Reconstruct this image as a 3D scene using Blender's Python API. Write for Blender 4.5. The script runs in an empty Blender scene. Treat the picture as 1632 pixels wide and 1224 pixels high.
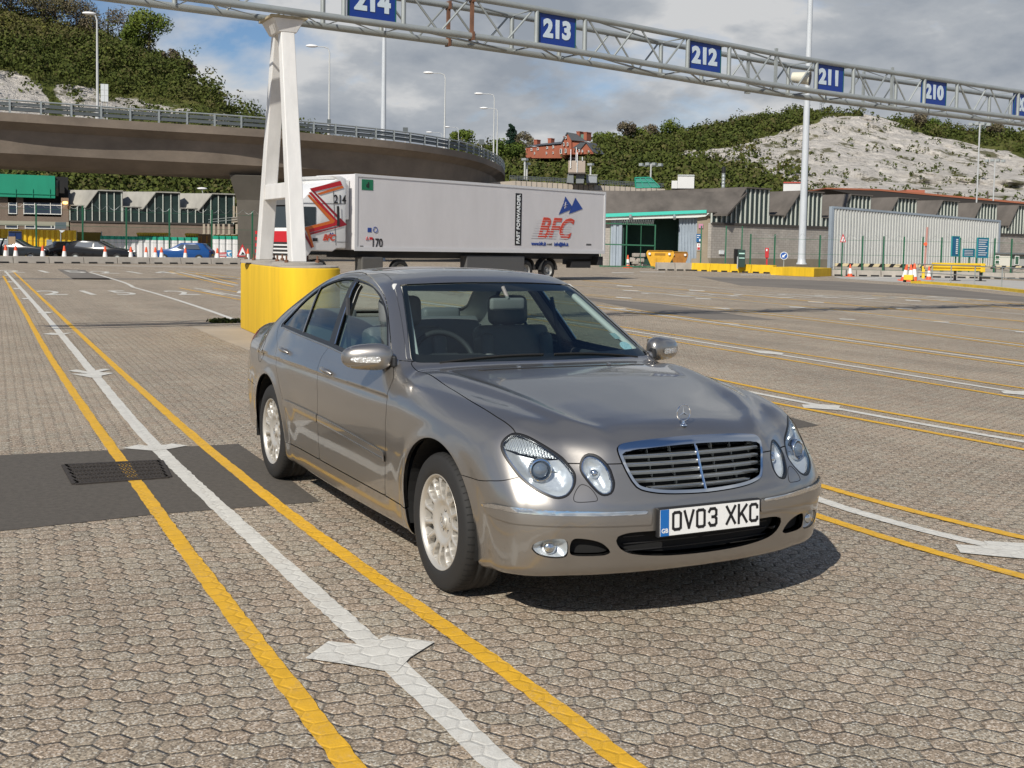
import bpy, bmesh, math, random
import numpy as np
from mathutils import Vector, Matrix
random.seed(7); np.random.seed(7)
R_=math.radians
scene=bpy.context.scene
C0=scene.collection
# ================= camera =================
CAMP=(1860.137,2.668918,.067112,.017337,4.901416,-3.014436,1.603258,-93.1675)
f_,yaw_,pit_,rol_,cx_,cy_,cz_,sy_=CAMP
dv=np.array([math.cos(pit_)*math.cos(yaw_),math.cos(pit_)*math.sin(yaw_),-math.sin(pit_)])
rv=np.array([math.sin(yaw_),-math.cos(yaw_),0.]);uv_=np.cross(rv,dv)
r2=rv*math.cos(rol_)+uv_*math.sin(rol_);u2=-rv*math.sin(rol_)+uv_*math.cos(rol_)
cam=bpy.data.cameras.new('camera');co=bpy.data.objects.new('camera',cam);C0.objects.link(co)
co.matrix_world=Matrix(((r2[0],u2[0],-dv[0],cx_),(r2[1],u2[1],-dv[1],cy_),(r2[2],u2[2],-dv[2],cz_),(0,0,0,1)))
cam.sensor_fit='HORIZONTAL';cam.sensor_width=36;cam.lens=f_*36/1632;cam.shift_y=sy_/1632;cam.clip_end=6000;cam.clip_start=.05
scene.camera=co
CP=np.array([cx_,cy_,cz_])
def ray(x,y,_a=(dv*f_,r2.copy(),u2.copy(),sy_)): return _a[0]+_a[1]*(x-816)-_a[2]*(y-612-_a[3])
RV=r2.copy()
def gp(x,y,z=0.):
    q=ray(x,y);p=CP+q*(z-CP[2])/q[2];return p
def at(x,y,D):
    q=ray(x,y);return CP+q*D/math.hypot(q[0],q[1])
def onplane(x,y,P0,n):
    q=ray(x,y);n=np.array(n,float);t=((np.array(P0)-CP)@n)/(q@n);return CP+q*t
# ================= light =================
SA=.78;SB=1.0                       # shadow offset per metre of height: -x, +y
sund=np.array([-SA,SB,-1.]);sel=math.atan2(1,math.hypot(SA,SB));saz=math.atan2(-SB,SA)
sun=bpy.data.lights.new('sun','SUN');sun.energy=5.0;sun.angle=R_(.53);sun.color=(1,.945,.85)
so=bpy.data.objects.new('sun',sun);C0.objects.link(so)
so.rotation_euler=Vector(sund).to_track_quat('-Z','Y').to_euler()
w=bpy.data.worlds.new('World');scene.world=w;w.use_nodes=True
nt=w.node_tree;nt.nodes.clear();N=nt.nodes.new;L=nt.links.new
def nd(t,**k):
    n=N(t)
    for a,b in k.items(): setattr(n,a,b)
    return n
sky=nd('ShaderNodeTexSky',sky_type='NISHITA',sun_disc=False,sun_elevation=sel,sun_rotation=math.pi/2-saz,air_density=1.0,dust_density=.25,ozone_density=2.0)
tc=nd('ShaderNodeTexCoord');sep=nd('ShaderNodeSeparateXYZ');L(tc.outputs['Generated'],sep.inputs[0])
# cloud layer: project the view direction on a plane overhead
zc=nd('ShaderNodeMath',operation='MAXIMUM');L(sep.outputs[2],zc.inputs[0]);zc.inputs[1].default_value=0.0
za=nd('ShaderNodeMath',operation='ADD');L(zc.outputs[0],za.inputs[0]);za.inputs[1].default_value=.30
dvx=nd('ShaderNodeMath',operation='DIVIDE');L(sep.outputs[0],dvx.inputs[0]);L(za.outputs[0],dvx.inputs[1])
dvy=nd('ShaderNodeMath',operation='DIVIDE');L(sep.outputs[1],dvy.inputs[0]);L(za.outputs[0],dvy.inputs[1])
cb=nd('ShaderNodeCombineXYZ');L(dvx.outputs[0],cb.inputs[0]);L(dvy.outputs[0],cb.inputs[1])
CLO=(5.3,2.2,1)
def cn(scale,det,rough,off,dist=0.):
    m=nd('ShaderNodeMapping');m.inputs['Location'].default_value=off;L(cb.outputs[0],m.inputs[0])
    n=nd('ShaderNodeTexNoise');n.inputs['Scale'].default_value=scale;n.inputs['Detail'].default_value=det;n.inputs['Roughness'].default_value=rough;n.inputs['Distortion'].default_value=dist
    L(m.outputs[0],n.inputs['Vector']);return n
n1=cn(1.25,10,.55,CLO,.15);n2=cn(2.3,9,.58,(9.3,2.2,0),.15)
cr=nd('ShaderNodeValToRGB');cr.color_ramp.elements[0].position=.445;cr.color_ramp.elements[1].position=.535;lo_=nd('ShaderNodeMapRange');lo_.inputs[1].default_value=.02;lo_.inputs[2].default_value=.17;lo_.inputs[3].default_value=.075;lo_.inputs[4].default_value=0;L(sep.outputs[2],lo_.inputs[0])
nb_=nd('ShaderNodeMath',operation='ADD');L(n1.outputs[0],nb_.inputs[0]);L(lo_.outputs[0],nb_.inputs[1]);L(nb_.outputs[0],cr.inputs[0])
tn_=nd('ShaderNodeMix',data_type='RGBA',blend_type='MULTIPLY');tn_.inputs[0].default_value=1;tn_.inputs[7].default_value=(.80,.93,1.10,1);L(sky.outputs[0],tn_.inputs[6])
# thin edges are lit through and white, thick parts grey underneath
ad=nd('ShaderNodeMath',operation='MULTIPLY_ADD');L(n2.outputs[0],ad.inputs[0]);ad.inputs[1].default_value=-.85;L(n1.outputs[0],ad.inputs[2])
c2=nd('ShaderNodeValToRGB');e=c2.color_ramp.elements;e[0].position=.02;e[0].color=(8.0,8.1,8.2,1);e[1].position=.22;e[1].color=(3.9,4.35,5.0,1)
m_=e.new(.10);m_.color=(5.5,5.85,6.3,1);L(ad.outputs[0],c2.inputs[0])
# the cloud bank thins out overhead
th_=nd('ShaderNodeMapRange');th_.inputs[1].default_value=.42;th_.inputs[2].default_value=.80;th_.inputs[3].default_value=1;th_.inputs[4].default_value=.30;L(sep.outputs[2],th_.inputs[0])
cm_=nd('ShaderNodeMath',operation='MULTIPLY');L(cr.outputs[0],cm_.inputs[0]);L(th_.outputs[0],cm_.inputs[1])
mx=nd('ShaderNodeMix',data_type='RGBA');L(cm_.outputs[0],mx.inputs[0]);L(tn_.outputs[2],mx.inputs[6]);L(c2.outputs[0],mx.inputs[7])
bg=nd('ShaderNodeBackground');bg.inputs[1].default_value=.080;L(mx.outputs[2],bg.inputs[0])
wo=nd('ShaderNodeOutputWorld');L(bg.outputs[0],wo.inputs[0])
scene.view_settings.view_transform='Standard';scene.view_settings.look='None';scene.view_settings.gamma=1;scene.view_settings.exposure=-.05
scene.render.engine='CYCLES'
scene.cycles.max_bounces=10;scene.cycles.transparent_max_bounces=24
# ================= material helpers =================
def mat(name,col=(.5,.5,.5),rough=.6,metal=0,noise=None,bump=None,coat=0,spec=.5,emit=None):
    """noise=(scale,amount[,stretch]) colour variation; bump=(scale,strength[,dist])"""
    m=bpy.data.materials.new(name);m.use_nodes=True;t=m.node_tree;b=t.nodes['Principled BSDF']
    b.inputs['Base Color'].default_value=(*col,1);b.inputs['Roughness'].default_value=rough;b.inputs['Metallic'].default_value=metal
    b.inputs['Coat Weight'].default_value=coat;b.inputs['Coat Roughness'].default_value=.04;b.inputs['Specular IOR Level'].default_value=spec
    if emit: b.inputs['Emission Color'].default_value=(*emit[:3],1);b.inputs['Emission Strength'].default_value=emit[3]
    if noise or bump: g=t.nodes.new('ShaderNodeNewGeometry')
    if noise:
        mp=t.nodes.new('ShaderNodeMapping');t.links.new(g.outputs['Position'],mp.inputs[0])
        if len(noise)>2: mp.inputs['Scale'].default_value=noise[2]
        n=t.nodes.new('ShaderNodeTexNoise');n.inputs['Scale'].default_value=noise[0];n.inputs['Detail'].default_value=8;n.inputs['Roughness'].default_value=.65
        t.links.new(mp.outputs[0],n.inputs['Vector'])
        r=t.nodes.new('ShaderNodeMapRange');r.inputs[1].default_value=.25;r.inputs[2].default_value=.75;r.inputs[3].default_value=1-noise[1];r.inputs[4].default_value=1+noise[1]
        t.links.new(n.outputs[0],r.inputs[0])
        v=t.nodes.new('ShaderNodeVectorMath');v.operation='SCALE';v.inputs[0].default_value=col;t.links.new(r.outputs[0],v.inputs['Scale'])
        t.links.new(v.outputs[0],b.inputs['Base Color'])
    if bump:
        n=t.nodes.new('ShaderNodeTexNoise');n.inputs['Scale'].default_value=bump[0];n.inputs['Detail'].default_value=5
        t.links.new(g.outputs['Position'],n.inputs['Vector'])
        bp=t.nodes.new('ShaderNodeBump');bp.inputs['Strength'].default_value=bump[1];bp.inputs['Distance'].default_value=bump[2] if len(bump)>2 else .01
        t.links.new(n.outputs[0],bp.inputs['Height']);t.links.new(bp.outputs[0],b.inputs['Normal'])
    return m
def thin_glass(name,tint,refl=1.0,f0=1.5,body=None,bodyw=0):
    m=bpy.data.materials.new(name);m.use_nodes=True;t=m.node_tree;t.nodes.clear()
    tr=t.nodes.new('ShaderNodeBsdfTransparent');tr.inputs[0].default_value=(*tint,1)
    gl=t.nodes.new('ShaderNodeBsdfGlossy');gl.inputs['Roughness'].default_value=.01;gl.inputs[0].default_value=(refl,refl,refl,1)
    lw=t.nodes.new('ShaderNodeLayerWeight');lw.inputs[0].default_value=.5;pw=t.nodes.new('ShaderNodeMath');pw.operation='POWER';pw.inputs[1].default_value=5;t.links.new(lw.outputs['Facing'],pw.inputs[0])
    r0=((f0-1)/(f0+1))**2*1.8;fr=t.nodes.new('ShaderNodeMapRange');fr.inputs[3].default_value=r0;fr.inputs[4].default_value=1;t.links.new(pw.outputs[0],fr.inputs[0])
    mi=t.nodes.new('ShaderNodeMixShader');t.links.new(fr.outputs[0],mi.inputs[0]);t.links.new(gl.outputs[0],mi.inputs[2])
    src=tr
    if body:
        d=t.nodes.new('ShaderNodeBsdfDiffuse');d.inputs[0].default_value=(*body,1);m2=t.nodes.new('ShaderNodeMixShader');m2.inputs[0].default_value=bodyw
        t.links.new(tr.outputs[0],m2.inputs[1]);t.links.new(d.outputs[0],m2.inputs[2]);src=m2
    t.links.new(src.outputs[0],mi.inputs[1]);o=t.nodes.new('ShaderNodeOutputMaterial');t.links.new(mi.outputs[0],o.inputs[0])
    return m
# ================= object helpers =================
def tag(o,label=None,cat=None,group=None,kind=None):
    if label:o['label']=label
    if cat:o['category']=cat
    if group:o['group']=group
    if kind:o['kind']=kind
    return o
def thing(name,label,cat,loc=(0,0,0),rz=0,group=None):
    o=bpy.data.objects.new(name,None);C0.objects.link(o);o.location=[float(v) for v in loc];o.rotation_euler=(0,0,rz);o.empty_display_size=.2
    return tag(o,label,cat,group)
def link(name,me,m,parent=None):
    o=bpy.data.objects.new(name,me);C0.objects.link(o)
    if m is not None and not me.materials: me.materials.append(m)
    if parent is not None:o.parent=parent
    return o
def rotz(a):
    c,s=math.cos(a),math.sin(a);return np.array([[c,-s,0],[s,c,0],[0,0,1.]])
def frame(d):
    d=np.array(d,float);d/=np.linalg.norm(d);a=np.array([0,0,1.]) if abs(d[2])<.95 else np.array([1.,0,0])
    u=np.cross(a,d);u/=np.linalg.norm(u);return u,np.cross(d,u),d
class MB:
    def __init__(s): s.v=[];s.f=[];s.m=[];s.cm=0
    def add(s,vs,fs):
        b=len(s.v);s.v+= [tuple(float(c) for c in v) for v in vs];s.f+=[tuple(b+i for i in f) for f in fs];s.m+=[s.cm]*len(fs);return s
    def box(s,c,d,rz=0,R=None,taper=1.0):
        R=rotz(rz) if R is None else R;h=np.array(d)/2
        vs=[]
        for k in (-1,1):
            t=taper if k>0 else 1
            for a,b in ((-1,-1),(1,-1),(1,1),(-1,1)): vs.append(np.array(c)+R@np.array([a*h[0]*t,b*h[1]*t,k*h[2]]))
        return s.add(vs,[(3,2,1,0),(4,5,6,7),(0,1,5,4),(1,2,6,5),(2,3,7,6),(3,0,4,7)])
    def bx(s,x0,x1,y0,y1,z0,z1): return s.box(((x0+x1)/2,(y0+y1)/2,(z0+z1)/2),(x1-x0,y1-y0,z1-z0))
    def beam(s,a,b,w,h=None,up=None):
        a=np.array(a,float);b=np.array(b,float);h=h or w;u,v,d=frame(b-a)
        if up is not None:
            u=np.cross(up,d);u/=np.linalg.norm(u);v=np.cross(d,u)
        vs=[p+u*i*w/2+v*j*h/2 for p in (a,b) for i,j in ((-1,-1),(1,-1),(1,1),(-1,1))]
        return s.add(vs,[(3,2,1,0),(4,5,6,7),(0,1,5,4),(1,2,6,5),(2,3,7,6),(3,0,4,7)])
    def tube(s,pts,r,n=8,closed=False):
        pts=[np.array(p,float) for p in pts];K=len(pts);rs=r if hasattr(r,'__len__') else [r]*K
        vs=[];pu=None
        for i,p in enumerate(pts):
            if closed:d=pts[(i+1)%K]-pts[i-1]
            else:d=pts[min(i+1,K-1)]-pts[max(i-1,0)]
            u,v,d=frame(d)
            if pu is not None:
                u=pu-d*(pu@d);u/=np.linalg.norm(u)+1e-12;v=np.cross(d,u)
            pu=u
            for k in range(n):
                a=2*math.pi*k/n;vs.append(p+rs[i]*(u*math.cos(a)+v*math.sin(a)))
        fs=[]
        for i in range(K if closed else K-1):
            j=(i+1)%K
            for k in range(n):
                l=(k+1)%n;fs.append((i*n+k,i*n+l,j*n+l,j*n+k))
        if not closed:fs+=[tuple(reversed(range(n))),tuple((K-1)*n+k for k in range(n))]
        return s.add(vs,fs)
    def lathe(s,prof,n=32,M=None,o=(0,0,0),cap=False):
        """prof (r,h) turned about local z; M 3x3 places the axis"""
        M=np.eye(3) if M is None else M;vs=[]
        for r,h in prof:
            for k in range(n):
                a=2*math.pi*k/n;vs.append(np.array(o)+M@np.array([r*math.cos(a),r*math.sin(a),h]))
        fs=[]
        for i in range(len(prof)-1):
            for k in range(n):
                l=(k+1)%n;fs.append((i*n+k,i*n+l,(i+1)*n+l,(i+1)*n+k))
        if cap: fs+=[tuple(reversed(range(n))),tuple((len(prof)-1)*n+k for k in range(n))]
        return s.add(vs,fs)
    def prism(s,poly,ax,a,b):
        """poly of 2D points in the other two axes, extruded along axis ax from a to b"""
        n=len(poly);vs=[]
        for t in (a,b):
            for p in poly:
                q=list(p);q.insert(ax,t);vs.append(q)
        return s.add(vs,[tuple(range(n-1,-1,-1)),tuple(range(n,2*n))]+[(i,(i+1)%n,n+(i+1)%n,n+i) for i in range(n)])
    def quad(s,a,b,c,d): return s.add([a,b,c,d],[(0,1,2,3)])
    def poly(s,pts): return s.add(pts,[tuple(range(len(pts)))])
    def build(s,name,m,parent=None,smooth=False,bevel=0,seg=2,fix=True):
        me=bpy.data.meshes.new(name);me.from_pydata(s.v,[],s.f)
        ms=m if isinstance(m,(list,tuple)) else [m]
        for x in ms:me.materials.append(x)
        if len(ms)>1: me.polygons.foreach_set('material_index',s.m)
        if fix or bevel:
            bm=bmesh.new();bm.from_mesh(me)
            if fix:bmesh.ops.recalc_face_normals(bm,faces=bm.faces)
            if bevel:
                ed=[e for e in bm.edges if len(e.link_faces)==2 and e.calc_face_angle(0)>.5]
                bmesh.ops.bevel(bm,geom=ed,offset=bevel,segments=seg,affect='EDGES',profile=.5,clamp_overlap=True)
            bm.to_mesh(me);bm.free()
        me.update()
        if smooth:
            me.polygons.foreach_set('use_smooth',[True]*len(me.polygons))
            try:me.set_sharp_from_angle(angle=R_(smooth if smooth is not True else 40))
            except Exception:pass
        return link(name,me,None,parent)
def text_mesh(body,size=1.,extrude=.001,bold=0.,shear=0.,align='CENTER',sx=1.,sp=1.):
    cu=bpy.data.curves.new('txt','FONT');cu.body=body;cu.size=size;cu.extrude=extrude;cu.offset=bold;cu.shear=shear;cu.align_x=align;cu.align_y='CENTER';cu.space_character=sp;cu.resolution_u=3
    o=bpy.data.objects.new('txt',cu);C0.objects.link(o);dg=bpy.context.evaluated_depsgraph_get();me=bpy.data.meshes.new_from_object(o.evaluated_get(dg))
    bpy.data.objects.remove(o);bpy.data.curves.remove(cu)
    if sx!=1: me.transform(Matrix.Diagonal((sx,1,1,1)))
    me.materials.clear();return me
def put_text(name,body,m,parent,origin,ux,uy,**k):
    """origin centre, ux reading direction, uy up direction (3D unit vectors)"""
    me=text_mesh(body,**k);ux=np.array(ux,float);uy=np.array(uy,float);uz=np.cross(ux,uy)
    me.transform(Matrix(((ux[0],uy[0],uz[0],origin[0]),(ux[1],uy[1],uz[1],origin[1]),(ux[2],uy[2],uz[2],origin[2]),(0,0,0,1))))
    return link(name,me,m,parent)
def copy_tree(o,parent=None):
    c=o.copy();C0.objects.link(c);c.parent=parent
    for ch in list(o.children): copy_tree(ch,c)
    return c

# ================= ground =================
def hexmask(t,scale=.1075,rot=.055,off=0.):
    """returns (edge distance 0..0.5 (0.5 = joint), random value per block, position) in node tree t"""
    n=t.nodes.new;l=t.links.new
    g=n('ShaderNodeNewGeometry');mp=n('ShaderNodeMapping');mp.inputs['Rotation'].default_value=(0,0,rot);mp.inputs['Scale'].default_value=(1/scale,1/scale,0);mp.inputs['Location'].default_value=(1000+off,1000,0)
    l(g.outputs['Position'],mp.inputs[0])
    # a little wobble, as laid by hand
    w_=n('ShaderNodeTexNoise');w_.inputs['Scale'].default_value=.35;w_.inputs['Detail'].default_value=2;l(mp.outputs[0],w_.inputs['Vector'])
    ws=n('ShaderNodeVectorMath');ws.operation='MULTIPLY_ADD';ws.inputs[1].default_value=(.30,.30,0);l(w_.outputs['Color'],ws.inputs[0]);l(mp.outputs[0],ws.inputs[2])
    R3=1.7320508
    def cell(o):
        a=n('ShaderNodeVectorMath');a.operation='ADD';a.inputs[1].default_value=o;l(ws.outputs[0],a.inputs[0])
        m=n('ShaderNodeVectorMath');m.operation='MODULO';m.inputs[1].default_value=(1,R3,1);l(a.outputs[0],m.inputs[0])
        s=n('ShaderNodeVectorMath');s.operation='SUBTRACT';s.inputs[1].default_value=(.5,R3/2,0);l(m.outputs[0],s.inputs[0])
        z=n('ShaderNodeVectorMath');z.operation='MULTIPLY';z.inputs[1].default_value=(1,1,0);l(s.outputs[0],z.inputs[0]);return z
    A=cell((0,0,0));B=cell((.5,R3/2,0))
    la=n('ShaderNodeVectorMath');la.operation='LENGTH';l(A.outputs[0],la.inputs[0]);lb=n('ShaderNodeVectorMath');lb.operation='LENGTH';l(B.outputs[0],lb.inputs[0])
    c=n('ShaderNodeMath');c.operation='LESS_THAN';l(la.outputs['Value'],c.inputs[0]);l(lb.outputs['Value'],c.inputs[1])
    mx=n('ShaderNodeMix');mx.data_type='VECTOR';l(c.outputs[0],mx.inputs[0]);l(B.outputs[0],mx.inputs[4]);l(A.outputs[0],mx.inputs[5])
    gv=mx.outputs[1]
    ab=n('ShaderNodeVectorMath');ab.operation='ABSOLUTE';l(gv,ab.inputs[0])
    dt=n('ShaderNodeVectorMath');dt.operation='DOT_PRODUCT';dt.inputs[1].default_value=(.5,R3/2,0);l(ab.outputs[0],dt.inputs[0])
    sx=n('ShaderNodeSeparateXYZ');l(ab.outputs[0],sx.inputs[0])
    d=n('ShaderNodeMath');d.operation='MAXIMUM';l(dt.outputs['Value'],d.inputs[0]);l(sx.outputs[0],d.inputs[1])
    idv=n('ShaderNodeVectorMath');idv.operation='SUBTRACT';l(ws.outputs[0],idv.inputs[0]);l(gv,idv.inputs[1])
    rn=n('ShaderNodeVectorMath');rn.operation='SNAP';rn.inputs[1].default_value=(.25,.25,1);l(idv.outputs[0],rn.inputs[0])
    sn=n('ShaderNodeVectorMath');sn.operation='ADD';sn.inputs[1].default_value=(.1,.1,.1);l(rn.outputs[0],sn.inputs[0])
    wn=n('ShaderNodeTexWhiteNoise');wn.noise_dimensions='2D';l(sn.outputs[0],wn.inputs['Vector'])
    return d.outputs[0],wn,gv,g.outputs['Position'],sx.outputs[0]
def mrange(t,src,a,b,c,d):
    r=t.nodes.new('ShaderNodeMapRange');r.inputs[1].default_value=a;r.inputs[2].default_value=b;r.inputs[3].default_value=c;r.inputs[4].default_value=d;t.links.new(src,r.inputs[0]);return r.outputs[0]
def math_(t,op,a,b=None):
    m=t.nodes.new('ShaderNodeMath');m.operation=op
    for i,v in enumerate((a,b)):
        if v is None:continue
        if isinstance(v,(int,float)):m.inputs[i].default_value=v
        else:t.links.new(v,m.inputs[i])
    return m.outputs[0]
def noise_(t,pos,sc,det=4,ro=.6,scale=None):
    n=t.nodes.new('ShaderNodeTexNoise');n.inputs['Scale'].default_value=sc;n.inputs['Detail'].default_value=det;n.inputs['Roughness'].default_value=ro
    if scale:
        m=t.nodes.new('ShaderNodeMapping');m.inputs['Scale'].default_value=scale;t.links.new(pos,m.inputs[0]);pos=m.outputs[0]
    t.links.new(pos,n.inputs['Vector']);return n.outputs[0]
def block_material(name,col,paint=None,paintw=0):
    m=bpy.data.materials.new(name);m.use_nodes=True;t=m.node_tree;b=t.nodes['Principled BSDF'];l=t.links.new
    d,wn,gv,pos,sx=hexmask(t)
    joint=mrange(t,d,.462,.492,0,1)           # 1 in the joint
    # joint tone varies; joints across the lanes carry gap shadow painted into the colour
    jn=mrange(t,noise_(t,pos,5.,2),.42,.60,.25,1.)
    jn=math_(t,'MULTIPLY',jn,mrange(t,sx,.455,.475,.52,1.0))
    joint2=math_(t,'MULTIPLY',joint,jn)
    # exposed aggregate
    vo=t.nodes.new('ShaderNodeTexVoronoi');vo.inputs['Scale'].default_value=150;l(pos,vo.inputs['Vector'])
    ag=t.nodes.new('ShaderNodeSeparateColor');l(vo.outputs['Color'],ag.inputs[0])
    spk=mrange(t,ag.outputs[0],.0,1.,.44,1.50);spk2=mrange(t,ag.outputs[1],.82,.90,0,.8)
    big=mrange(t,noise_(t,pos,.55,6,.65),.3,.7,.84,1.14);mid=mrange(t,noise_(t,pos,3.2,5,.6),.3,.7,.90,1.10)
    # worn tracks and stains running along the lanes
    trk=mrange(t,noise_(t,pos,.9,6,.65,(.05,1.,1.)),.35,.7,1.08,.80);st_=mrange(t,noise_(t,pos,1.1,7,.7),.66,.74,1.,.72);trk=math_(t,'MULTIPLY',trk,st_)
    blk=mrange(t,wn.outputs['Value'],0,1,.94,1.06)
    k=math_(t,'MULTIPLY',spk,big);k=math_(t,'MULTIPLY',k,mid);k=math_(t,'MULTIPLY',k,blk);k=math_(t,'MULTIPLY',k,trk)
    vs=t.nodes.new('ShaderNodeVectorMath');vs.operation='SCALE';vs.inputs[0].default_value=col;l(k,vs.inputs['Scale'])
    tint=t.nodes.new('ShaderNodeMix');tint.data_type='RGBA';l(spk2,tint.inputs[0]);l(vs.outputs[0],tint.inputs[6]);tint.inputs[7].default_value=(.62,.58,.50,1)
    hue=t.nodes.new('ShaderNodeMix');hue.data_type='RGBA';hue.blend_type='MULTIPLY';hue.inputs[0].default_value=1;l(tint.outputs[2],hue.inputs[6])
    hc=t.nodes.new('ShaderNodeValToRGB');hc.color_ramp.elements[0].color=(1.05,.985,.955,1);hc.color_ramp.elements[1].color=(.98,1.0,1.0,1);l(wn.outputs['Value'],hc.inputs[0]);l(hc.outputs[0],hue.inputs[7])
    base=hue.outputs[2];rough=.88
    h=mrange(t,ag.outputs[2],0,1,0,.0012)
    if paint:
        # worn thermoplastic over the blocks: aggregate still shows through at scuffs
        wear=mrange(t,noise_(t,pos,38,6,.75),.46,.64,0,1);w2=mrange(t,noise_(t,pos,4.,4,.6),.40,.68,.0,.8);we=math_(t,'MULTIPLY',wear,w2);we=math_(t,'MULTIPLY',we,paintw)
        pv=mrange(t,noise_(t,pos,9,6,.7),.3,.7,.86,1.08);ps=t.nodes.new('ShaderNodeVectorMath');ps.operation='SCALE';ps.inputs[0].default_value=paint;l(pv,ps.inputs['Scale'])
        pm=t.nodes.new('ShaderNodeMix');pm.data_type='RGBA';l(we,pm.inputs[0]);l(ps.outputs[0],pm.inputs[6]);l(base,pm.inputs[7]);base=pm.outputs[2];rough=.6
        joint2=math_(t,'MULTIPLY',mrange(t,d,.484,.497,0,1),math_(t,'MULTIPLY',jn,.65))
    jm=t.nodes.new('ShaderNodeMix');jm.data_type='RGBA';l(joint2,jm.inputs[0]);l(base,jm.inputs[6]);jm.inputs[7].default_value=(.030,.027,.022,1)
    l(jm.outputs[2],b.inputs['Base Color']);b.inputs['Roughness'].default_value=rough;b.inputs['Specular IOR Level'].default_value=.3
    # relief: rounded block edges, small tilt of every block
    tl=t.nodes.new('ShaderNodeVectorMath');tl.operation='SUBTRACT';l(wn.outputs['Color'],tl.inputs[0]);tl.inputs[1].default_value=(.5,.5,.5)
    dp=t.nodes.new('ShaderNodeVectorMath');dp.operation='DOT_PRODUCT';l(tl.outputs[0],dp.inputs[0]);l(gv,dp.inputs[1])
    hh=math_(t,'MULTIPLY',dp.outputs['Value'],.0055 if not paint else .003);edge=mrange(t,d,.40,.49,0,-.0085 if not paint else -.0025);hh=math_(t,'ADD',hh,edge);hh=math_(t,'ADD',hh,h)
    bp=t.nodes.new('ShaderNodeBump');bp.inputs['Strength'].default_value=.9;bp.inputs['Distance'].default_value=1.;l(hh,bp.inputs['Height']);l(bp.outputs[0],b.inputs['Normal'])
    return m
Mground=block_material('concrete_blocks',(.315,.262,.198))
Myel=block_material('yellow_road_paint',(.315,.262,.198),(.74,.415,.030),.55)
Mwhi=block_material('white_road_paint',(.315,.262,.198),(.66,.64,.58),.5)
Masph=mat('patch_asphalt',(.092,.080,.066),.9,noise=(26,.30),bump=(420,.8,.003))
Mconc=mat('apron_concrete',(.36,.31,.25),.85,noise=(.9,.16),bump=(60,.3,.003))
Mfarasp=mat('far_asphalt',(.165,.145,.122),.9,noise=(.5,.25,(.4,1,1)),bump=(200,.5,.003))
def sheet(name,pts,z,m,kind='structure'):
    me=bpy.data.meshes.new(name);me.from_pydata([(float(p[0]),float(p[1]),z) for p in pts],[],[tuple(range(len(pts)))]);
    bm=bmesh.new();bm.from_mesh(me);bmesh.ops.triangulate(bm,faces=bm.faces);bmesh.ops.recalc_face_normals(bm,faces=bm.faces)
    if bm.faces and sum(f.normal.z for f in bm.faces)<0: bmesh.ops.reverse_faces(bm,faces=bm.faces)
    bm.to_mesh(me);bm.free();o=link(name,me,m);o['kind']=kind;return o
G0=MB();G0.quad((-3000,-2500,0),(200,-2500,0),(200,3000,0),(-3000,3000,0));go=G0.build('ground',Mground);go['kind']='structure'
P_=lambda *l:[gp(x,y) for x,y in l]
sheet('asphalt_patch',P_((-40,727),(0,726),(380,708),(445,752),(510,800),(250,820),(0,847),(-60,852)),.0028,Masph)
sheet('asphalt_patch',P_((1180,655),(1255,664),(1305,678),(1258,685),(1180,690)),.0028,Masph)
sheet('asphalt_patch',P_((91,429),(135,430),(143,435.6),(172,441),(177,446),(116,445)),.0028,Mfarasp)
sheet('asphalt_patch',P_((900,470),(960,477),(1047,484),(1155,499),(1236,510),(1122,509),(1060,501),(953,481),(900,474)),.0028,Mfarasp)
sheet('asphalt_strip',P_((1110,440.5),(1200,443.5),(1340,448.5),(1500,459),(1640,474),(1640,482),(1450,468.5),(1290,461),(1180,455)),.0028,Mfarasp)
sheet('asphalt_strip',P_((-40,443.2),(230,443.8),(300,442.5),(378,442.5),(378,446),(-40,445.2)),.0028,Mfarasp)
sheet('far_road',P_((105,421.5),(400,425),(400,428.5),(180,424.5)),.0028,Mconc)
sheet('concrete_apron',P_((306,521),(400,521),(520,540),(560,600),(470,600),(405,562),(352,541)),.0028,Mconc)
sheet('pavement',P_((1326,441),(1500,441),(1700,452),(1700,470),(1632,468),(1560,461),(1455,451.5),(1400,448),(1340,444)),.006,mat('pavement_concrete',(.42,.40,.36),.85,noise=(.6,.12)))
# markings
Z1=.0058
_rr=np.random.RandomState(17)
def ribbon(B,pts,w,z=Z1,off=0.,wob=.0):
    P=np.array([p[:2] for p in pts],float)
    if 2<len(P)<20:P=catmull2(P,8)
    c=np.concatenate([[0],np.cumsum(np.linalg.norm(np.diff(P,axis=0),axis=1))]);ss=[0.]
    while ss[-1]<c[-1]:
        q=np.array([np.interp(ss[-1],c,P[:,k]) for k in (0,1)]);d=np.linalg.norm(q-CP[:2]);ss.append(ss[-1]+(.055 if d<9 else .16 if d<20 else 1.))
    ss[-1]=c[-1];P=np.stack([np.interp(ss,c,P[:,k]) for k in (0,1)],1)
    T_=np.gradient(P,axis=0);T_/=np.linalg.norm(T_,axis=1)[:,None];Nn=np.stack([-T_[:,1],T_[:,0]],1)
    n=len(P);j1=(_rr.rand(n,1)-.5)*.009;j2=(_rr.rand(n,1)-.5)*.009
    L_=P+Nn*(off+w/2+j1);Rr=P+Nn*(off-w/2+j2)
    vs=[(a[0],a[1],z) for a in Rr]+[(a[0],a[1],z) for a in L_]
    B.add(vs,[(i,i+1,n+i+1,n+i) if ((Rr[i+1]-Rr[i])[0]*(L_[i]-Rr[i])[1]-(Rr[i+1]-Rr[i])[1]*(L_[i]-Rr[i])[0])>0 else (n+i,n+i+1,i+1,i) for i in range(n-1)])
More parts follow.
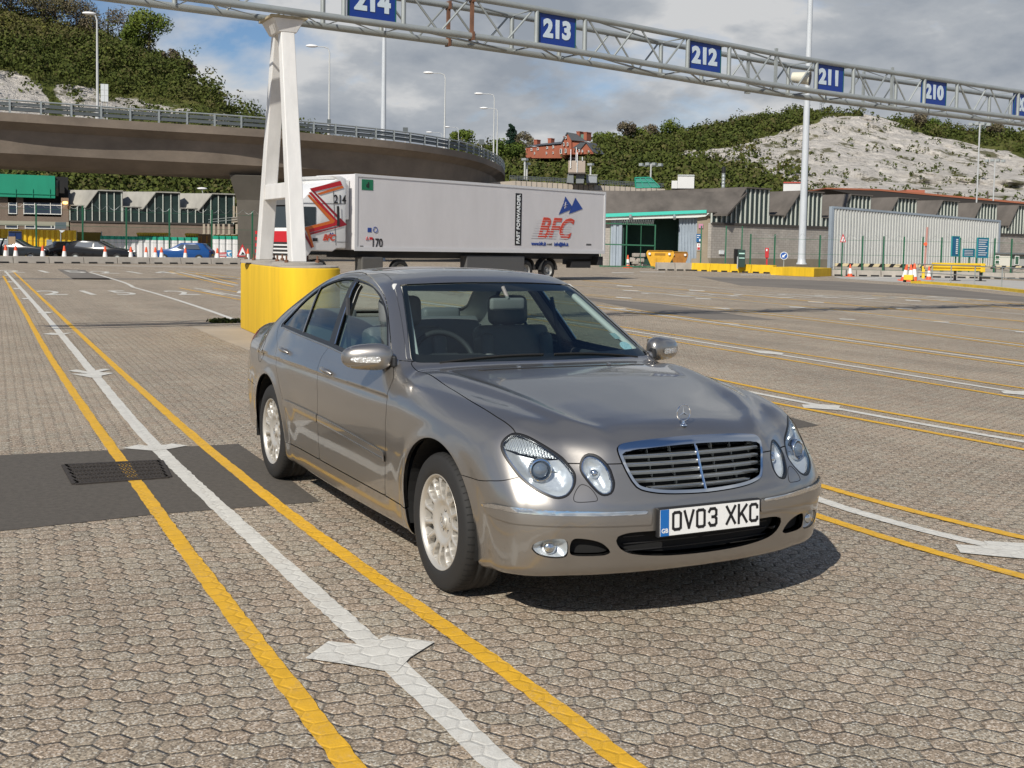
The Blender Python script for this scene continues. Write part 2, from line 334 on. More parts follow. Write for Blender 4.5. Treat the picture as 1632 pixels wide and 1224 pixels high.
def catmull2(P,n):
    K=len(P);out=[]
    for i in range(K-1):
        a,b,c,d=P[max(i-1,0)],P[i],P[i+1],P[min(i+2,K-1)]
        if i==0:a=2*b-c
        if i==K-2:d=2*c-b
        for t in np.arange(n)/n: out.append(.5*((2*b)+(c-a)*t+(2*a-5*b+4*c-d)*t*t+(3*b-a-3*c+d)*t**3))
    out.append(P[-1]);return np.array(out)
def stripe(name,pts,w,m,off=0.,z=Z1):
    B=MB();ribbon(B,pts,w,z,off);o=B.build(name,m,fix=False);o['kind']='structure';return o
stripe('white_line',[(7,-1.43),(2.6,-1.43),(1.8,-1.43),(.9,-1.415),(-4.33,-1.37),(-9.69,-1.14),(-16.5,-.83),(-30,-.25),(-57.4,.88)],.105,Mwhi)
stripe('yellow_line',[(7,-1.9),(2.6,-1.87),(1.59,-1.85),(-2.81,-1.74),(-11.97,-1.41),(-24,-.85),(-49.1,.29)],.085,Myel)
stripe('yellow_line',[(7,-1.08),(2.6,-1.075),(1.95,-1.07),(1.13,-1.05),(-2.35,-1.06),(-8.0,-.88),(-20,-.38),(-57.5,1.23)],.085,Myel)
def pl(*l): return P_(*l)
def fitl(xa,*l,deg=2):
    """smooth line y(x) on the ground through the points, carried back to x=xa behind the car"""
    G=np.array([g_[:2] for g_ in P_(*l)]);x=G[:,0];wt=1/np.hypot(x-CP[0],G[:,1]-CP[1]);c=np.polyfit(x,G[:,1],deg if len(l)>3 else 1,w=wt);x1=x.max()+1.2
    xl,xh=x.min(),x.max();dc=np.polyder(c);x1=max(xh+9,6.)
    def yv(q):
        if q<xl:return np.polyval(c,xl)-np.polyval(dc,xl)*3*(1-math.exp((q-xl)/3))
        if q>xh:return np.polyval(c,xh)+np.polyval(dc,xh)*3*(1-math.exp(-(q-xh)/3))
        return np.polyval(c,q)
    xs=np.concatenate([np.linspace(min(xa,xl-1),xl,40)[:-1],np.linspace(xl,xh,40),np.linspace(xh,x1,20)[1:]]);return [(q,yv(q)) for q in xs]
stripe('yellow_line',fitl(-13,(1308,775),(1411,803),(1494,826),(1632,858)),.085,Myel)
stripe('white_line',fitl(-13,(1303,796),(1392,825),(1447,839),(1564,868)),.10,Mwhi)
stripe('yellow_line',fitl(-13,(1300,822),(1439,867),(1536,893),(1632,921)),.085,Myel)
stripe('yellow_line',fitl(-36,(1147,606),(1300,636),(1400,656),(1632,695)),.085,Myel)
stripe('white_line',fitl(-36,(1186,623),(1294,645),(1339,653),(1467,675),(1632,705)),.10,Mwhi)
stripe('yellow_line',fitl(-36,(1225,641),(1312,658),(1400,674),(1632,717)),.085,Myel)
def triple(*l,w=.10,o=.33,wy=.075,yel=True):
    pts=fitl(-60,*l);stripe('white_line',pts,w,Mwhi)
    if yel:
        stripe('yellow_line',pts,wy,Myel,off=o);stripe('yellow_line',pts,wy,Myel,off=-o)
triple((1005,528.6),(1147,549),(1400,592),(1632,627),o=.40)
triple((968,491),(1098,508),(1290,534.7),(1400,549.4),(1632,580),o=.30)
triple((974,474),(1150,491),(1310,512),(1632,551),o=.22)
triple((1004,463),(1146,476),(1290,491),(1431,506.4),(1632,529),yel=False)
stripe('yellow_line',fitl(-60,(1004,463),(1146,476),(1290,491),(1431,506.4),(1632,529)),.09,Myel,off=.25)
stripe('yellow_line',pl((930,447),(1068,460),(1290,480),(1560,505.8),(1700,519)),.14,Myel)
stripe('white_line',pl((1000,444.5),(1182,463),(1280,470),(1593,498),(1700,507)),.09,Mwhi)
stripe('yellow_line',pl((1390,471),(1500,480),(1632,493.5),(1700,500)),.14,Myel)
stripe('yellow_line',pl((1523,475.6),(1632,485.7),(1700,492)),.14,Myel)
stripe('white_line',pl((980,437),(1080,441),(1200,444.5)),.18,Mwhi,z=.014)
stripe('white_line',pl((143,434),(195,449.5),(214,458.6)),.13,Mwhi)
stripe('white_line',pl((214,458.4),(262,472),(330,494),(379,512)),.12,Mwhi)
stripe('white_line',pl((280,432.5),(300,437),(345,448),(379,455)),.12,Mwhi);stripe('yellow_line',pl((270,433),(310,443),(372,457)),.10,Myel);stripe('yellow_line',pl((312,436),(345,444),(379,452)),.10,Myel)
# blunt arrow marks set across the white lines
def mark(pts,z=.0078): sheet('road_arrow',P_(*pts),z,Mwhi)
c6=lambda l:[(440+a/5.1,970+b/5.1) for a,b in l]
mark(c6([(235,418),(425,278),(735,312),(900,232),(1290,285),(1090,410),(980,530),(855,518),(600,470)]))
c7=lambda l:[(60+a/5.1,500+b/5.1) for a,b in l]
mark(c7([(690,1100),(820,1070),(880,1080),(1040,1072),(1090,1062),(1220,1078),(1060,1108),(930,1120)]))
mark(c7([(240,468),(320,458),(420,478),(470,465),(530,452),(592,456),(500,478),(620,487),(520,508),(520,522),(430,524),(270,492),(410,492)]))
mark(c7([(35,168),(110,158),(170,162),(280,158),(200,176),(120,175)]))
for (x,y,wd,h) in ((72,498.5,24,2.2),(43,476.3,17,1.5),(27,460.2,13,1.2),(16,449.5,10,.9),(10,439,8,.7)):
    mark([(x-wd*.55,y),(x-wd*.3,y-h*.7),(x+wd*.55,y-h*.4),(x+wd*.3,y+h*.5),(x-wd*.2,y+h*.7)])
c5=lambda l:[(1300+a/3.6,600+b/3.6) for a,b in l]
mark(c5([(800,970),(830,1018),(1000,1035),(1300,1062),(1300,970),(965,950),(985,982)]))
mark([(1278,646),(1294,645.5),(1311,645.5),(1339,647.5),(1336,654.5),(1316,653.2),(1281,651)])
mark([(1190,558.5),(1222,560),(1250,563.5),(1245,566),(1212,563.5)])
mark([(1595,624.5),(1632,624),(1660,628),(1640,631),(1600,628)])
for (x,y) in ((1165,516.5),(1350,509),(1500,513),(994,474.5),(1150,491.5),(1120,476),(1270,489.8),(985,492),(1005,463),(1300,481.5),(1440,492),(1630,529.5),(1455,479),(995,456),(1110,463)):
    mark([(x-13,y-1.1),(x+12,y+.4),(x+14,y+1.6),(x-11,y+.3)])
for (x0,x1,y) in ((975,1010,434.5),(1020,1060,433.2),(1180,1260,438.2),(1395,1440,442.2),(1370,1400,444)):
    sheet('worn_paint',P_((x0,y),(x1,y+.3),(x1,y+1.0),(x0,y+.8)),.016,Mwhi)
# lane numbers painted on the blocks, read from our side
def lane_no(s,px,py,h=3.6,w=.62,sx=.30):
    me=text_mesh(s,size=h,extrude=0,bold=.02,sp=1.35);o=gp(px,py);me.transform(Matrix(((0,-1,0,o[0]),(sx,0.0,0,o[1]),(0,0,1,.0062),(0,0,0,1))))
    ob=link('painted_number',me,Mwhi);ob['kind']='structure';return ob
lane_no('215',140,467,4.2,sx=.36);lane_no('214',342,467,4.2,sx=.36);lane_no('215',70,433,6.0,sx=.36);lane_no('214',215,434.5,6.0,sx=.36)
for s,x,y in (('213',1105,470),('212',1255,472),('211',1385,473.5),('210',1500,476)): lane_no(s,x,y,4.2,sx=.36)
# drain grating
t=thing('drain_grating','rusty cast iron drain grating set in the asphalt patch beside the yellow line','drain',gp(188,754))
cgr=gp(188,754);a0,a1,a2,a3=[gp(*p) for p in ((103,743),(255,736),(268,762),(120,773))]
iron=mat('cast_iron',(.050,.042,.036),.8,.3,noise=(30,.4),bump=(60,.5,.01))
B=MB();fr=[a0,a1,a2,a3]
for i in range(4): B.beam(np.array(fr[i])+[0,0,.006],np.array(fr[(i+1)%4])+[0,0,.006],.045,.014)
o=B.build('grating_frame',iron,t);
B=MB()
for k in range(24):
    u=(k+.5)/24;p=a0+(a1-a0)*u;q=a3+(a2-a3)*u
    for j in range(5):
        v0,v1=j/5+.02,(j+1)/5-.02;aa=p+(q-p)*v0;bb=p+(q-p)*v1;sh=(a1-a0)/24*.7
        B.beam(aa-sh*.5+[0,0,.007],bb+sh*.5+[0,0,.007],.014,.012)
o=B.build('grating_bars',iron,t)
B=MB();B.poly([x*1.0+np.array([0,0,.0055]) for x in fr]);B.build('grating_pit',mat('pit_dark',(.012,.011,.010),.95),t,fix=False)
for ch in t.children: ch.matrix_parent_inverse=Matrix.Translation(-Vector(cgr))

# ================= saloon car: implicit body surface, meshed and cut into panels =================
# ---------- smooth helpers ----------
def spl(pts):
    P=np.array(pts,float);X,Y=P[:,0],P[:,1];h=np.diff(X);d=np.diff(Y)/h
    m=np.empty_like(Y);m[1:-1]=(h[1:]*d[:-1]+h[:-1]*d[1:])/(h[1:]+h[:-1]);m[0]=d[0];m[-1]=d[-1]
    def f(x):
        x=np.clip(x,X[0],X[-1]);i=np.clip(np.searchsorted(X,x)-1,0,len(h)-1)
        t=(x-X[i])/h[i];t2=t*t;t3=t2*t
        return (2*t3-3*t2+1)*Y[i]+(t3-2*t2+t)*h[i]*m[i]+(3*t2-2*t3)*Y[i+1]+(t3-t2)*h[i]*m[i+1]
    return f
def smax(a,b,k):
    h=np.maximum(k-np.abs(a-b),0)/k
    return np.maximum(a,b)+h*h*k*.25
def smin(a,b,k): return -smax(-a,-b,k)
def sst(a,b,x):
    t=np.clip((x-a)/(b-a),0,1);return t*t*(3-2*t)
AX=(0.0,-2.854);ZW=.322;RA=.368
W_z=spl([(.10,.78),(.16,.835),(.22,.862),(.30,.876),(.40,.889),(.50,.900),(.60,.908),(.70,.909),(.78,.901),(.86,.884),(.94,.858),(1.02,.825),(1.12,.77)])
P_x=spl([(-4.1,.80),(-3.8,.90),(-3.4,.955),(-2.9,.985),(-2.2,.997),(-1.4,1.0),(-.6,.997),(0,.985),(.35,.962),(.6,.958),(.8,.93),(1.0,.78)])
Zc=spl([(-4.1,1.03),(-3.95,1.03),(-3.7,1.055),(-3.3,1.075),(-2.9,1.0),(-2.4,.99),(-1.6,.975),(-.9,.965),(-.6,.985),(-.45,.99),(-.2,.975),(0,.955),(.2,.925),(.4,.892),(.55,.866),(.68,.838),(.76,.812),(.84,.76),(.95,.66)])
Dr=spl([(-4.1,.09),(-3.3,.075),(-2.6,.03),(-1.0,.03),(-.6,.035),(-.25,.035),(0,.05),(.35,.085),(.6,.15),(.75,.24),(.9,.30)])   # drop at |y|=.8
XFy=spl([(0,.893),(.2,.885),(.35,.866),(.5,.832),(.6,.795),(.7,.755),(.78,.70),(.84,.64),(.88,.54),(.91,.33),(1.0,-.3)])
XFl=spl([(.10,.075),(.20,.045),(.28,.022),(.36,.008),(.45,.0),(.54,.012),(.60,.042),(.66,.072),(.72,.095),(.78,.118),(.85,.17),(1.0,.33)])
XRy=spl([(0,-3.965),(.4,-3.955),(.6,-3.925),(.75,-3.855),(.84,-3.72),(.89,-3.5),(.93,-3.1),(1.0,-2.6)])
XRl=spl([(.1,.10),(.25,.03),(.45,0),(.62,.02),(.85,.05),(1.0,.06),(1.1,.12)])
Rc=spl([(-3.3,1.20),(-2.9,1.37),(-2.6,1.436),(-2.3,1.463),(-2.0,1.466),(-1.7,1.469),(-1.4,1.452),(-1.1,1.408),(-.8,1.32),(-.5,1.2)])
WBx=spl([(-3.6,.60),(-3.2,.80),(-2.7,.835),(-2.2,.838),(-1.7,.828),(-1.2,.825),(-.7,.815),(-.4,.80)])
ZBt=spl([(-4.1,.32),(-3.5,.24),(-2.4,.17),(-.5,.17),(.3,.19),(.6,.222),(.95,.235)])
def Ttop(x,y):
    d=Dr(x)
    t=Zc(x)-d*(.45*(y/.8)**2+.55*(y/.8)**4)
    # ridge from grille corner back to the A pillar base
    yr=np.interp(x,[-.6,-.41,-.15,.127,.356,.53,.734,.9],[.735,.705,.665,.610,.560,.500,.385,.30])-.012; on=sst(.86,.55,x)*sst(-.75,-.2,x)
    t+=.013*on*np.exp(-((y-yr)/.050)**2)-.010*on*sst(.62,.2,x)*np.exp(-((y-yr-.085)/.045)**2)
    # eye bulges over the big lamps
    t+=.047*np.exp(-(((x-.46)/.34)**2))*np.exp(-((y-.71)/.17)**2)
    return t
def field(x,y,z,arch=False):
    y=np.abs(y)
    W=W_z(z)*P_x(x)
    for ax in AX:
        d=np.hypot(x-ax,z-ZW)
        W=W+.016*np.exp(-((d-.385)/.055)**2)*sst(.95,.7,z)
        W=W+.006*np.exp(-((d-.50)/.10)**2)*sst(.95,.7,z)
    W=W+.005*np.exp(-((z-.80)/.05)**2)*sst(.4,-.4,x)*sst(-3.4,-2.9,x)
    gs=y-W
    gt=(z-Ttop(x,y))
    ln=XFl(z)
    ln=ln+(.045*sst(.40,.60,y)*sst(.58,.76,z))          # lamps lean back at the corners
    gf=(x-(XFy(y)-ln))*.86
    gr=((XRy(y)+XRl(z))-x)*.86
    gb=ZBt(x)-z
    B=smax(gs,gt,.14)
    B=smax(B,gf,.085)
    B=smax(B,gr,.12)
    B=smax(B,gb,.05)
    # cabin
    roof=z-(Rc(x)-.045*(np.abs(y)/.6)**2.4)
    sd=(y-(WBx(x)-(z-.95)*.47-.16*np.maximum(z-.95,0)**2*1.0+.02))*.9
    ws=(x-(-.50-(z-.985)*1.72-.32*y*y))*.50
    bl=((-3.30+(z-1.075)*2.1+.22*y*y)-x)*.43
    Cb=smax(roof,ws,.07);Cb=smax(Cb,bl,.10);Cb=smax(Cb,sd,.10);Cb=np.maximum(Cb,.85-z)
    f=smin(B,Cb,.035)
    return f
def grad(x,y,z,e=.002):
    g=np.stack([field(x+e,y,z)-field(x-e,y,z),field(x,y+e,z)-field(x,y-e,z),field(x,y,z+e)-field(x,y,z-e)],-1)/(2*e)
    return g
def project(p,it=3):
    for _ in range(it):
        f=field(p[:,0],p[:,1],p[:,2]);g=grad(p[:,0],p[:,1],p[:,2])
        p=p-g*(f/np.maximum((g*g).sum(-1),1e-6))[:,None]
    return p

def surfnet(h=.0165):
    xs=np.arange(-4.06,.98,h);ys=np.arange(-h*1.5,1.0,h);zs=np.arange(.12,1.54,h)
    X,Y,Z=np.meshgrid(xs,ys,zs,indexing='ij')
    Fv=field(X,Y,Z);S=Fv<0
    nx,ny,nz=S.shape
    corners=[(a,b,c) for a in (0,1) for b in (0,1) for c in (0,1)]
    sl=lambda a,b,c:(slice(a,nx-1+a),slice(b,ny-1+b),slice(c,nz-1+c))
    cnt=sum(S[sl(*k)].astype(int) for k in corners);act=(cnt>0)&(cnt<8)
    idx=-np.ones(act.shape,int);I=np.argwhere(act);idx[act]=np.arange(len(I))
    acc=np.zeros((len(I),3));num=np.zeros(len(I))
    i,j,k=I.T
    for a in corners:
        for ax in range(3):
            if a[ax]==1:continue
            b=list(a);b[ax]=1
            fa=Fv[i+a[0],j+a[1],k+a[2]];fb=Fv[i+b[0],j+b[1],k+b[2]];m=(fa<0)!=(fb<0)
            t=np.where(m,fa/np.where(m,fa-fb,1),0);p=np.stack([np.full(len(I),a[q],float) for q in range(3)],1);p[:,ax]+=t
            acc+=p*m[:,None];num+=m
    P=np.stack([xs[i],ys[j],zs[k]],1)+acc/num[:,None]*h
    F=[]
    for ax in range(3):
        o1,o2=[(1,2),(2,0),(0,1)][ax]
        A=[slice(None)]*3;B=[slice(None)]*3;A[ax]=slice(0,-1);B[ax]=slice(1,None)
        ch=S[tuple(A)]!=S[tuple(B)];E=np.argwhere(ch);ok=(E[:,o1]>0)&(E[:,o2]>0)&(E[:,o1]<S.shape[o1]-1)&(E[:,o2]<S.shape[o2]-1);E=E[ok]
        s0=S[tuple(A)][tuple(E.T)]
        q=[]
        for d1,d2 in ((-1,-1),(0,-1),(0,0),(-1,0)):
            e=E.copy();e[:,o1]+=d1;e[:,o2]+=d2;q.append(idx[tuple(e.T)])
        q=np.stack(q,1);q[~s0]=q[~s0][:,::-1];F.append(q)
    F=np.concatenate(F);F=F[(F>=0).all(1)]
    return project(P,3),F
def catmull(P,n=6,closed=True):
    P=np.array(P,float);K=len(P);out=[]
    rng=range(K) if closed else range(K-1)
    for i in rng:
        if closed:a,b,c,d=P[i-1],P[i],P[(i+1)%K],P[(i+2)%K]
        else:a,b,c,d=P[max(i-1,0)],P[i],P[i+1],P[min(i+2,K-1)]
        for t in np.arange(n)/n: out.append(.5*((2*b)+(c-a)*t+(2*a-5*b+4*c-d)*t*t+(3*b-a-3*c+d)*t**3))
    if not closed:out.append(P[-1])
    return np.array(out)
def sdpoly(p,poly):
    """signed distance (negative inside) of 2D points p to polygon"""
    A=poly;B=np.roll(poly,-1,0);d=np.full(len(p),1e9);ins=np.zeros(len(p),bool)
    lo=A.min(0)-.12;hi=A.max(0)+.12;near=((p>lo)&(p<hi)).all(1);q=p[near];dn=np.full(len(q),1e9);inn=np.zeros(len(q),bool)
    for a,b in zip(A,B):
        e=b-a;w_=q-a;t=np.clip((w_@e)/max(e@e,1e-12),0,1);dd=w_-t[:,None]*e;dn=np.minimum(dn,(dd*dd).sum(1))
        c=(a[1]>q[:,1])!=(b[1]>q[:,1]);xx=a[0]+(q[:,1]-a[1])/(b[1]-a[1] if b[1]!=a[1] else 1e-9)*e[0];inn^=c&(q[:,0]<xx)
    dn=np.sqrt(dn);dn=np.where(inn,-dn,dn);d[near]=dn;d[~near]=.12;return d
class Shell:
    def __init__(s,V,F): s.V=V;s.F=F
    def keep(s,fn,g=0.):
        """part of the shell where fn(V) < -g"""
        f=fn(s.V)+g;ins=f<0;F=s.F;nf=[];V=s.V;new=[];cache={}
        n0=len(V)
        def cut(a,b):
            k=(a,b) if a<b else (b,a)
            if k not in cache:
                t=f[k[0]]/(f[k[0]]-f[k[1]]);cache[k]=n0+len(new);new.append(V[k[0]]*(1-t)+V[k[1]]*t)
            return cache[k]
        for q in F:
            c=[ins[i] for i in q]
            if all(c): nf.append(q);continue
            if not any(c):continue
            o=[];K=len(q)
            for i in range(K):
                a,b=q[i],q[(i+1)%K]
                if ins[a]:o.append(a)
                if ins[a]!=ins[b]:o.append(cut(a,b))
            if len(o)>2:nf.append(tuple(o))
        V=np.concatenate([V,np.array(new)]) if new else V
        used=np.unique(np.fromiter((i for q in nf for i in q),int)) if nf else np.array([],int)
        mp=np.full(len(V),-1);mp[used]=np.arange(len(used))
        return Shell(V[used],[tuple(int(mp[i]) for i in q) for q in nf])
    def split(s,fn,g=0.):
        return s.keep(fn,g),s.keep(lambda v:-fn(v),g)
def mirror_shell_obj(name,sh,m,parent,off=0.,depth=.012,both=True,side=None,proj=True,smooth=True,nrm=None):
    """turn half shells (y>0) into one mesh: both sides, or one side only (-1 / +1); rim folded inwards by depth"""
    if len(sh.F)==0: return None
    V=project(sh.V.copy(),2) if proj else sh.V.copy()
    V[np.abs(sh.V[:,1])<1e-4,1]=0
    G=grad(*V.T) if nrm is None else nrm(V);G/=np.linalg.norm(G,axis=1)[:,None]+1e-9
    P=V+G*off
    from collections import Counter
    ed=Counter()
    for q in sh.F:
        for i in range(len(q)):
            a,b=q[i],q[(i+1)%len(q)];ed[(a,b)]+=1
    bd=[e for e in ed if (e[1],e[0]) not in ed and not (V[e[0],1]<1e-4 and V[e[1],1]<1e-4)]
    vs=[];fs=[];ns=[]
    sides=[1,-1] if side is None else [side]
    for sd in sides:
        mm=np.array([1,sd,1.]);b0=len(vs)
        vs+=list(P*mm);ns+=list(G*mm)
        for q in sh.F: fs.append(tuple(b0+i for i in (q if sd>0 else q[::-1])))
        if depth:
            ids={}
            for a,b in bd:
                n=[]
                for v in (a,b):
                    if v not in ids:
                        ids[v]=len(vs);vs.append(P[v]*mm);ns.append(G[v]*mm);vs.append((P[v]-G[v]*depth)*mm);ns.append(G[v]*mm)
                    n.append(ids[v])
                q=(n[0],n[0]+1,n[1]+1,n[1]);fs.append(q if sd<0 else q[::-1])
    me=bpy.data.meshes.new(name);me.from_pydata([tuple(v) for v in vs],[],fs);me.update()
    if smooth:
        me.polygons.foreach_set('use_smooth',[True]*len(me.polygons))
        me.normals_split_custom_set_from_vertices([tuple(n) for n in ns])
    return link(name,me,m,parent)
D40=(math.cos(R_(40)),math.sin(R_(40)))
def U(V): return np.stack([V[:,1]*D40[0]-V[:,0]*D40[1],V[:,2]],1)      # view from the front corner
def uz(pts): return [(y*D40[0]-x*D40[1],z) for x,y,z in pts]
def curve_x(pts): # x as a function of z
    f=spl(sorted([(z,x) for x,z in pts]));return lambda V:V[:,0]-f(V[:,2])
def build_saloon():
    T=thing('saloon_car','silver grey four door saloon car with British number plate parked nose towards us','car',(0,0,0))
    paint=mat('pewter_paint',(.325,.306,.282),.34,.86,coat=1.0)
    t=paint.node_tree;b=t.nodes['Principled BSDF'];g=t.nodes.new('ShaderNodeNewGeometry');n=t.nodes.new('ShaderNodeTexNoise');n.inputs['Scale'].default_value=900;n.inputs['Detail'].default_value=2
    t.links.new(g.outputs['Position'],n.inputs['Vector']);bp=t.nodes.new('ShaderNodeBump');bp.inputs['Strength'].default_value=.16;bp.inputs['Distance'].default_value=.0006;t.links.new(n.outputs[0],bp.inputs['Height']);t.links.new(bp.outputs[0],b.inputs['Normal'])
    b.inputs['Coat IOR'].default_value=1.6
    black=mat('black_plastic',(.018,.018,.019),.45);gap=mat('dark_liner',(.008,.008,.008),.9);rubber=mat('window_rubber',(.012,.012,.013),.35)
    chrome=mat('chrome',(.78,.79,.80),.07,1.0);satin=mat('satin_metal',(.42,.43,.44),.28,.9);trimg=mat('grey_trim',(.23,.225,.215),.75,noise=(60,.08))
    darktr=mat('charcoal_trim',(.035,.037,.042),.8,noise=(80,.15));headl=mat('headliner',(.42,.42,.40),.9)
    glass=thin_glass('windscreen_glass',(.70,.80,.78),1.0,1.45);sglass=thin_glass('side_glass',(.46,.56,.50),1.0,1.6);clear=thin_glass('lamp_lens',(.90,.93,.95),1.0,1.45)
    V,F=surfnet();S=Shell(V,[tuple(int(i) for i in q) for q in F])
    S=S.keep(lambda v:-v[:,1])                       # right hand half plane y>0, mirrored later
    full=S
    # --- wheel arches
    def archf(v):
        f=np.full(len(v),1.)
        for ax in AX:
            dx=v[:,0]-ax-(.01 if ax==0 else 0);f=np.minimum(f,np.hypot(dx,(v[:,2]-.335)*(1.0))-.385)
        return np.where(v[:,1]>.5,f,1.)
    S=S.keep(lambda v:-archf(v))
    # --- glass
    WS=catmull([(-.3,1.008),(0,1.007),(.3,1.006),(.62,1.0),(.70,1.0),(.722,1.01),(.715,1.04),(.64,1.20),(.565,1.36),(.545,1.377),(.5,1.382),(.25,1.393),(0,1.396),(-.3,1.395),(-.5,1.38),(-.5,1.1)],5)
    wsf=lambda v:np.where(v[:,0]>-1.7,sdpoly(v[:,1:],WS)+np.maximum(-1.9-v[:,0],0),.1)
    ws,S=S.split(wsf,.002)
    frit,wsg=ws.split(lambda v:np.minimum(-(sdpoly(v[:,1:],WS)+.022),np.minimum(v[:,2]-1.038,1.352-v[:,2])),0)
    RG=catmull([(-.3,1.13),(0,1.13),(.3,1.132),(.58,1.14),(.64,1.16),(.62,1.22),(.54,1.37),(.5,1.395),(.25,1.41),(0,1.412),(-.3,1.41),(-.3,1.2)],5)
    rg,S=S.split(lambda v:np.where(v[:,0]<-2.1,sdpoly(v[:,1:],RG),.1),.002)
    DL=np.array([(-2.86,1.045),(-2.80,1.10),(-2.70,1.18),(-2.62,1.235),(-2.50,1.300),(-2.42,1.335),(-2.31,1.365),(-2.18,1.388),(-2.02,1.395),(-1.86,1.388),(-1.66,1.372),(-1.52,1.350),(-1.38,1.315),(-1.25,1.268),(-1.12,1.20),(-.96,1.09),(-.84,1.0),(-.82,.972),(-1.0,.968),(-1.5,.982),(-1.8,.998),(-2.32,1.02),(-2.75,1.035)])
    DL=catmull(DL,4)
    sidef=lambda fn:(lambda v:np.where(v[:,1]>.42,fn(v),.1))
    dl,S=S.split(sidef(lambda v:sdpoly(v[:,[0,2]],DL)),.0015)
    trim,gl=dl.split(lambda v:-(sdpoly(v[:,[0,2]],DL)+np.where(v[:,2]<1.06,.022,.009)),0)
    def lin(x0,z0,x1,z1): return lambda v:(v[:,0]-(x0+(x1-x0)*(v[:,2]-z0)/(z1-z0)))
    bl0,bl1=lin(-1.80,1.01,-1.97,1.38),lin(-1.675,1.01,-1.885,1.38)
    bp_,gl2=gl.split(lambda v:np.maximum(-bl0(v),bl1(v)),0)
    qd=lin(-2.32,1.03,-2.46,1.32)
    qs,gl3=gl2.split(lambda v:np.abs(qd(v))-.012,0)
    fgl=gl3.keep(lambda v:-bl1(v));rgl=gl3.keep(lambda v:np.maximum(bl0(v),-qd(v)));qgl=gl3.keep(qd)
    # --- front corner features
    BL=catmull(uz([(.49,.80,.75),(.48,.79,.775),(.485,.765,.80),(.50,.735,.812),(.54,.70,.803),(.58,.66,.78),(.62,.62,.75),(.66,.592,.72),(.69,.575,.69),(.72,.566,.66),(.74,.575,.625),(.755,.60,.597),(.76,.63,.575),(.745,.665,.567),(.72,.705,.58),(.68,.74,.602),(.62,.772,.64),(.57,.79,.68),(.52,.80,.72)]),4)
    front=lambda fn:(lambda v:np.where(v[:,0]>.2,fn(v),.1))
    bl,S=S.split(front(lambda v:sdpoly(U(v),BL)),.001)
    SL=catmull(uz([(.71,.54,.70),(.70,.523,.723),(.70,.50,.738),(.72,.475,.737),(.742,.45,.72),(.77,.43,.687),(.785,.42,.65),(.80,.42,.62),(.81,.435,.590),(.813,.46,.578),(.80,.488,.58),(.78,.517,.607),(.75,.535,.64),(.72,.543,.67)]),4)
    sl,S=S.split(front(lambda v:sdpoly(U(v),SL)),.001)
    GR=catmull([(-.2,.787),(0,.792),(.2,.787),(.32,.778),(.362,.770),(.379,.752),(.374,.71),(.358,.66),(.338,.615),(.305,.590),(.2,.572),(0,.564),(-.2,.572),(-.2,.65)],5)
    gr,S=S.split(front(lambda v:sdpoly(v[:,1:],GR)),.0015)
    CI=catmull([(-.2,.425),(0,.425),(.2,.425),(.34,.425),(.40,.42),(.435,.405),(.43,.375),(.40,.345),(.34,.325),(.2,.31),(0,.305),(-.2,.31),(-.2,.36)],5)
    ci,S=S.split(front(lambda v:sdpoly(v[:,1:],CI)),0)
    SI=catmull(uz([(.79,.615,.400),(.81,.56,.402),(.83,.50,.385),(.845,.468,.35),(.84,.475,.333),(.82,.52,.328),(.79,.60,.330),(.785,.625,.345)]),5)
    si,S=S.split(front(lambda v:sdpoly(U(v),SI)),0)
    FG=catmull(uz([(.70,.755,.365),(.73,.74,.39),(.76,.70,.402),(.785,.655,.402),(.787,.637,.385),(.785,.635,.345),(.777,.642,.325),(.75,.69,.322),(.715,.735,.335)]),5)
    fg,S=S.split(front(lambda v:sdpoly(U(v),FG)),.001)
    # --- hood
    HO=np.array(list(catmull([(-.60,-.3),(-.60,0),(-.62,.3),(-.655,.55),(-.690,.70),(-.700,.728),(-.68,.738),(-.60,.736),(-.50,.738),(-.17,.755),(.07,.765),(.30,.762),(.42,.752),(.49,.742),(.55,.74),(.68,.70),(.74,.60),(.82,.5),(.95,.3),(.95,-.3)],4)))
    hof=lambda v:np.where(v[:,2]>.6,np.maximum(sdpoly(v[:,:2],HO),.699-v[:,2]),.1)
    hood,S=S.split(hof,.0022)
    # --- front bumper
    zs=spl([(.0,.600),(.25,.600),(.5,.612),(.62,.645),(.68,.697),(.72,.699),(.9,.699)])
    bf=lambda v:np.maximum(v[:,2]-zs(v[:,0]),.05-v[:,0])
    bum,S=S.split(front(bf),.0018)
    # --- doors
    sm1=curve_x([(-.80,1.0),(-.745,.96),(-.67,.91),(-.64,.86),(-.615,.80),(-.61,.70),(-.61,.60),(-.63,.50),(-.67,.36),(-.69,.28)])
    sm2=curve_x([(-1.74,1.2),(-1.755,1.0),(-1.80,.93),(-1.775,.87),(-1.75,.78),(-1.725,.69),(-1.725,.59),(-1.745,.50),(-1.765,.38),(-1.785,.28)])
    sm3=curve_x([(-2.92,1.06),(-2.85,.98),(-2.71,.90),(-2.66,.80),(-2.55,.69),(-2.46,.59),(-2.40,.48),(-2.37,.40),(-2.38,.28)])
    FR=catmull([(-2.90,1.0),(-2.88,1.07),(-2.72,1.215),(-2.60,1.30),(-2.50,1.352),(-2.33,1.405),(-2.13,1.425),(-1.97,1.425),(-1.74,1.405),(-1.48,1.358),(-1.27,1.29),(-1.08,1.18),(-.87,1.045),(-.79,.99),(-.76,.95),(-.76,.6),(-1.8,.5),(-2.7,.6),(-2.9,.9)],4)
    low=lambda v:np.where(v[:,2]<.97,-.1,sdpoly(v[:,[0,2]],FR))
    ang=lambda v:bl1(v)+.012
    mid=lambda v:np.where(v[:,2]>1.0,np.maximum(sm2(v),ang(v)) if False else v[:,0]-(-1.755-(v[:,2]-1.0)*.50),sm2(v))
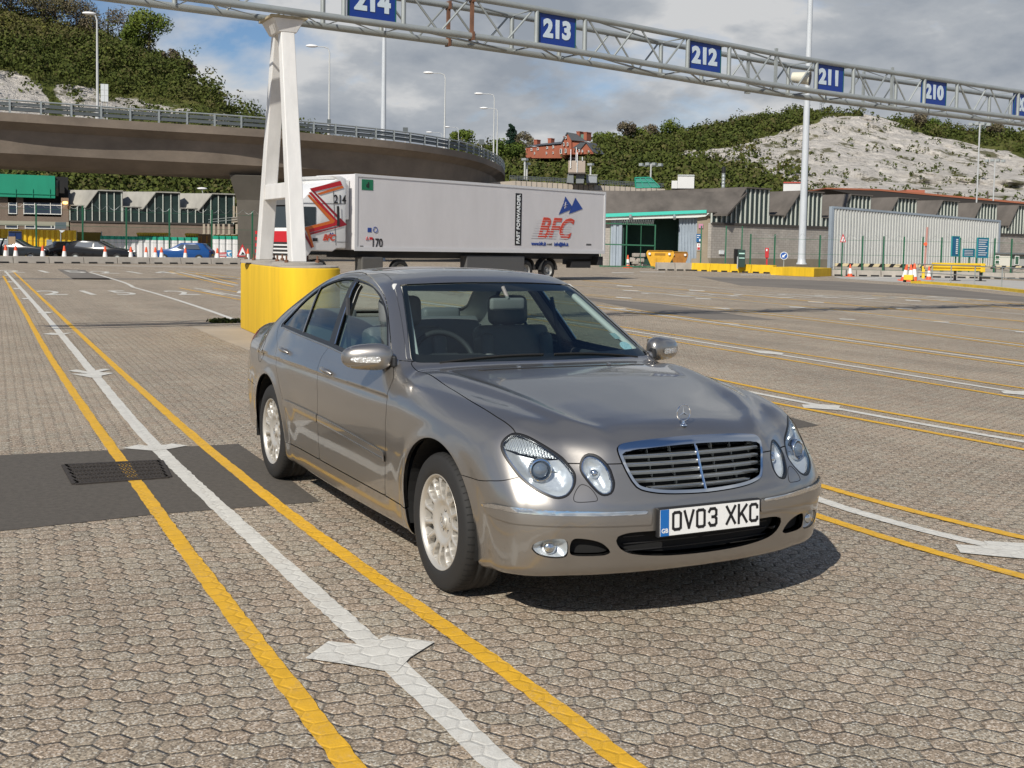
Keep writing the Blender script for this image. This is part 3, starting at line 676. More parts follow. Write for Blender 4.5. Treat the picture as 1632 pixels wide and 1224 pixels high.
    s1=lambda v:np.where(v[:,2]>.985,-.1,sm1(v)*.9)
    s3=lambda v:np.where(v[:,2]>1.05,-.1,-sm3(v)*.9)
    fd=sidef(lambda v:np.maximum.reduce([low(v),s1(v),-mid(v),.315-v[:,2]]))
    rd=sidef(lambda v:np.maximum.reduce([low(v),mid(v),s3(v),.315-v[:,2]]))
    fdoor,S=S.split(fd,.0020)
    rdoor,S=S.split(rd,.0020)
    # --- front wing
    fender,S=S.split(sidef(lambda v:np.maximum.reduce([-(v[:,0]+.70) if False else -sm1(v)*.9-np.where(v[:,2]>.985,1,0)*0,v[:,2]-1.003,-.80-v[:,0],.315-v[:,2]])),.0018)
    # --- boot, rear bumper, tail lamps
    tl,S=S.split(lambda v:np.where(v[:,0]<-3.5,sdpoly(np.stack([v[:,1]*.7+v[:,0]*.7,v[:,2]],1),catmull([(-2.36,.80),(-2.34,.93),(-2.2,.965),(-1.98,.95),(-1.96,.86),(-2.05,.74),(-2.25,.70)],4)),.1),.0015)
    bootf=lambda v:np.where(v[:,0]<-3.0,np.maximum.reduce([v[:,1]-.70,v[:,0]+3.33,.62-v[:,2]]),.1)
    boot,S=S.split(bootf,.0022)
    rbum,S=S.split(lambda v:np.maximum(v[:,2]-.60,v[:,0]+3.26),.002)
    # --- roof skin between the gutters
    yr=spl([(-3.0,.62),(-2.6,.55),(-2.3,.52),(-1.9,.515),(-1.68,.52),(-1.5,.548),(-1.28,.598),(-1.1,.642),(-.92,.69),(-.74,.745)])
    roof,S=S.split(lambda v:np.where(v[:,2]>1.0,np.maximum.reduce([v[:,1]-yr(v[:,0]),-2.75-v[:,0],v[:,0]+.715,1.012-v[:,2]]),.1),.0012)
    sill,S=S.split(sidef(lambda v:np.maximum.reduce([v[:,2]-.312,v[:,0]+.30,-2.56-v[:,0]])),.0015)
    # ---- objects
    mo=mirror_shell_obj
    mo('bonnet',hood,paint,T);mo('roof',roof,paint,T,depth=.006);mo('boot_lid',boot,paint,T)
    fbm=mo('front_bumper',bum,paint,T,depth=.02);mo('rear_bumper',rbum,paint,T);mo('body_side',S,paint,T)
    for sd in (-1,1):
        mo('front_wing',fender,paint,T,side=sd,depth=.02);mo('sill',sill,paint,T,side=sd)
        d1=mo('front_door',fdoor,paint,T,side=sd);d2=mo('rear_door',rdoor,paint,T,side=sd)
        mo('window_surround',trim,rubber,T,side=sd,off=-.002,depth=.01)
        mo('window_pillar_trim',bp_,rubber,T,side=sd,off=-.003,depth=.01);mo('quarter_divider',qs,rubber,d2,side=sd,off=-.002,depth=.01)
        fg2=fgl.keep(lambda v:v[:,2]-1.185) if sd<0 else fgl
        mo('window_glass',fg2,sglass,d1,side=sd,off=-.010,depth=0)
        mo('window_glass',rgl,sglass,d2,side=sd,off=-.008,depth=0);mo('quarter_glass',qgl,sglass,d2,side=sd,off=-.008,depth=0)
        # bright strip on the B pillar
        def surf(x,z,off=.001):
            p=np.array([[x,.7,z]]);
            for _ in range(12):
                f=field(*p.T);p[:,1]-=f*.9
            g_=grad(*p.T)[0];q=p[0]+g_/np.linalg.norm(g_)*off;return q*np.array([1,sd,1])
        mb=MB();mb.tube([surf(-1.672-.21*t/.37-.004,1.012+t*1.0,.003) for t in np.linspace(0,.355,8)],.0055,6);mb.build('bright_strip',chrome,T,smooth=True)
        mb=MB();mb.tube([surf(-2.32-.14*t-.0,1.035+t*.29,.0015) for t in np.linspace(0,1,6)],.004,6);mb.build('divider_bead',satin,d2,smooth=True)
        mb=MB();mb.tube([surf(x,z-.003,.003) for x,z in catmull([(-.86,.972),(-1.2,.972),(-1.5,.980),(-1.8,.996),(-2.32,1.018),(-2.80,1.038)],5,False)],.0055,6);mb.build('waist_strip',satin,T,smooth=True)
        # rub strip along the doors
        def band(name,za,zb,x0,x1,off,m,par):
            sh=full.keep(sidef(lambda v:np.maximum.reduce([v[:,2]-za(v[:,0]),zb(v[:,0])-v[:,2],x0-v[:,0],v[:,0]-x1])))
            return mo(name,sh,m,par,side=sd,off=off,depth=off+.002)
        za=spl([(-2.4,.598),(-1.7,.592),(-.6,.552),(-.3,.54)]);zb=spl([(-2.4,.556),(-1.7,.546),(-.6,.498),(-.3,.487)])
        band('rub_strip',za,zb,-1.722,-.625,.009,paint,d1);band('rub_strip',za,zb,-2.44,-1.735,.009,paint,d2)
        za2=lambda x:za(x)-.004-np.maximum(0,(x+.50))*.3;zb2=lambda x:zb(x)+.002
        mb=MB();mb.tube([surf(x,float(za(x))-.036,.0098) for x in np.linspace(-1.71,-.64,14)],.0018,5);mb.build('rub_strip_bead',chrome,d1,smooth=True)
        # handles
        for (hx,hz,dr) in ((-1.585,.862,d1),(-2.50,.903,d2)):
            c=surf(hx,hz,.012);mb=MB();P=[]
            for t in np.linspace(-1,1,9):
                q=surf(hx+t*.085,hz-.006*t,.004+.026*(1-t**4));P.append(q)
            mb.tube(P,[.006,.011,.0135,.0145,.015,.0155,.015,.0125,.007],8);mb.build('door_handle',paint,dr,smooth=60)
            mb=MB();P=[surf(hx+t*.07,hz+.008-.006*t,.032*(1-.5*t**4)) for t in np.linspace(-1,1,7)];mb.tube(P,.0035,6);mb.build('handle_strip',chrome,dr,smooth=60)
        # headlamps
        def lamp(name,sh,outer,cen,label=None):
            L0=mo(name,sh,black,T,side=sd,off=-.001,depth=.05)
            return L0
        # black gasket ring, reflector bowl, clear cover
        def ringsplit(sh,poly,w,uf): 
            return sh.split(lambda v:-(sdpoly(uf(v),poly)+w),0)
        g1,c1=ringsplit(bl,BL,.0085,U)
        hl=mo('headlamp',g1,rubber,T,side=sd,off=0,depth=.012)
        rim1,c1b=c1.split(lambda v:-(sdpoly(U(v),BL)+.0125),0)
        mo('lamp_rim',rim1,chrome,hl,side=sd,off=-.010,depth=.03)
        ldz=spl([(-.1,.705),(.04,.716),(.10,.722),(.17,.731),(.27,.745),(.4,.755)])
        ldf=lambda v:ldz(U(v)[:,0])-.0-v[:,2]+0.003
        tu,lo=c1b.split(ldf,.0015)
        refl=mat('reflector' ,(.62,.64,.66),.16,1.0) if sd<0 else bpy.data.materials['reflector']
        flut=bpy.data.materials.get('fluted_lens')
        if not flut:
            flut=mat('fluted_lens',(.66,.68,.68),.25,.55);tt=flut.node_tree;gg=tt.nodes.new('ShaderNodeNewGeometry');wv=tt.nodes.new('ShaderNodeTexWave');wv.bands_direction='Y';wv.inputs['Scale'].default_value=28;wv.inputs['Distortion'].default_value=1.2;wv.inputs['Detail Scale'].default_value=.6
            tt.links.new(gg.outputs['Position'],wv.inputs['Vector']);bb=tt.nodes.new('ShaderNodeBump');bb.inputs['Distance'].default_value=.006;tt.links.new(wv.outputs[1],bb.inputs['Height']);tt.links.new(bb.outputs[0],tt.nodes['Principled BSDF'].inputs['Normal'])
        bowlm=bpy.data.materials.get('lamp_bowl') or mat('lamp_bowl',(.72,.74,.75),.30,.60,bump=(26,.25,.01))
        mo('turn_signal',tu,flut,hl,side=sd,off=-.016,depth=.02)
        # bowl: reflector pushed back, deepest around the projector
        cpj=np.array([.655,.695,.672])
        Vb=project(lo.V.copy(),2);Gb=grad(*Vb.T);Gb/=np.linalg.norm(Gb,axis=1)[:,None]
        dd=np.linalg.norm(Vb-cpj,axis=1);edge=-(sdpoly(U(Vb),BL)+.0125)
        dep=.018+np.clip(edge/.03,0,1)*.030
        Vb=Vb-Gb*dep[:,None];lo2=Shell(Vb,lo.F)
        o_=mo('reflector_bowl',Shell(np.where(False,Vb,Vb),lo.F),bowlm,hl,side=sd,off=0,depth=0,proj=False,smooth=False);o_.data.polygons.foreach_set('use_smooth',[True]*len(o_.data.polygons))
        ax_=np.array([.93,.30*sd,.10]);ax_/=np.linalg.norm(ax_);u_,v_,a_=frame(ax_);Mx=np.stack([u_,v_,a_],1);cc=cpj*np.array([1,sd,1])
        mb=MB();mb.lathe([(.050,-.035),(.050,-.010),(.047,-.004),(.042,-.003),(.036,-.012),(.034,-.02)],32,Mx,cc);mb.build('projector_ring',chrome,hl,smooth=50)
        lensm=bpy.data.materials.get('projector_lens') or mat('projector_lens',(.10,.13,.17),.04,.0,coat=1,spec=1.0)
        mb=MB();mb.lathe([(.0345,-.018),(.032,-.006),(.025,.003),(.014,.009),(.0005,.011)],32,Mx,cc);mb.build('projector_lens',lensm,hl,smooth=70)
        mb=MB();c3=cc+np.array([.0,-.055*sd,-.052]);mb.lathe([(.045,-.004),(.034,-.022),(.018,-.034),(.001,-.038)],24,Mx,c3);mb.build('high_beam_reflector',refl,hl,smooth=60)
        mb=MB();cb_=np.array([.520,.742*sd,.757]);mb.lathe([(.016,.0),(.012,-.006),(.007,.003),(.001,.005)],16,Mx,cb_);mb.build('signal_bulb',bowlm,hl,smooth=60)
        mb=MB();ld=[U(np.array([p]))[0] for p in Vb[:1]]
        mo('lens_cover',c1,clear,hl,side=sd,off=-.0015,depth=0)
        # inner oval lamp
        g1,c1=ringsplit(sl,SL,.0075,U);h2=mo('inner_headlamp',g1,rubber,T,side=sd,off=0,depth=.012)
        rim1,c1b=c1.split(lambda v:-(sdpoly(U(v),SL)+.013),0);mo('lamp_rim',rim1,chrome,h2,side=sd,off=-.008,depth=.03)
        Vb=project(c1b.V.copy(),2);Gb=grad(*Vb.T);Gb/=np.linalg.norm(Gb,axis=1)[:,None];edge=-(sdpoly(U(Vb),SL)+.013)
        Vb=Vb-Gb*(.016+.040*np.sqrt(np.clip(edge/.045,0,1)))[:,None]
        o_=mo('reflector_bowl',Shell(Vb,c1b.F),bowlm,h2,side=sd,depth=0,proj=False,smooth=False);o_.data.polygons.foreach_set('use_smooth',[True]*len(o_.data.polygons))
        cs=np.array([.725,.475*sd,.655]);mb=MB();mb.lathe([(.022,-.02),(.020,.002),(.012,.010),(.001,.013)],20,Mx,cs);mb.build('bulb_shield',chrome,h2,smooth=60)
        mo('lens_cover',c1,clear,h2,side=sd,off=-.0015,depth=0)
        # fog lamp and side intake
        fo=mo('fog_lamp',fg,clear,T,side=sd,off=-.003,depth=.004)
        Vb=project(fg.V.copy(),2);Gb=grad(*Vb.T);Gb/=np.linalg.norm(Gb,axis=1)[:,None];edge=-sdpoly(U(Vb),FG);Vb=Vb-Gb*(.010+.035*np.clip(edge/.03,0,1))[:,None]
        o_=mo('reflector_bowl',Shell(Vb,fg.F),bowlm,fo,side=sd,depth=0,proj=False,smooth=False);o_.data.polygons.foreach_set('use_smooth',[True]*len(o_.data.polygons))
        mb=MB();mb.lathe([(.028,-.02),(.026,.0),(.016,.008),(.001,.011)],20,Mx,(.735,.69*sd,.363));mb.build('fog_projector',chrome,fo,smooth=60)
        mo('side_intake',si,gap,T,side=sd,off=-.035,depth=0)
        # chrome and body coloured bumper moulding
        sx=lambda v:np.maximum(.47-v[:,0],.285-v[:,1]);zt=spl([(.40,.500),(.47,.508),(.52,.520),(.6,.525),(.75,.522),(.85,.513),(.95,.508)]);zl=spl([(.40,.500),(.47,.490),(.52,.476),(.6,.465),(.75,.461),(.85,.457),(.95,.453)])
        mould=full.keep(front(lambda v:np.maximum.reduce([v[:,2]-zt(v[:,0]),zl(v[:,0])-v[:,2],sx(v)])))
        ml=mo('bumper_moulding',mould,paint,T,side=sd,off=.010,depth=.012)
        zc=spl([(.40,.500),(.47,.502),(.6,.508),(.7,.505),(.85,.497),(.95,.494)])
        crs=full.keep(front(lambda v:np.maximum.reduce([v[:,2]-zt(v[:,0])-.001,zc(v[:,0])-v[:,2],.475-v[:,0],.30-v[:,1]])))
        mo('chrome_strip',crs,chrome,ml,side=sd,off=.0135,depth=.005)
        # washer cover outline
        wc=catmull([(.755,.557,.62),(.772,.53,.612),(.79,.512,.585),(.806,.508,.563),(.803,.525,.556),(.785,.59,.556),(.772,.602,.568),(.762,.585,.60)],5)
        wc=project(np.array(wc),3);mb=MB();mb.tube(wc*np.array([1,sd,1]),.0016,5,closed=True);mb.build('washer_cover_gap',gap,fbm)
        # tail lamp
        tlm=bpy.data.materials.get('tail_lamp_red') or mat('tail_lamp_red',(.35,.012,.01),.15,0,coat=1)
        mo('tail_lamp',tl,tlm,T,side=sd,depth=.02)
        # fuel flap line on one side only
        if sd<0:
            th=np.linspace(0,2*math.pi,28,endpoint=False);pp=[surf(-3.12+.085*math.cos(a),.86+.085*math.sin(a),.0) for a in th];mb=MB();mb.tube(pp,.0014,5,closed=True);mb.build('fuel_flap_gap',gap,T)
        # mirror
        mr=MB();n1,n2=16,20;vs=[];fs=[]
        cM=np.array([-.800,.926,1.022]);
        for i in range(n1+1):
            th=math.pi*i/n1
            for j in range(n2):
                ph=2*math.pi*j/n2;e=.72
                sg=lambda a,q:math.copysign(abs(a)**q,a)
                a=sg(math.cos(th),e);r_=sg(math.sin(th),e)
                p=np.array([.070*r_*sg(math.cos(ph),.9),.124*a,.074*r_*sg(math.sin(ph),.85)])
                # the outer end is rounder and lower, the back is cut flat for the mirror glass
                k=(p[1]+.118)/.236
                p[2]*=(1.05-.22*k);p[2]-=.006*k;p[0]=max(p[0],-.035)
                p[0]*=(1.08-.25*k);p[0]-=.075*k
                vs.append((cM+p)*np.array([1,sd,1]))
        for i in range(n1):
            for j in range(n2):
                q=(i*n2+j,i*n2+(j+1)%n2,(i+1)*n2+(j+1)%n2,(i+1)*n2+j);fs.append(q)
        mr.add(vs,fs);mh=mr.build('door_mirror',paint,T,smooth=60)
        mb=MB();mb.box((-.765,.806*sd,1.000),(.060,.03,.06),0,taper=.8);mb.build('mirror_foot',black,mh,bevel=.01);mb=MB();mb.box((-.78,.790*sd,.985),(.09,.04,.05),0,taper=.7);mb.build('mirror_base',paint,mh,bevel=.012)
        # repeater lamp set in the front of the housing
        def ms(yy,zz,o=.002):
            k=1-((.118-(yy))/.236);k=(yy+.118)/.236;zz0=(zz+.006*k)/(1.05-.22*k)
            r_=max(1-(abs(yy)/.118)**(2/.72),0.02)**.36;s_=min(abs(zz0)/(.074*r_),.98);cph=(1-s_**(2/.85))**.45
            x=.070*r_*cph*(1.08-.25*k)-.075*k+o;return (cM+np.array([x,yy,zz]))*np.array([1,sd,1])
        mb=MB();G_=[];ys_=np.linspace(-.045,.095,14);zs_=np.linspace(-.016,.016,5)
        for yy in ys_:
            for zz in zs_:
                tq=(yy-.025)/.07;G_.append(ms(yy,zz*(1-.5*max(tq,0)**3)*(1 if abs(tq)<.97 else .5)-.012,.003))
        fs=[(i*5+j,i*5+j+1,(i+1)*5+j+1,(i+1)*5+j) for i in range(13) for j in range(4)];mb.add(G_,fs);
        rp=bpy.data.materials.get('repeater_lens') or mat('repeater_lens',(.72,.72,.70),.12,.35,coat=1,bump=(70,.9,.02))
        mb.build('mirror_repeater',rp,mh,smooth=True)
        mgl=bpy.data.materials.get('mirror_glass') or mat('mirror_glass',(.8,.85,.9),.02,1)
        mb=MB();mb.box((-.868,.935*sd,1.018),(.004,.17,.105),-.3*sd);mb.build('mirror_glass',mgl,mh)
    # glass and frit
    wg=mo('windscreen',ws,glass,T,off=-.004,depth=0);mo('windscreen_border',frit,rubber,wg,off=-.006,depth=0)
    mo('rear_window',rg,glass,T,off=-.004,depth=0)
    # cowl under the windscreen
    mb=MB();P=[(x,y) for x,y in catmull([(-.50,0),(-.53,.3),(-.60,.55),(-.70,.74)],6,False)]
    for sd in (-1,1):
        for (a,b) in zip(P[:-1],P[1:]):
            mb.quad((a[0]+.03,a[1]*sd,.965),(b[0]+.03,b[1]*sd,.955),(b[0]-.16,b[1]*sd,.985),(a[0]-.16,a[1]*sd,.99))
    mb.build('scuttle_panel',gap,T)
    # wipers
    for y0,y1,z in ((.05,.62,1.0),(-.60,-.02,1.0)):
        P=[]
        for t in np.linspace(0,1,10):
            y=y0+(y1-y0)*t;p=np.array([[-.60-.10*abs(y)**2,abs(y),1.012+.012*math.sin(t*3.1)]]);p=project(p,4)[0];P.append((p[0]+.006,y,p[2]-.004))
        mb=MB();mb.tube(P,.006,6);mb.build('wiper',gap,T,smooth=True)
    # washer jets and bonnet vent panel
    for y in (-.27,.27):
        mb=MB();p=project(np.array([[-.38,abs(y),.985]]),4)[0];mb.box((p[0],y,p[2]+.006),(.026,.016,.012));mb.build('washer_jet',satin,T,bevel=.004)
    vp=full.keep(lambda v:np.where((v[:,0]>-.6)&(v[:,2]>.9),np.maximum(np.abs(v[:,0]+.385+.10*v[:,1]**2)-.035,v[:,1]-.50-(v[:,0]+.385)),.1))
    mo('air_intake_panel',vp,satin if False else paint,T,off=.0035,depth=.003)
    # grille
    g1,c1=gr.split(lambda v:-(sdpoly(v[:,1:],GR)+np.where(v[:,2]>.74,.032,.014)+np.where(v[:,2]>.735,0,0)),0)
    G=mo('radiator_grille',g1,chrome,T,off=.008,depth=.03)
    grey=mat('grille_slat',(.40,.42,.42),.32,.6)
    inner=sdpoly
    GRm=GR
    def halfw(z):
        ys=np.linspace(0,.42,85);d=sdpoly(np.stack([ys,np.full(85,z)],1),GRm)+.014;k=np.where(d<0)[0];return ys[k[-1]] if len(k) else 0
    for i,z in enumerate(np.linspace(.594,.722,5)):
        hw=halfw(z)
        mb=MB();n=18;top=[];
        ysn=np.linspace(-hw,hw,n)
        pr=project(np.array([[.8-(z-.6)*.6,abs(y),z] for y in ysn]),5)
        # fix z drift: march along x at constant z
        X=[]
        for y in ysn:
            a,b_=.4,1.0
            for _ in range(22):
                m_=(a+b_)/2
                if field(np.array([m_]),np.array([abs(y)]),np.array([z]))[0]<0:a=m_
                else:b_=m_
            X.append(a)
        vs=[];
        for y,x in zip(ysn,X):
            for dx,dz in ((-.010,.0065),(-.006,.002),(-.012,-.0075),(-.045,-.010),(-.045,.004)): vs.append((x+dx,y,z+dz))
        fs=[(k*5+j,k*5+(j+1)%5,(k+1)*5+(j+1)%5,(k+1)*5+j) for k in range(n-1) for j in range(5)]
        mb.add(vs,fs);mb.build('grille_slat',grey,G,bevel=0)
        mb=MB();mb.tube([(x-.007,y,z+.006) for y,x in zip(ysn,X)],.0022,6);mb.build('slat_edge',chrome,G,smooth=True)
    X0=[]
    for z in np.linspace(.576,.768,10):
        a,b_=.4,1.0
        for _ in range(22):
            m_=(a+b_)/2
            if field(np.array([m_]),np.array([0.]),np.array([z]))[0]<0:a=m_
            else:b_=m_
        X0.append((a,z))
    mb=MB();vs=[];
    for x,z in X0: vs+=[(x+.004,-.006,z),(x+.007,0,z),(x+.004,.006,z),(x-.03,.006,z),(x-.03,-.006,z)]
    fs=[(k*5+j,k*5+(j+1)%5,(k+1)*5+(j+1)%5,(k+1)*5+j) for k in range(9) for j in range(5)];mb.add(vs,fs);mb.build('grille_centre_bar',chrome,G)
    for y in np.arange(-.33,.34,.11):
        if abs(y)<.02:continue
        mb=MB()
        for z0,z1 in [(.60+.032*i,.626-.007+.032*i) for i in range(4)]+[(.728,.745)]:
            if halfw((z0+z1)/2)<abs(y)+.01:continue
            zz=(z0+z1)/2;x=np.interp(zz,[q[1] for q in X0],[q[0] for q in X0])-.30*y*y-.034
            mb.box((x-.012,y,zz),(.02,.002,z1-z0))
        if mb.v: mb.build('grille_fin',grey,G)
    mo('grille_backing',c1,gap,G,off=-.05,depth=0)
    mo('lower_intake',ci,gap,T,off=-.05,depth=0)
    # mesh bars in the lower intake
    for z in (.335,.365,.395):
        mb=MB();P=[]
        for y in np.linspace(-.38,.38,14): P.append((.862-.16*y*y-.03,y,z))
        mb.tube(P,.0035,5);mb.build('intake_bar',black,T)
    # liner behind the panel gaps
    liner=full.keep(lambda v:-archf(v)).keep(lambda v:v[:,2]-1.0).keep(front(lambda v:.02-np.minimum(sdpoly(v[:,1:],GR),sdpoly(v[:,1:],CI)))).keep(front(lambda v:.01-np.minimum.reduce([sdpoly(U(v),BL),sdpoly(U(v),SL),sdpoly(U(v),FG),sdpoly(U(v),SI)])))
    liner=liner.keep(lambda v:np.where((v[:,2]>.93)&(v[:,0]<-.55)&(v[:,0]>-3.2),.1,-.1)) if False else liner
    mo('inner_structure',liner,gap,T,off=-.016,depth=0)
    # headliner and inner pillars
    hn=full.keep(lambda v:.985-v[:,2]).keep(lambda v:-(wsf(v)-.012)).keep(lambda v:-(np.where(v[:,0]<-2.1,sdpoly(v[:,1:],RG),.1)-.01)).keep(sidef(lambda v:.008-sdpoly(v[:,[0,2]],DL))if False else (lambda v:np.where(v[:,1]>.42,.010-sdpoly(v[:,[0,2]],DL),-.1))).keep(lambda v:np.maximum(v[:,0]+.66,-3.35-v[:,0]))
    o_=mo('headlining',hn,headl,T,off=-.022,depth=0)
    [mo('inner_pillar',bp_,headl,T,side=q_,off=-.03,depth=.02) for q_ in (-1,1)]
    # ---------- number plate
    c=np.array([.905,0,.462]);ux=np.array([0,1,0.]);uyv=np.array([-.03,0,1.]);uyv/=np.linalg.norm(uyv);un=np.cross(ux,uyv)
    mb=MB();mb.box(c-un*.012,(.022,.534,.125));pl=mb.build('number_plate',black,T,bevel=.004)
    whp=mat('plate_white',(.78,.78,.76),.35);blk=mat('plate_black',(.01,.01,.012),.4);blu=mat('plate_blue',(.01,.13,.42),.35)
    mb=MB();M3=np.stack([un,ux,uyv],1);mb.box(c+un*.001,(.003,.520,.111),R=M3);mb.build('plate_face',whp,pl)
    mb=MB();mb.box(c-ux*.239+un*.0035,(.002,.042,.111),R=M3);mb.build('plate_band',blu,pl)
    def glyph(name,strokes,x0,m,h=.079,w_=.050,t=.0125):
        mb=MB()
        for st in strokes:
            for a,b in zip(st[:-1],st[1:]):
                pa=c+un*.0037+ux*(x0+a[0]*w_)+uyv*((a[1]-.5)*h+.004);pb=c+un*.0037+ux*(x0+b[0]*w_)+uyv*((b[1]-.5)*h+.004)
                d=(pb-pa);L_=np.linalg.norm(d);d/=L_;n_=np.cross(un,d);e_=t/2
                pa2=pa-d*e_*.75;pb2=pb+d*e_*.75
                mb.add([pa2-n_*e_,pb2-n_*e_,pb2+n_*e_,pa2+n_*e_],[(0,1,2,3)])
                mb.v=[tuple(v) for v in mb.v]
        # lift every stroke a hair so that no two are flush
        nq=len(mb.f)
        vs=list(mb.v)
        for i in range(nq):
            for j in mb.f[i]: vs[j]=tuple(np.array(vs[j])+un*.00012*i)
        mb.v=vs;return mb.build(name,m,pl,fix=False)
    e=.12;O=[[(e,.12),(.0+e,.88),(.28,1-.05),(.72,1-.05),(1-e,.88),(1-e,.12),(.72,.05),(.28,.05),(e,.12)]]
    Gl={'O':O,'V':[[(0.05,.97),(.5,.06),(.95,.97)]],'0':O,'3':[[(e,.80),(.28,.95),(.72,.95),(1-e,.84),(1-e,.62),(.72,.51),(.45,.51)],[(.72,.51),(1-e,.40),(1-e,.16),(.72,.05),(.28,.05),(e,.2)]],
        'X':[[(.05,.97),(.95,.03)],[(.95,.97),(.05,.03)]],'K':[[(e,1.0),(e,0.)],[(.95,.97),(.2,.40)],[(.42,.56),(.97,.03)]],'C':[[(1-e,.76),(1-e,.86),(.72,.95),(.28,.95),(e,.86),(e,.14),(.28,.05),(.72,.05),(1-e,.14),(1-e,.24)]]}
    xs=-.202
    for ch in 'OV03 XKC':
        if ch==' ': xs+=.036;continue
        glyph('plate_character',Gl[ch],xs,blk);xs+=.0615
    put_text('plate_country_letters','GB',whp,pl,c-ux*.239-uyv*.034+un*.0052,ux,uyv,size=.026,extrude=.0003,bold=.0006)
    # ---------- bonnet star
    hx=.688;p=project(np.array([[hx,0.001,.83]]),4)[0];z0=p[2]
    st=MB();st.lathe([(.016,0),(.0155,.004),(.009,.008),(.0065,.012),(.005,.022)],20,None,(hx,0,z0-.001));orn=st.build('bonnet_ornament',chrome,T,smooth=60)
    cen=np.array([hx,0,z0+.020+.036]);rr=.0355;ringp=[cen+np.array([0.,rr*math.cos(a),rr*math.sin(a)]) for a in np.linspace(0,2*math.pi,40,endpoint=False)]
    mb=MB();mb.tube(ringp,.0024,8,closed=True);mb.build('ornament_ring',chrome,orn,smooth=True)
    mb=MB()
    for k in range(3):
        a=math.pi/2+k*2*math.pi/3;d=np.array([0,math.cos(a),math.sin(a)]);s_=np.array([0,-math.sin(a),math.cos(a)])
        mb.add([cen+np.array([.003,0,0]),cen+s_*.0055,cen+d*rr,cen-s_*.0055,cen+np.array([-.003,0,0])],[(0,1,2),(0,2,3),(4,2,1),(4,3,2)])
    mb.build('ornament_star',chrome,orn)
    # ---------- wheels
    tyre=mat('tyre_rubber',(.016,.0155,.015),.75,bump=(140,.15,.002));alloy=mat('alloy',(.50,.475,.43),.42,.45,coat=.25);disc=mat('brake_disc',(.05,.045,.04),.6,.3);bolt=mat('dark_bolt',(.06,.055,.05),.5,.6)
    def wheel(ax,sd,steer=0.):
        M=np.array([[1,0,0],[0,0,sd],[0,1,0]],float) # local z -> outward y*sd, local x->x, local y->z
        M=np.stack([[1,0,0],[0,0,1],[0,sd,0]],1)
        M=rotz(steer)@M;c=np.array([ax,.775*sd,ZW+.003])  # .088 to the outer face
        Rt=.322
        mb=MB();mb.lathe([(.212,-.10),(.225,-.112),(.27,-.116),(.300,-.110),(.316,-.098),(.321,-.085),(.3225,-.06),(.3175,-.055),(.3175,-.049),(.3225,-.045),(.323,-.02),(.318,-.015),(.318,-.009),(.323,-.004),(.323,.022),(.318,.027),(.318,.033),(.3225,.038),(.321,.072),(.317,.084),(.308,.096),(.298,.101),(.285,.104),(.262,.107),(.240,.106),(.226,.101),(.2185,.093),(.215,.085)],96,M,c)
        tmb=mb
        # tread blocks: transverse sipes cut into the shoulder
        sp=MB()
        for k in range(60):
            a=2*math.pi*k/60
            for (h0,h1) in ((.042,.093),(-.10,-.062)):
                ca,sa=math.cos(a),math.sin(a);u=np.array([ca,sa,0]);t_=np.array([-sa,ca,0])
                for rr_,hh in ((.3235,h0),):
                    p0=u*.3232+np.array([0,0,h0]);p1=u*.3222+np.array([0,0,(h0+h1)/2+.006]);p2=u*(.3125)+np.array([0,0,h1])
                    w2=.0022;q=[p0-t_*w2,p0+t_*w2,p1+t_*w2,p1-t_*w2,p2+t_*w2+np.array([0,0,.0]),p2-t_*w2]
                    b0=len(sp.v);sp.v+=[tuple(c+M@(x*np.array([1.0012,1.0012,1]))) for x in q];sp.f+=[(b0,b0+1,b0+2,b0+3),(b0+3,b0+2,b0+4,b0+5)];sp.m+=[0,0]
        # rim
        mb=MB();mb.lathe([(.221,.093),(.2235,.0965),(.2215,.1),(.216,.0985),(.212,.092),(.206,.083),(.2035,.07),(.198,-.08)],72,M,c)
        rim=mb.build('rim',alloy,None,smooth=45)
        # disc with oval slots, cut out of a polar grid
        nr,na=44,336;rs=np.linspace(.026,.206,nr)
        def prof(r):
            return np.interp(r,[.0,.03,.045,.075,.10,.15,.185,.200,.206],[.070,.070,.062,.066,.078,.088,.088,.086,.083])
        VV=[];
        for r in rs:
            for k in range(na): VV.append((r,2*math.pi*k/na))
        VV=np.array(VV);ns_=15
        aa=(VV[:,1]*ns_/(2*math.pi))%1.0-.5;loc=aa*2*math.pi/ns_*VV[:,0]
        # capsule from r=.132 to .183 with a growing radius
        r0,r1=.134,.181;tt_=np.clip((VV[:,0]-r0)/(r1-r0),0,1);rad=.0180+.0105*tt_
        sdv=np.hypot(VV[:,0]-(r0+tt_*(r1-r0)),loc)-rad
        Fq=[(i*na+k,i*na+(k+1)%na,(i+1)*na+(k+1)%na,(i+1)*na+k) for i in range(nr-1) for k in range(na)]
        P3=np.stack([VV[:,0]*np.cos(VV[:,1]),VV[:,0]*np.sin(VV[:,1]),prof(VV[:,0])],1)
        # scoop towards the slot edge, so that each spoke has a rounded crown
        P3[:,2]-=.006*np.exp(-np.maximum(sdv,0)/.0035)*(VV[:,0]<.203)
        sh=Shell(np.concatenate([P3,sdv[:,None]],1),Fq).keep(lambda v:-v[:,3])
        P=sh.V[:,:3];ed=set()
        for q in sh.F:
            for i in range(len(q)):ed.add((q[i],q[(i+1)%len(q)]))
        bd=[e_ for e_ in ed if (e_[1],e_[0]) not in ed and np.hypot(*P[e_[0],:2])>.03 and np.hypot(*P[e_[0],:2])<.2055]
        n0=len(P);vs=list(P)+list(P-np.array([0,0,.03]));mb=MB();fs=[tuple(q) for q in sh.F]+[(a,b,b+n0,a+n0)[::-1] for a,b in bd]
        mb.add([c+M@v for v in vs],fs);mb.build('wheel_face',alloy,rim,smooth=50)
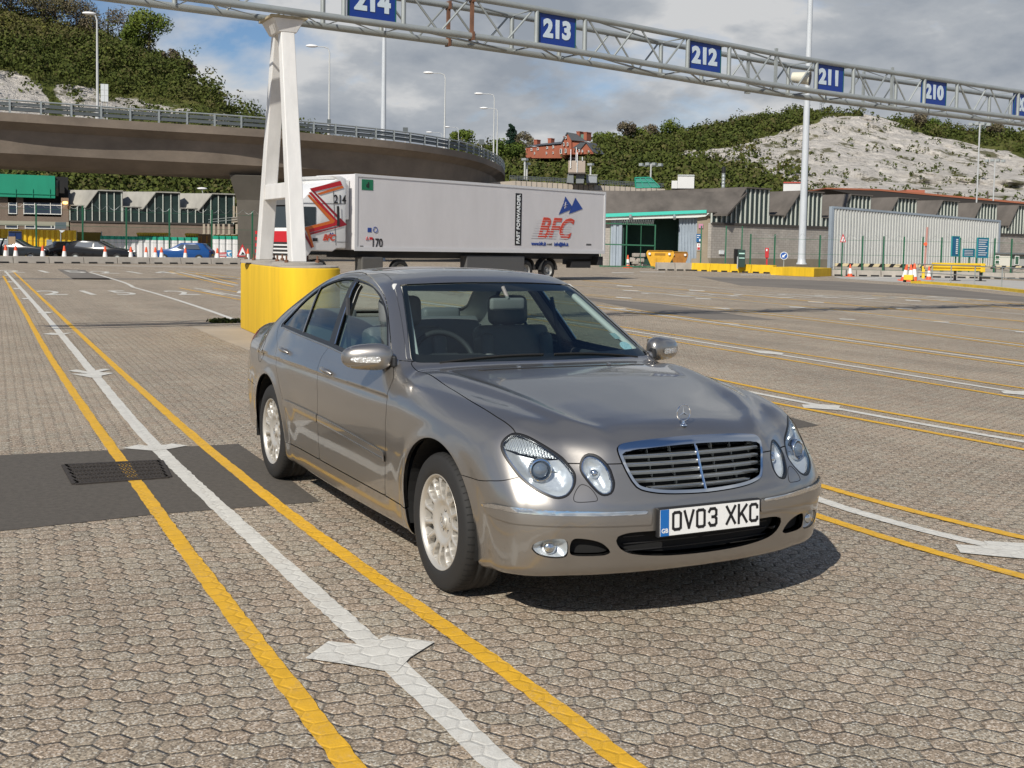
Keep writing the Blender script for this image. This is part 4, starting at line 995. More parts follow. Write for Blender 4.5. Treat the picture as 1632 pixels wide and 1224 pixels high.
        mb=MB();mb.lathe([(.031,.060),(.031,.074),(.028,.0775),(.0005,.079)],28,M,c);cap=mb.build('centre_cap',alloy,rim,smooth=40)
        mb=MB();rp=[c+M@np.array([.022*math.cos(a),.022*math.sin(a),.0785]) for a in np.linspace(0,2*math.pi,24,endpoint=False)];mb.tube(rp,.0015,5,closed=True)
        for k in range(3):
            a=math.pi/2+k*2*math.pi/3;q=[np.array([0,0,.0805])]+[np.array([math.cos(a+da)*rr_,math.sin(a+da)*rr_,.0795]) for da,rr_ in ((math.pi/3,.004),(0,.022),(-math.pi/3,.004))];mb.add([c+M@v for v in q],[(0,1,2),(0,2,3)])
        mb.build('cap_emblem',chrome,cap,fix=False)
        for k in range(5):
            a=math.pi/2+k*2*math.pi/5;o=np.array([.056*math.cos(a),.056*math.sin(a),0]);mb=MB();mb.lathe([(.0125,.056),(.0125,.0635),(.0095,.0640),(.0085,.0600),(.0005,.0600)],14,M,c+M@o);mb.build('wheel_bolt',bolt,rim)
        mb=MB();mb.lathe([(.0,.02),(.148,.02),(.148,.005)],40,M,c);mb.build('brake_disc',disc,rim,smooth=30)
        mb=MB();mb.lathe([(.15,.0),(.20,-.02),(.20,-.09)],24,M,c);mb.build('wheel_barrel',gap,rim)
        tmb.cm=1;b0=len(tmb.v);tmb.v+=sp.v;tmb.f+=[tuple(b0+i for i in f) for f in sp.f];tmb.m+=[1]*len(sp.f);wo_=tmb.build('tyre',[tyre,gap],None,smooth=50)
        wt=thing('wheel',None,None,(0,0,0));wt.parent=T
        for o in (wo_,rim): o.parent=wt
        return wt
    for ax in AX:
        for sd in (-1,1): 
            wheel(ax,sd,0)
            mb=MB();n=28;ang_=np.linspace(-.25,math.pi+.25,n);pr_=[(ax+.392*math.cos(a)+(.01 if ax==0 else 0),.335+.392*math.sin(a)) for a in ang_]
            vs=[(x,.875*sd,z) for x,z in pr_]+[(x,.50*sd,z) for x,z in pr_];mb.add(vs,[(i,i+1,n+i+1,n+i) for i in range(n-1)]+[tuple(range(n,2*n))]);mb.build('arch_liner',gap,T)
    # underbody
    mb=MB();mb.bx(-3.55,.60,-.72,.72,.20,.24);mb.bx(-2.5,-.45,-.80,.80,.19,.23);mb.tube([(-3.9,-.45,.27),(-2.2,-.3,.22)],.03,8);mb.build('underbody',gap,T)
    # ---------- interior
    lea=mat('seat_leather',(.14,.15,.155),.55,bump=(60,.2,.004));dash=mat('dashboard_vinyl',(.03,.032,.035),.6);lt=mat('light_trim',(.58,.58,.55),.75);grh=mat('headrest_grey',(.20,.195,.185),.6)
    def seat(x,y):
        mb=MB();mb.box((x,y,.50),(.52,.50,.16));mb.box((x-.30,y,.80),(.14,.50,.62),R=Matrix.Rotation(-.22,3,'Y') and np.array(Matrix.Rotation(-.22,3,'Y')))
        for s_ in (-1,1): mb.box((x-.27,y+s_*.21,.80),(.17,.09,.52),R=np.array(Matrix.Rotation(-.22,3,'Y')))
        s=mb.build('front_seat',lea,T,bevel=.04,seg=3,smooth=50)
        mb=MB();mb.box((x-.405,y,1.20),(.10,.27,.19),R=np.array(Matrix.Rotation(-.12,3,'Y')));mb.build('headrest',lea,s,bevel=.045,seg=4,smooth=50)
        for s_ in (-1,1):
            mb=MB();mb.tube([(x-.385,y+s_*.055,1.05),(x-.395,y+s_*.055,1.13)],.006,8);mb.build('headrest_post',chrome,s,smooth=True)
    seat(-1.38,-.37);seat(-1.38,.37)
    mb=MB();mb.box((-2.45,0,.50),(.55,1.30,.16));mb.box((-2.78,0,.80),(.16,1.32,.60),R=np.array(Matrix.Rotation(-.35,3,'Y')));rs_=mb.build('rear_seat',lea,T,bevel=.04,seg=3,smooth=50)
    for y in (-.40,.40):
        mb=MB();mb.box((-2.93,y,1.09),(.09,.30,.13));mb.build('headrest',lea,rs_,bevel=.035,seg=3,smooth=50)
    mb=MB();mb.bx(-3.36,-2.86,-.70,.70,1.015,1.035);mb.build('parcel_shelf',lt,T)
    mb=MB();mb.add([(-.56,-.72,.955),(-.56,.72,.955),(-.75,.72,.985),(-.75,-.72,.985),(-.95,.70,.975),(-.95,-.70,.975),(-1.02,.68,.88),(-1.02,-.68,.88),(-.95,.68,.60),(-.95,-.68,.60)],[(0,1,2,3),(3,2,4,5),(5,4,6,7),(7,6,8,9)]);db=mb.build('dashboard',dash,T)
    mb=MB();mb.box((-.90,-.37,.985),(.16,.34,.05));mb.build('instrument_hood',dash,db,bevel=.02,seg=3)
    mb=MB();a_=np.array(Matrix.Rotation(R_(62),3,'Y'));cw=np.array([-1.10,-.37,.945]);mb.tube([cw+a_@np.array([.188*math.cos(t),.188*math.sin(t),0]) for t in np.linspace(0,2*math.pi,40,endpoint=False)],.0165,10,closed=True);sw=mb.build('steering_wheel',dash,T,smooth=True)
    mb=MB();mb.box(cw+a_@np.array([.02,0,.01]),(.14,.17,.05),R=a_)
    for t in (math.pi/2,-math.pi/2,0): mb.box(cw+a_@np.array([.11*math.cos(t),.11*math.sin(t),0]),(.12 if t==0 else .035,.035 if t==0 else .12,.02),R=a_)
    mb.build('wheel_boss',dash,sw,bevel=.012)
    for sd in (-1,1):
        mb=MB();mb.bx(-2.75,-.75,.755*sd-.02,.755*sd+.02,.45,.965);mb.build('door_trim',darktr,T,bevel=.015)
        mb=MB();mb.beam((-.74,.715*sd,1.0),(-1.36,.545*sd,1.375),.085,.03);mb.build('pillar_trim',lt,T,bevel=.012)
        mb=MB();mb.tube([(-1.80,.70*sd,1.28),(-1.72,.72*sd,1.0),(-1.62,.70*sd,.6)],.014,6);mb.build('seat_belt',darktr,T)
    mb=MB();cmr=np.array([-1.10,0.02,1.275]);mb.box(cmr,(.035,.235,.072),R=rotz(.12));im=mb.build('interior_mirror',grh,T,bevel=.018,seg=4,smooth=50);mb=MB();mb.tube([cmr+np.array([.01,0,.03]),(-1.12,0,1.375)],.011,8);mb.build('mirror_stalk',grh,im,smooth=True)
    # paper discs stuck in the corner of the windscreen
    stk=mat('tax_disc',(.45,.66,.72),.6,noise=(120,.5));
    def wsp(y,z,off=-.012):
        a,b_=-1.6,-.3
        for _ in range(24):
            m_=(a+b_)/2
            if field(np.array([m_]),np.array([y]),np.array([z]))[0]<0:a=m_
            else:b_=m_
        g_=grad(np.array([a]),np.array([y]),np.array([z]))[0];return np.array([a,y,z])+g_/np.linalg.norm(g_)*off
    mb=MB();pc=[wsp(.615+.045*math.cos(t),1.058+.022*math.sin(t)) for t in np.linspace(0,2*math.pi,24,endpoint=False)];mb.poly(pc);mb.build('tax_disc',stk,T,fix=False)
    mb=MB();mb.poly([wsp(.575,1.095),wsp(.625,1.095),wsp(.610,1.125),wsp(.56,1.125)]);mb.build('paper_permit',mat('paper_permit',(.30,.42,.42),.7,noise=(90,.3)),T,fix=False)
    return T
build_saloon()

# ================= helpers for things placed by ground point =================
def local(root):
    """parts were built in world coordinates: keep them there under a root with its own location"""
    M=Matrix.Translation(root.location)@Matrix.Rotation(root.rotation_euler.z,4,'Z')
    for ch in root.children: ch.matrix_parent_inverse=M.inverted()
    return root
Mgalv=mat('galvanised',(.33,.355,.35),.5,.35,noise=(3,.12));Mrust=mat('rusty_steel',(.15,.072,.042),.85,noise=(9,.35));Mwsteel=mat('white_painted_steel',(.70,.69,.67),.42,noise=(3.5,.13,(1,1,.3)));Mgreypole=mat('grey_pole',(.50,.53,.56),.45,noise=(1,.05))
Mblue=mat('sign_blue',(.008,.035,.22),.35);Mwhite=mat('sign_white',(.74,.77,.78),.45);Mdig=mat('sign_digit_grey',(.52,.60,.66),.4);Mconcw=mat('weathered_concrete',(.34,.31,.27),.85,noise=(1.2,.2),bump=(30,.3,.004));Myblk=mat('yellow_masonry_paint',(.66,.42,.012),.85,noise=(2.4,.20,(1,1,.12)),bump=(40,.12,.004))
Mblack=mat('black',(.012,.012,.012),.7);Mgreen=mat('green_paint',(.015,.11,.055),.5);Mcone=mat('cone_orange',(.72,.10,.03),.5);Mconew=mat('cone_white',(.75,.75,.72),.5)
# ================= lane gantry =================
GL0=np.array([-14.65,2.55,0.]);gd=np.array([-.12,1.,0.]);gd/=np.linalg.norm(gd);gn=np.array([gd[1],-gd[0],0.])   # gn points to +x (towards camera)
def gx(s,o,z):
    t=min(max((s-3.5)/10.,0),1);return GL0+gd*s+gn*o+np.array([0,0,z-(.20*t*t*(3-2*t) if z>5.35 else 0)])
def g_s(px,py,o): 
    p=onplane(px,py,GL0+gn*o,gn);return (p-GL0)@gd,p[2]
GW=.42;ZB,ZT=5.42,6.10
gan=thing('lane_gantry','long grey tubular steel truss gantry on a white A shaped leg over the lanes','gantry',GL0)
s0=-9.;s1=26.
for o in (GW,-GW):
    for z,r in ((ZB,.062),(ZT,.058)):
        B=MB();B.tube([gx(q,o,z) for q in np.linspace(s0,s1,36)],r,12);B.build('chord',Mgalv,gan,smooth=60)
# posts at the signs, from the photograph
posts=[g_s(x,y,GW)[0] for x,y in ((548,20),(643,35),(855,50),(932,55),(1096,85),(1162,95),(1301,112),(1360,125),(1473,142),(1525,150),(1622,170))]
posts=[-6.6,-5.3,-2.9,-1.7]+posts+[posts[-1]+.95,posts[-1]+3.5]
for s in posts:
    for o in (GW,-GW):
        B=MB();B.tube([gx(s,o,ZB),gx(s,o,ZT)],.045,10);B.build('post',Mgalv,gan,smooth=60)
allp=[-.12,.12]+posts;allp.sort()
for a,b in zip(allp[:-1],allp[1:]):
    if b-a>1.45:
        n=max(1,round((b-a)/1.35));dl=(b-a)/n
        for o in (GW,-GW):
            B=MB()
            for k in range(n):
                u=a+dl*k;B.tube([gx(u+.06,o,ZT),gx(u+dl/2,o,ZB)],.020,6);B.tube([gx(u+dl/2+.03,o,ZB),gx(u+dl-.06,o,ZT)],.020,6)
            B.build('diagonal_bracing',Mgalv,gan,smooth=60)
    for z_ in (ZT,ZB):
        B=MB();B.tube([gx(b,GW,z_),gx(b,-GW,z_),gx(a,GW,z_)],.020,6);B.build('cross_bracing',Mgalv,gan,smooth=60)
B=MB()
for a_s in range(-9,26,1): B.beam(gx(a_s,-.10,ZB+.11),gx(a_s+1,-.10,ZB+.11),.16,.07,up=np.array([0,0,1.]))
B.build('cable_tray',mat('dark_steel',(.035,.037,.037),.6),gan)
sj=g_s(752,40,GW)[0]
for ds in (0.,):
    for o in (GW,-GW):
        B=MB();B.beam(gx(sj+ds,o,ZB-.06),gx(sj+ds,o,ZT+.06),.06,.06)
        for z in (ZB,ZT):B.box(gx(sj+ds,o,z),(.15,.05,.15),math.atan2(gd[1],gd[0])+math.pi/2)
        B.build('bolted_joint',Mrust,gan)
for (x,y) in ((1237,90),(1422,120)):
    s=g_s(x,y,GW)[0]
    for o in (GW,-GW):
        B=MB();B.beam(gx(s,o,ZB-.05),gx(s,o,ZT+.12),.055,.055);B.box(gx(s,o,ZB-.02),(.13,.06,.16),1.6);B.build('splice',Mgalv,gan)
# the A shaped leg
def leg(bx_,dz=0):
    B=MB();n=1;y0=2.62
    top=np.array([-14.62+(.16 if bx_>-14.6 else -.20),2.55,5.20]);bot=np.array([bx_,y0,1.30])
    for (p,wx,wy) in ((None,0,0),):
        a,b=bot,top;vs=[]
        for q,wx,wy in ((a,.125,.125),(b,.10,.115)): vs+=[(q[0]+i*wx,q[1]+j*wy,q[2]) for i,j in ((-1,-1),(1,-1),(1,1),(-1,1))]
        B.add(vs,[(3,2,1,0),(4,5,6,7),(0,1,5,4),(1,2,6,5),(2,3,7,6),(3,0,4,7)])
    return B.build('leg',Mwsteel,gan,bevel=.012)
leg(-16.05);leg(-13.98)
B=MB();B.add([(-15.62,2.50,2.36),(-14.10,2.50,2.36),(-14.10,2.72,2.36),(-15.62,2.72,2.36),(-15.55,2.50,2.62),(-14.18,2.50,2.62),(-14.18,2.72,2.62),(-15.55,2.72,2.62)],[(3,2,1,0),(4,5,6,7),(0,1,5,4),(1,2,6,5),(2,3,7,6),(3,0,4,7)]);B.build('leg_crossbar',Mwsteel,gan,bevel=.01)
B=MB();B.add([(-14.94,2.40,5.10),(-14.34,2.40,5.10),(-14.34,2.70,5.10),(-14.94,2.70,5.10),(-15.00,2.28,5.32),(-14.28,2.28,5.32),(-14.28,2.82,5.32),(-15.00,2.82,5.32)],[(3,2,1,0),(4,5,6,7),(0,1,5,4),(1,2,6,5),(2,3,7,6),(3,0,4,7)]);B.build('leg_head',Mwsteel,gan,bevel=.01)
B=MB();B.box((-14.64,2.55,5.338),(.80,.62,.035));B.build('bearing_plate',mat('stained_plate',(.42,.36,.24),.7,noise=(8,.4)),gan)
for bx_ in (-16.05,-13.98):
    B=MB();B.lathe([(.42,1.245),(.42,1.285),(.34,1.30),(.0,1.30)],28,None,(bx_,2.62,0));B.build('base_pad',Mconcw,gan)
    for i in (-1,1):
        for j in (-1,1):
            B=MB();B.lathe([(.035,1.29),(.035,1.33),(.016,1.335),(.016,1.40),(0,1.40)],8,None,(bx_+.27*i,2.62+.26*j,0));B.build('anchor_bolt',Mrust,gan)
local(gan)
blk=thing('yellow_plinth','long yellow painted concrete plinth with rounded ends under the white gantry leg','concrete plinth',(-14.9,2.7,0))
def stadium(L,Wd,n=14):
    out=[(L/2-Wd/2+Wd/2*math.cos(a),Wd/2*math.sin(a)) for a in np.linspace(-math.pi/2,math.pi/2,n)]
    return out+[(-x,-y) for x,y in out]
ang_=-.085
def pt2(x,y): c,s=math.cos(ang_),math.sin(ang_);return (-14.95+x*c-y*s,2.72+x*s+y*c)
B=MB();B.prism([pt2(*p) for p in stadium(4.6,.98)],2,0.0,1.22);B.build('plinth_body',Myblk,blk,bevel=.02,smooth=50)
B=MB();B.prism([pt2(x*.985,y*.96) for x,y in stadium(4.6,.98)],2,1.215,1.25);B.build('plinth_cap',Mconcw,blk,bevel=.01)
local(blk)
for i,(dx) in enumerate((0,.10,.2)):
    pass
# lane signs
SL_={'214':'blue 214 lane sign cut by the top edge, next to the white gantry leg','213':'blue 213 lane sign just right of the rusty bolted gantry joint','212':'blue 212 lane sign above the depot, left of the loudspeaker','211':'blue 211 lane sign right of the loudspeaker and tall mast','210':'blue 210 lane sign over the chalk cliff, second from the right edge','209':'blue lane sign half cut off by the right edge of the picture'}
def lane_sign(no,x0,x1,yt,yb):
    sa,_=g_s(x0,yt,GW+.02);sb,_=g_s(x1,yt,GW+.02);w=sb-sa;c=(sa+sb)/2;h=.61
    z=5.46+h/2
    T=thing('lane_sign',SL_[no],'sign',gx(c,GW-.02,z),group='numbered lane signs on the gantry')
    cc=gx(c,GW-.04,z);B=MB();R3=np.stack([gd,gn*-1,np.array([0,0,1.])],1)
    B.box(cc,(w,.04,h),R=R3);B.build('sign_panel',Mblue,T,bevel=.004)
    B=MB()
    for a in ((-w/2+.012,0,.024,h),(w/2-.012,0,.024,h)):B.box(cc+gd*a[0]+gn*.0225,(a[2],.006,a[3]),R=R3)
    B.box(cc+np.array([0,0,h/2-.012])+gn*.0222,(w-.05,.006,.02),R=R3);B.box(cc-np.array([0,0,h/2-.012])+gn*.0222,(w-.05,.006,.02),R=R3)
    B.build('sign_frame',mat('sign_frame_green',(.01,.10,.10),.5) if 'sign_frame_green' not in bpy.data.materials else bpy.data.materials['sign_frame_green'],T)
    put_text('sign_number',no,Mdig,T,cc+gn*.026,gd,(0,0,1),size=.455,extrude=.004,bold=.023,sx=1.10*w/1.02)
    return local(T)
for no,x0,x1 in (('214',556,633),('213',860,920),('212',1099,1153),('211',1304,1350),('210',1476,1515),('209',1624,1654)): lane_sign(no,x0,x1,40,90)
# loudspeaker
c=gx(g_s(1278,122,0)[0],.05,ZB+.34);T=thing('loudspeaker','cream horn loudspeaker mounted inside the gantry between signs 212 and 211','loudspeaker',c)
M_=np.stack(frame(np.array([.75,.60,-.1])),1);cream=mat('cream_plastic',(.62,.60,.50),.5)
B=MB();B.lathe([(.001,-.26),(.11,-.26),(.12,-.22),(.145,.10),(.165,.14),(.160,.15),(.125,.10),(.06,.02),(.05,-.05),(0.001,-.05)],28,M_,c);B.build('horn',cream,T,smooth=50)
B=MB();B.lathe([(.001,.14),(.055,.13),(.06,.10),(.03,.02),(.02,-.05)],20,M_,c);B.build('horn_centre',cream,T,smooth=50)
local(T)
# ================= high mast =================
mb_=gp(1277,431);Mz=mb_
mast=thing('lighting_mast','very tall pale grey lighting mast rising from a yellow block','mast',mb_)
B=MB();B.lathe([(.46,.54),(.46,.60),(.36,.72),(.325,1.1),(.315,4),(.155+.10,16),(.20,30)],24,None,(mb_[0],mb_[1],0));B.build('mast_pole',Mgreypole,mast,smooth=50)
for k in range(12):
    a=k*math.pi/6;B=MB();B.lathe([(.022,.60),(.022,.66),(0,.66)],6,None,(mb_[0]+.42*math.cos(a),mb_[1]+.42*math.sin(a),0));B.build('mast_bolt',Mgalv,mast)
local(mast)
a_=gp(1228,438.5);b_=gp(1297,441.5);c_=gp(1325,440);d_=a_+(c_-b_)
T=thing('yellow_plinth','low yellow concrete block carrying the tall lighting mast','concrete plinth',(a_+c_)/2)
B=MB();B.prism([tuple(p[:2]) for p in (a_,b_,c_,d_)],2,0,.56);B.build('plinth_body',Myblk,T,bevel=.02);local(T)
# ================= articulated lorry =================
def lorry():
    A=at(565,400,48.3);Bq=at(963,403,60.);A[2]=0;Bq[2]=0
    ex=(Bq-A);Lt=np.linalg.norm(ex);ex/=Lt;ey=np.array([-ex[1],ex[0],0.])   # ex to the rear, ey away from camera?
    if ey@(CP-A)>0: ey=-ey
    T=thing('articulated_lorry','white articulated lorry with red and orange zigzag cab and grey refrigerated trailer','lorry',A)
    def W(x,y,z): return A+ex*x+ey*y+np.array([0,0,z])
    R3=np.stack([ex,ey,np.array([0,0,1.])],1);bx=lambda B,x0,x1,y0,y1,z0,z1:B.box(W((x0+x1)/2,(y0+y1)/2,(z0+z1)/2),(x1-x0,y1-y0,z1-z0),R=R3)
    body=mat('trailer_panel',(.60,.585,.59),.45,noise=(.9,.07,(1,1,.35)));edge=mat('trailer_rail',(.60,.60,.61),.4);cabw=mat('cab_white',(.74,.74,.73),.3,coat=.4);red=mat('cab_red',(.48,.012,.02),.35);dred=mat('cab_dark_red',(.27,.008,.02),.35);ora=mat('cab_orange',(.62,.14,.02),.35);chas=mat('chassis_dark',(.02,.02,.021),.7);gls=mat('cab_glass',(.02,.03,.035),.08,coat=.5);navy=mat('logo_navy',(.012,.05,.26),.4);gr=mat('lorry_grey',(.09,.09,.09),.6);bk=mat('letter_black',(.014,.014,.015),.6);lr=mat('logo_red',(.55,.055,.025),.45)
    ZB_,ZT_=1.37,4.47
    B=MB();bx(B,0,Lt,0,2.6,ZB_,ZT_);tr=B.build('trailer_box',body,T,bevel=.03)
    B=MB()
    for (x0,x1,z0,z1) in ((-.02,Lt+.02,ZT_-.10,ZT_+.015),(-.02,Lt+.02,ZB_-.03,ZB_+.14),(-.02,.13,ZB_+.14,ZT_-.1),(Lt-.10,Lt+.02,ZB_+.14,ZT_-.1)): bx(B,x0,x1,-.025,.0,z0,z1)
    B.build('trailer_rail',edge,tr)
    B=MB();bx(B,-.62,-.03,.3,2.3,2.6,4.25);B.build('refrigeration_unit',cabw,T,bevel=.05)
    B=MB()
    for k in range(9): bx(B,-.58,-.30,.285,.30,2.75+k*.15,2.80+k*.15)
    B.build('cooling_vents',chas,T)
    def txt(nm,s,m,x,z,size,xs=1.,sh=0,rot=0,bold=0.,par=None,sp=1.,yo=-.012):
        ux,uy=ex,np.array([0,0,1.])
        if rot: ux,uy=uy,-ex
        return put_text(nm,s,m,par or tr,W(x,yo,z),ux,uy,size=size,extrude=.006,bold=bold,shear=sh,sx=xs,sp=sp)
    # along the side facing us x runs to the right in the picture
    def X(px): # picture column on the side plane
        p=onplane(px,350,W(0,0,0),ey);return (p-A)@ex
    def Zp(px,py): return onplane(px,py,W(0,0,0),ey)[2]
    x0,x1=X(821),X(831);B=MB();bx(B,x0,x1,-.012,0,Zp(826,391),Zp(826,308));B.build('name_band',bk,tr)
    txt('band_lettering','FAST FORWARDER',Mwhite,(x0+x1)/2,(Zp(826,391)+Zp(826,308))/2,.29,rot=1,bold=.008,yo=-.02,xs=.93)
    x0,x1=X(576),X(594);B=MB();bx(B,x0,x1,-.012,0,Zp(585,303),Zp(585,286));B.build('green_square',mat('label_green',(.01,.16,.075),.5),tr);txt('letter',"d",bk,(x0+x1)/2,Zp(585,295),.30,yo=-.02,bold=.01)
    # big sloping company letters with speed lines cut in
    zc=(Zp(880,382)+Zp(880,349))/2;hh=Zp(880,349)-Zp(880,382)
    o=txt('company_letters','BFC',lr,X(883),zc,hh*1.38,xs=1.02,sh=.38,bold=.035,sp=1.0)
    B=MB()
    for k in range(8):
        z=zc-hh*.42+hh*.84*k/7;th=.010+.030*(1-k/7.)
        for xa_,xb_ in ((846,868),(870,886),(891,905)): bx(B,X(xa_)+k*.055,X(xb_)+k*.055,-.0195,-.0185,z-th/2,z+th/2)
    # stripes only over the left half of each letter
    B.build('letter_speed_lines',body,tr)
    def tri(nm,pts,m,yo=-.013):
        B=MB();P=[W(X(px),yo,Zp(px,py)) for px,py in pts];B.poly(P);B.poly([p-ey*.004 for p in P][::-1]);return B.build(nm,m,tr,fix=False)
    tri('logo_arrow',[(890,342),(907,335),(911,329),(900,313),(897,325)],navy);tri('logo_arrow',[(906,341),(928,333),(916,315)],navy)
    B=MB();cs=W(X(900),-.022,Zp(900,327))
    for k in range(3):
        a=k*math.pi/3+.3;d=ex*math.cos(a)+np.array([0,0,math.sin(a)]);B.beam(cs-d*.17,cs+d*.17,.03,.004)
    B.build('snowflake',body,tr)
    txt('web_address','www.bfc.it',navy,X(859),Zp(859,388.5),.24,bold=.009);txt('mail_address','info@bfc.it',navy,X(895),Zp(895,389.5),.235,bold=.008);txt('small_word','e-mail',gr,X(876),Zp(876,389),.15)
    txt('fleet_number','170',bk,X(601),Zp(601,388),.52,bold=.008,xs=.8)
    B=MB();bx(B,X(586),X(592),-.012,0,Zp(589,370),Zp(589,363));B.build('blue_label',navy,tr);B=MB();cl=W(X(598),-.014,Zp(598,366));B.tube([cl+ex*.11*math.cos(a)+np.array([0,0,.11*math.sin(a)]) for a in np.linspace(0,6.28,20,endpoint=False)],.014,5,closed=True);B.build('ring_label',navy,tr)
    B=MB();w1=W(X(583),-.014,Zp(583,382));w2=W(X(587.5),-.014,Zp(587.5,382));w3=W(X(585),-.014,Zp(585,377));B.tube([w1,w2,w3],.013,4,closed=True);bx(B,X(589),X(594),-.012,0,Zp(591,382),Zp(591,378));B.build('red_label',red,tr)
    B=MB();bx(B,X(935),X(943),-.012,0,Zp(939,391),Zp(939,388.5));bx(B,X(574),X(579),-.012,0,Zp(577,394),Zp(577,391.5));B.build('side_reflector',gr,tr)
    # chassis
    B=MB();bx(B,.2,Lt-.1,.5,2.1,1.05,1.36);bx(B,Lt-.35,Lt+.03,.1,2.5,.75,1.2);bx(B,Lt-2.4,Lt-.9,.15,.5,.62,.95);B.build('chassis',chas,T)
    B=MB();bx(B,Lt*.40,Lt*.635,.06,.5,.45,1.18);B.build('pallet_box',gr,T,bevel=.02)
    B=MB();bx(B,X(579),X(613),.05,.55,.45,1.1);B.build('fuel_tank',mat('tank_metal',(.14,.135,.125),.5,.5),T,bevel=.06)
    rub=bpy.data.materials['tyre_rubber'] if 'tyre_rubber' in bpy.data.materials else mat('lorry_tyre',(.018,.018,.018),.85);hubm=mat('lorry_hub',(.28,.28,.27),.5,.4)
    Mw=np.stack([ex,np.array([0,0,1.]),-ey],1)
    xs_=[X(813),X(844)-.02,X(879),X(643),X(512)]
    for k,xx in enumerate(xs_):
        for yy in (.30,2.3):
            c=W(xx,yy,.50);wr=thing('wheel',None,None,c);wr.parent=T;sgn=1 if yy<1 else -1;Mq=np.stack([ex,np.array([0,0,1.]),-ey*sgn],1)
            B=MB();B.lathe([(.27,-.12),(.44,-.13),(.50,-.08),(.50,.10),(.47,.14),(.38,.155),(.29,.13)],32,Mq,c);a=B.build('tyre',rub,wr,smooth=45)
            B=MB();B.lathe([(.29,.13),(.27,.10),(.19,.02 if k<3 else .05),(.12,.02),(.10,.10),(.0,.11)],24,Mq,c);a=B.build('rim',hubm,wr,smooth=45)
            for q in wr.children:q.matrix_parent_inverse=Matrix.Translation(c).inverted()
    for xx in xs_[:3]:
        B=MB();P=[W(xx+.60*math.cos(t),0.08,.52+.60*math.sin(t)) for t in np.linspace(0,math.pi,12)];P2=[W(xx+.60*math.cos(t),0.55,.52+.60*math.sin(t)) for t in np.linspace(0,math.pi,12)]
        B.add(P+P2,[(i,i+1,13+i,12+i) for i in range(11)]);B.build('mudguard',chas,T,fix=False)
    # cab
    cx0,cx1=X(473),X(553);y0,y1=.05,2.5
    prof=[(cx0+.05,.95),(cx0,1.25),(cx0+.02,2.15),(cx0+.30,3.35),(cx0+.72,3.72),(cx0+2.0,4.20),(cx1-.75,4.34),(cx1-.30,4.36),(cx1,4.25),(cx1,1.42),(X(512)+.85,1.42),(X(512)+.62,1.30),(X(512)+.5,1.30),(X(512)-.42,1.32),(X(512)-.72,.95),(X(512)-.82,.5),(cx0+.15,.45)]
    B=MB();n=len(prof);vs=[W(x,y0,z) for x,z in prof]+[W(x,y1,z) for x,z in prof];B.add(vs,[tuple(range(n)),tuple(range(2*n-1,n-1,-1))]+[(i,n+i,n+(i+1)%n,(i+1)%n) for i in range(n)])
    cab=B.build('cab',cabw,T,bevel=.07,seg=3,smooth=40)
    def sidep(nm,pts,m,yo=0.,par=cab):
        B=MB();P=[W(X2(px,y0),y0-.012+yo,Z2(px,py,y0)) for px,py in pts];B.poly(P);B.poly([p-ey*.006 for p in P][::-1]);return B.build(nm,m,par,fix=False)
    def X2(px,yy):
        p=onplane(px,350,W(0,yy,0),ey);return (p-A)@ex
    def Z2(px,py,yy): return onplane(px,py,W(0,yy,0),ey)[2]
    cc_=lambda l:[(400+a/7.2,270+b/7.2) for a,b in l]
    sidep('side_window',cc_([(570,425),(742,430),(742,630),(575,665)]),gls)
    # zigzag bands
    Z_=[(1030,135),(670,225),(980,590),(612,680),(700,890)]
    sidep('zigzag_dark_red',cc_([(1020,130),(1040,180),(720,255),(668,220)]),red,-.002)
    sidep('zigzag_dark_red',cc_([(668,220),(712,240),(1095,632),(1010,655),(990,560)]),dred,-.004)
    sidep('zigzag_red',cc_([(655,262),(690,262),(990,590),(975,640),(940,590)]),red,-.006)
    sidep('zigzag_orange',cc_([(1045,185),(1060,212),(790,290),(750,275)]),ora,-.003)
    sidep('zigzag_orange',cc_([(642,300),(665,290),(960,590),(935,625),(612,700),(612,665),(905,590)]),ora,-.008)
    sidep('zigzag_red',cc_([(650,690),(960,610),(985,640),(670,725)]),red,-.010);sidep('zigzag_dark_red',cc_([(665,730),(1095,632),(1090,640),(680,750)]),dred,-.012)
    sidep('zigzag_red',cc_([(605,700),(640,760),(705,890),(690,905),(600,740)]),dred,-.012);sidep('zigzag_orange',cc_([(625,690),(660,690),(720,890),(700,895)]),ora,-.014)
    sidep('air_duct',cc_([(980,420),(1005,420),(1012,650),(985,650)]),chas,-.016);sidep('duct_edge',cc_([(1008,425),(1025,440),(1030,560),(1014,560)]),cabw,-.018)
    B=MB();p1=W(X2(400+945/7.2,y0),y0-.014,Z2(530,330,y0));
    for xx in (400+940/7.2,400+1000/7.2-4): pass
    for (a,b_) in (((570,383),(1085,392)),((940,230),(975,870)),((570,850),(600,845)),((985,830),(1110,835))):
        q=cc_([a,b_]);B.beam(W(X2(q[0][0],y0),y0-.008,Z2(*q[0],y0)),W(X2(q[1][0],y0),y0-.008,Z2(*q[1],y0)),.02,.012)
    B.build('panel_gap',gr,cab)
    sidep('door_handle',cc_([(708,788),(762,788),(762,825),(708,825)]),chas,-.006)
    q=cc_([(1018,350)])[0];put_text('cab_number','214',bk,cab,W(X2(q[0],y0),y0-.02,Z2(*q,y0)),ex,(0,0,1),size=.50,extrude=.004,bold=.008,sx=.85)
    q=cc_([(890,785)])[0];put_text('cab_letters','BFC',lr,cab,W(X2(q[0],y0),y0-.02,Z2(*q,y0)),ex,(0,0,1),size=.34,extrude=.004,bold=.012,shear=.35)
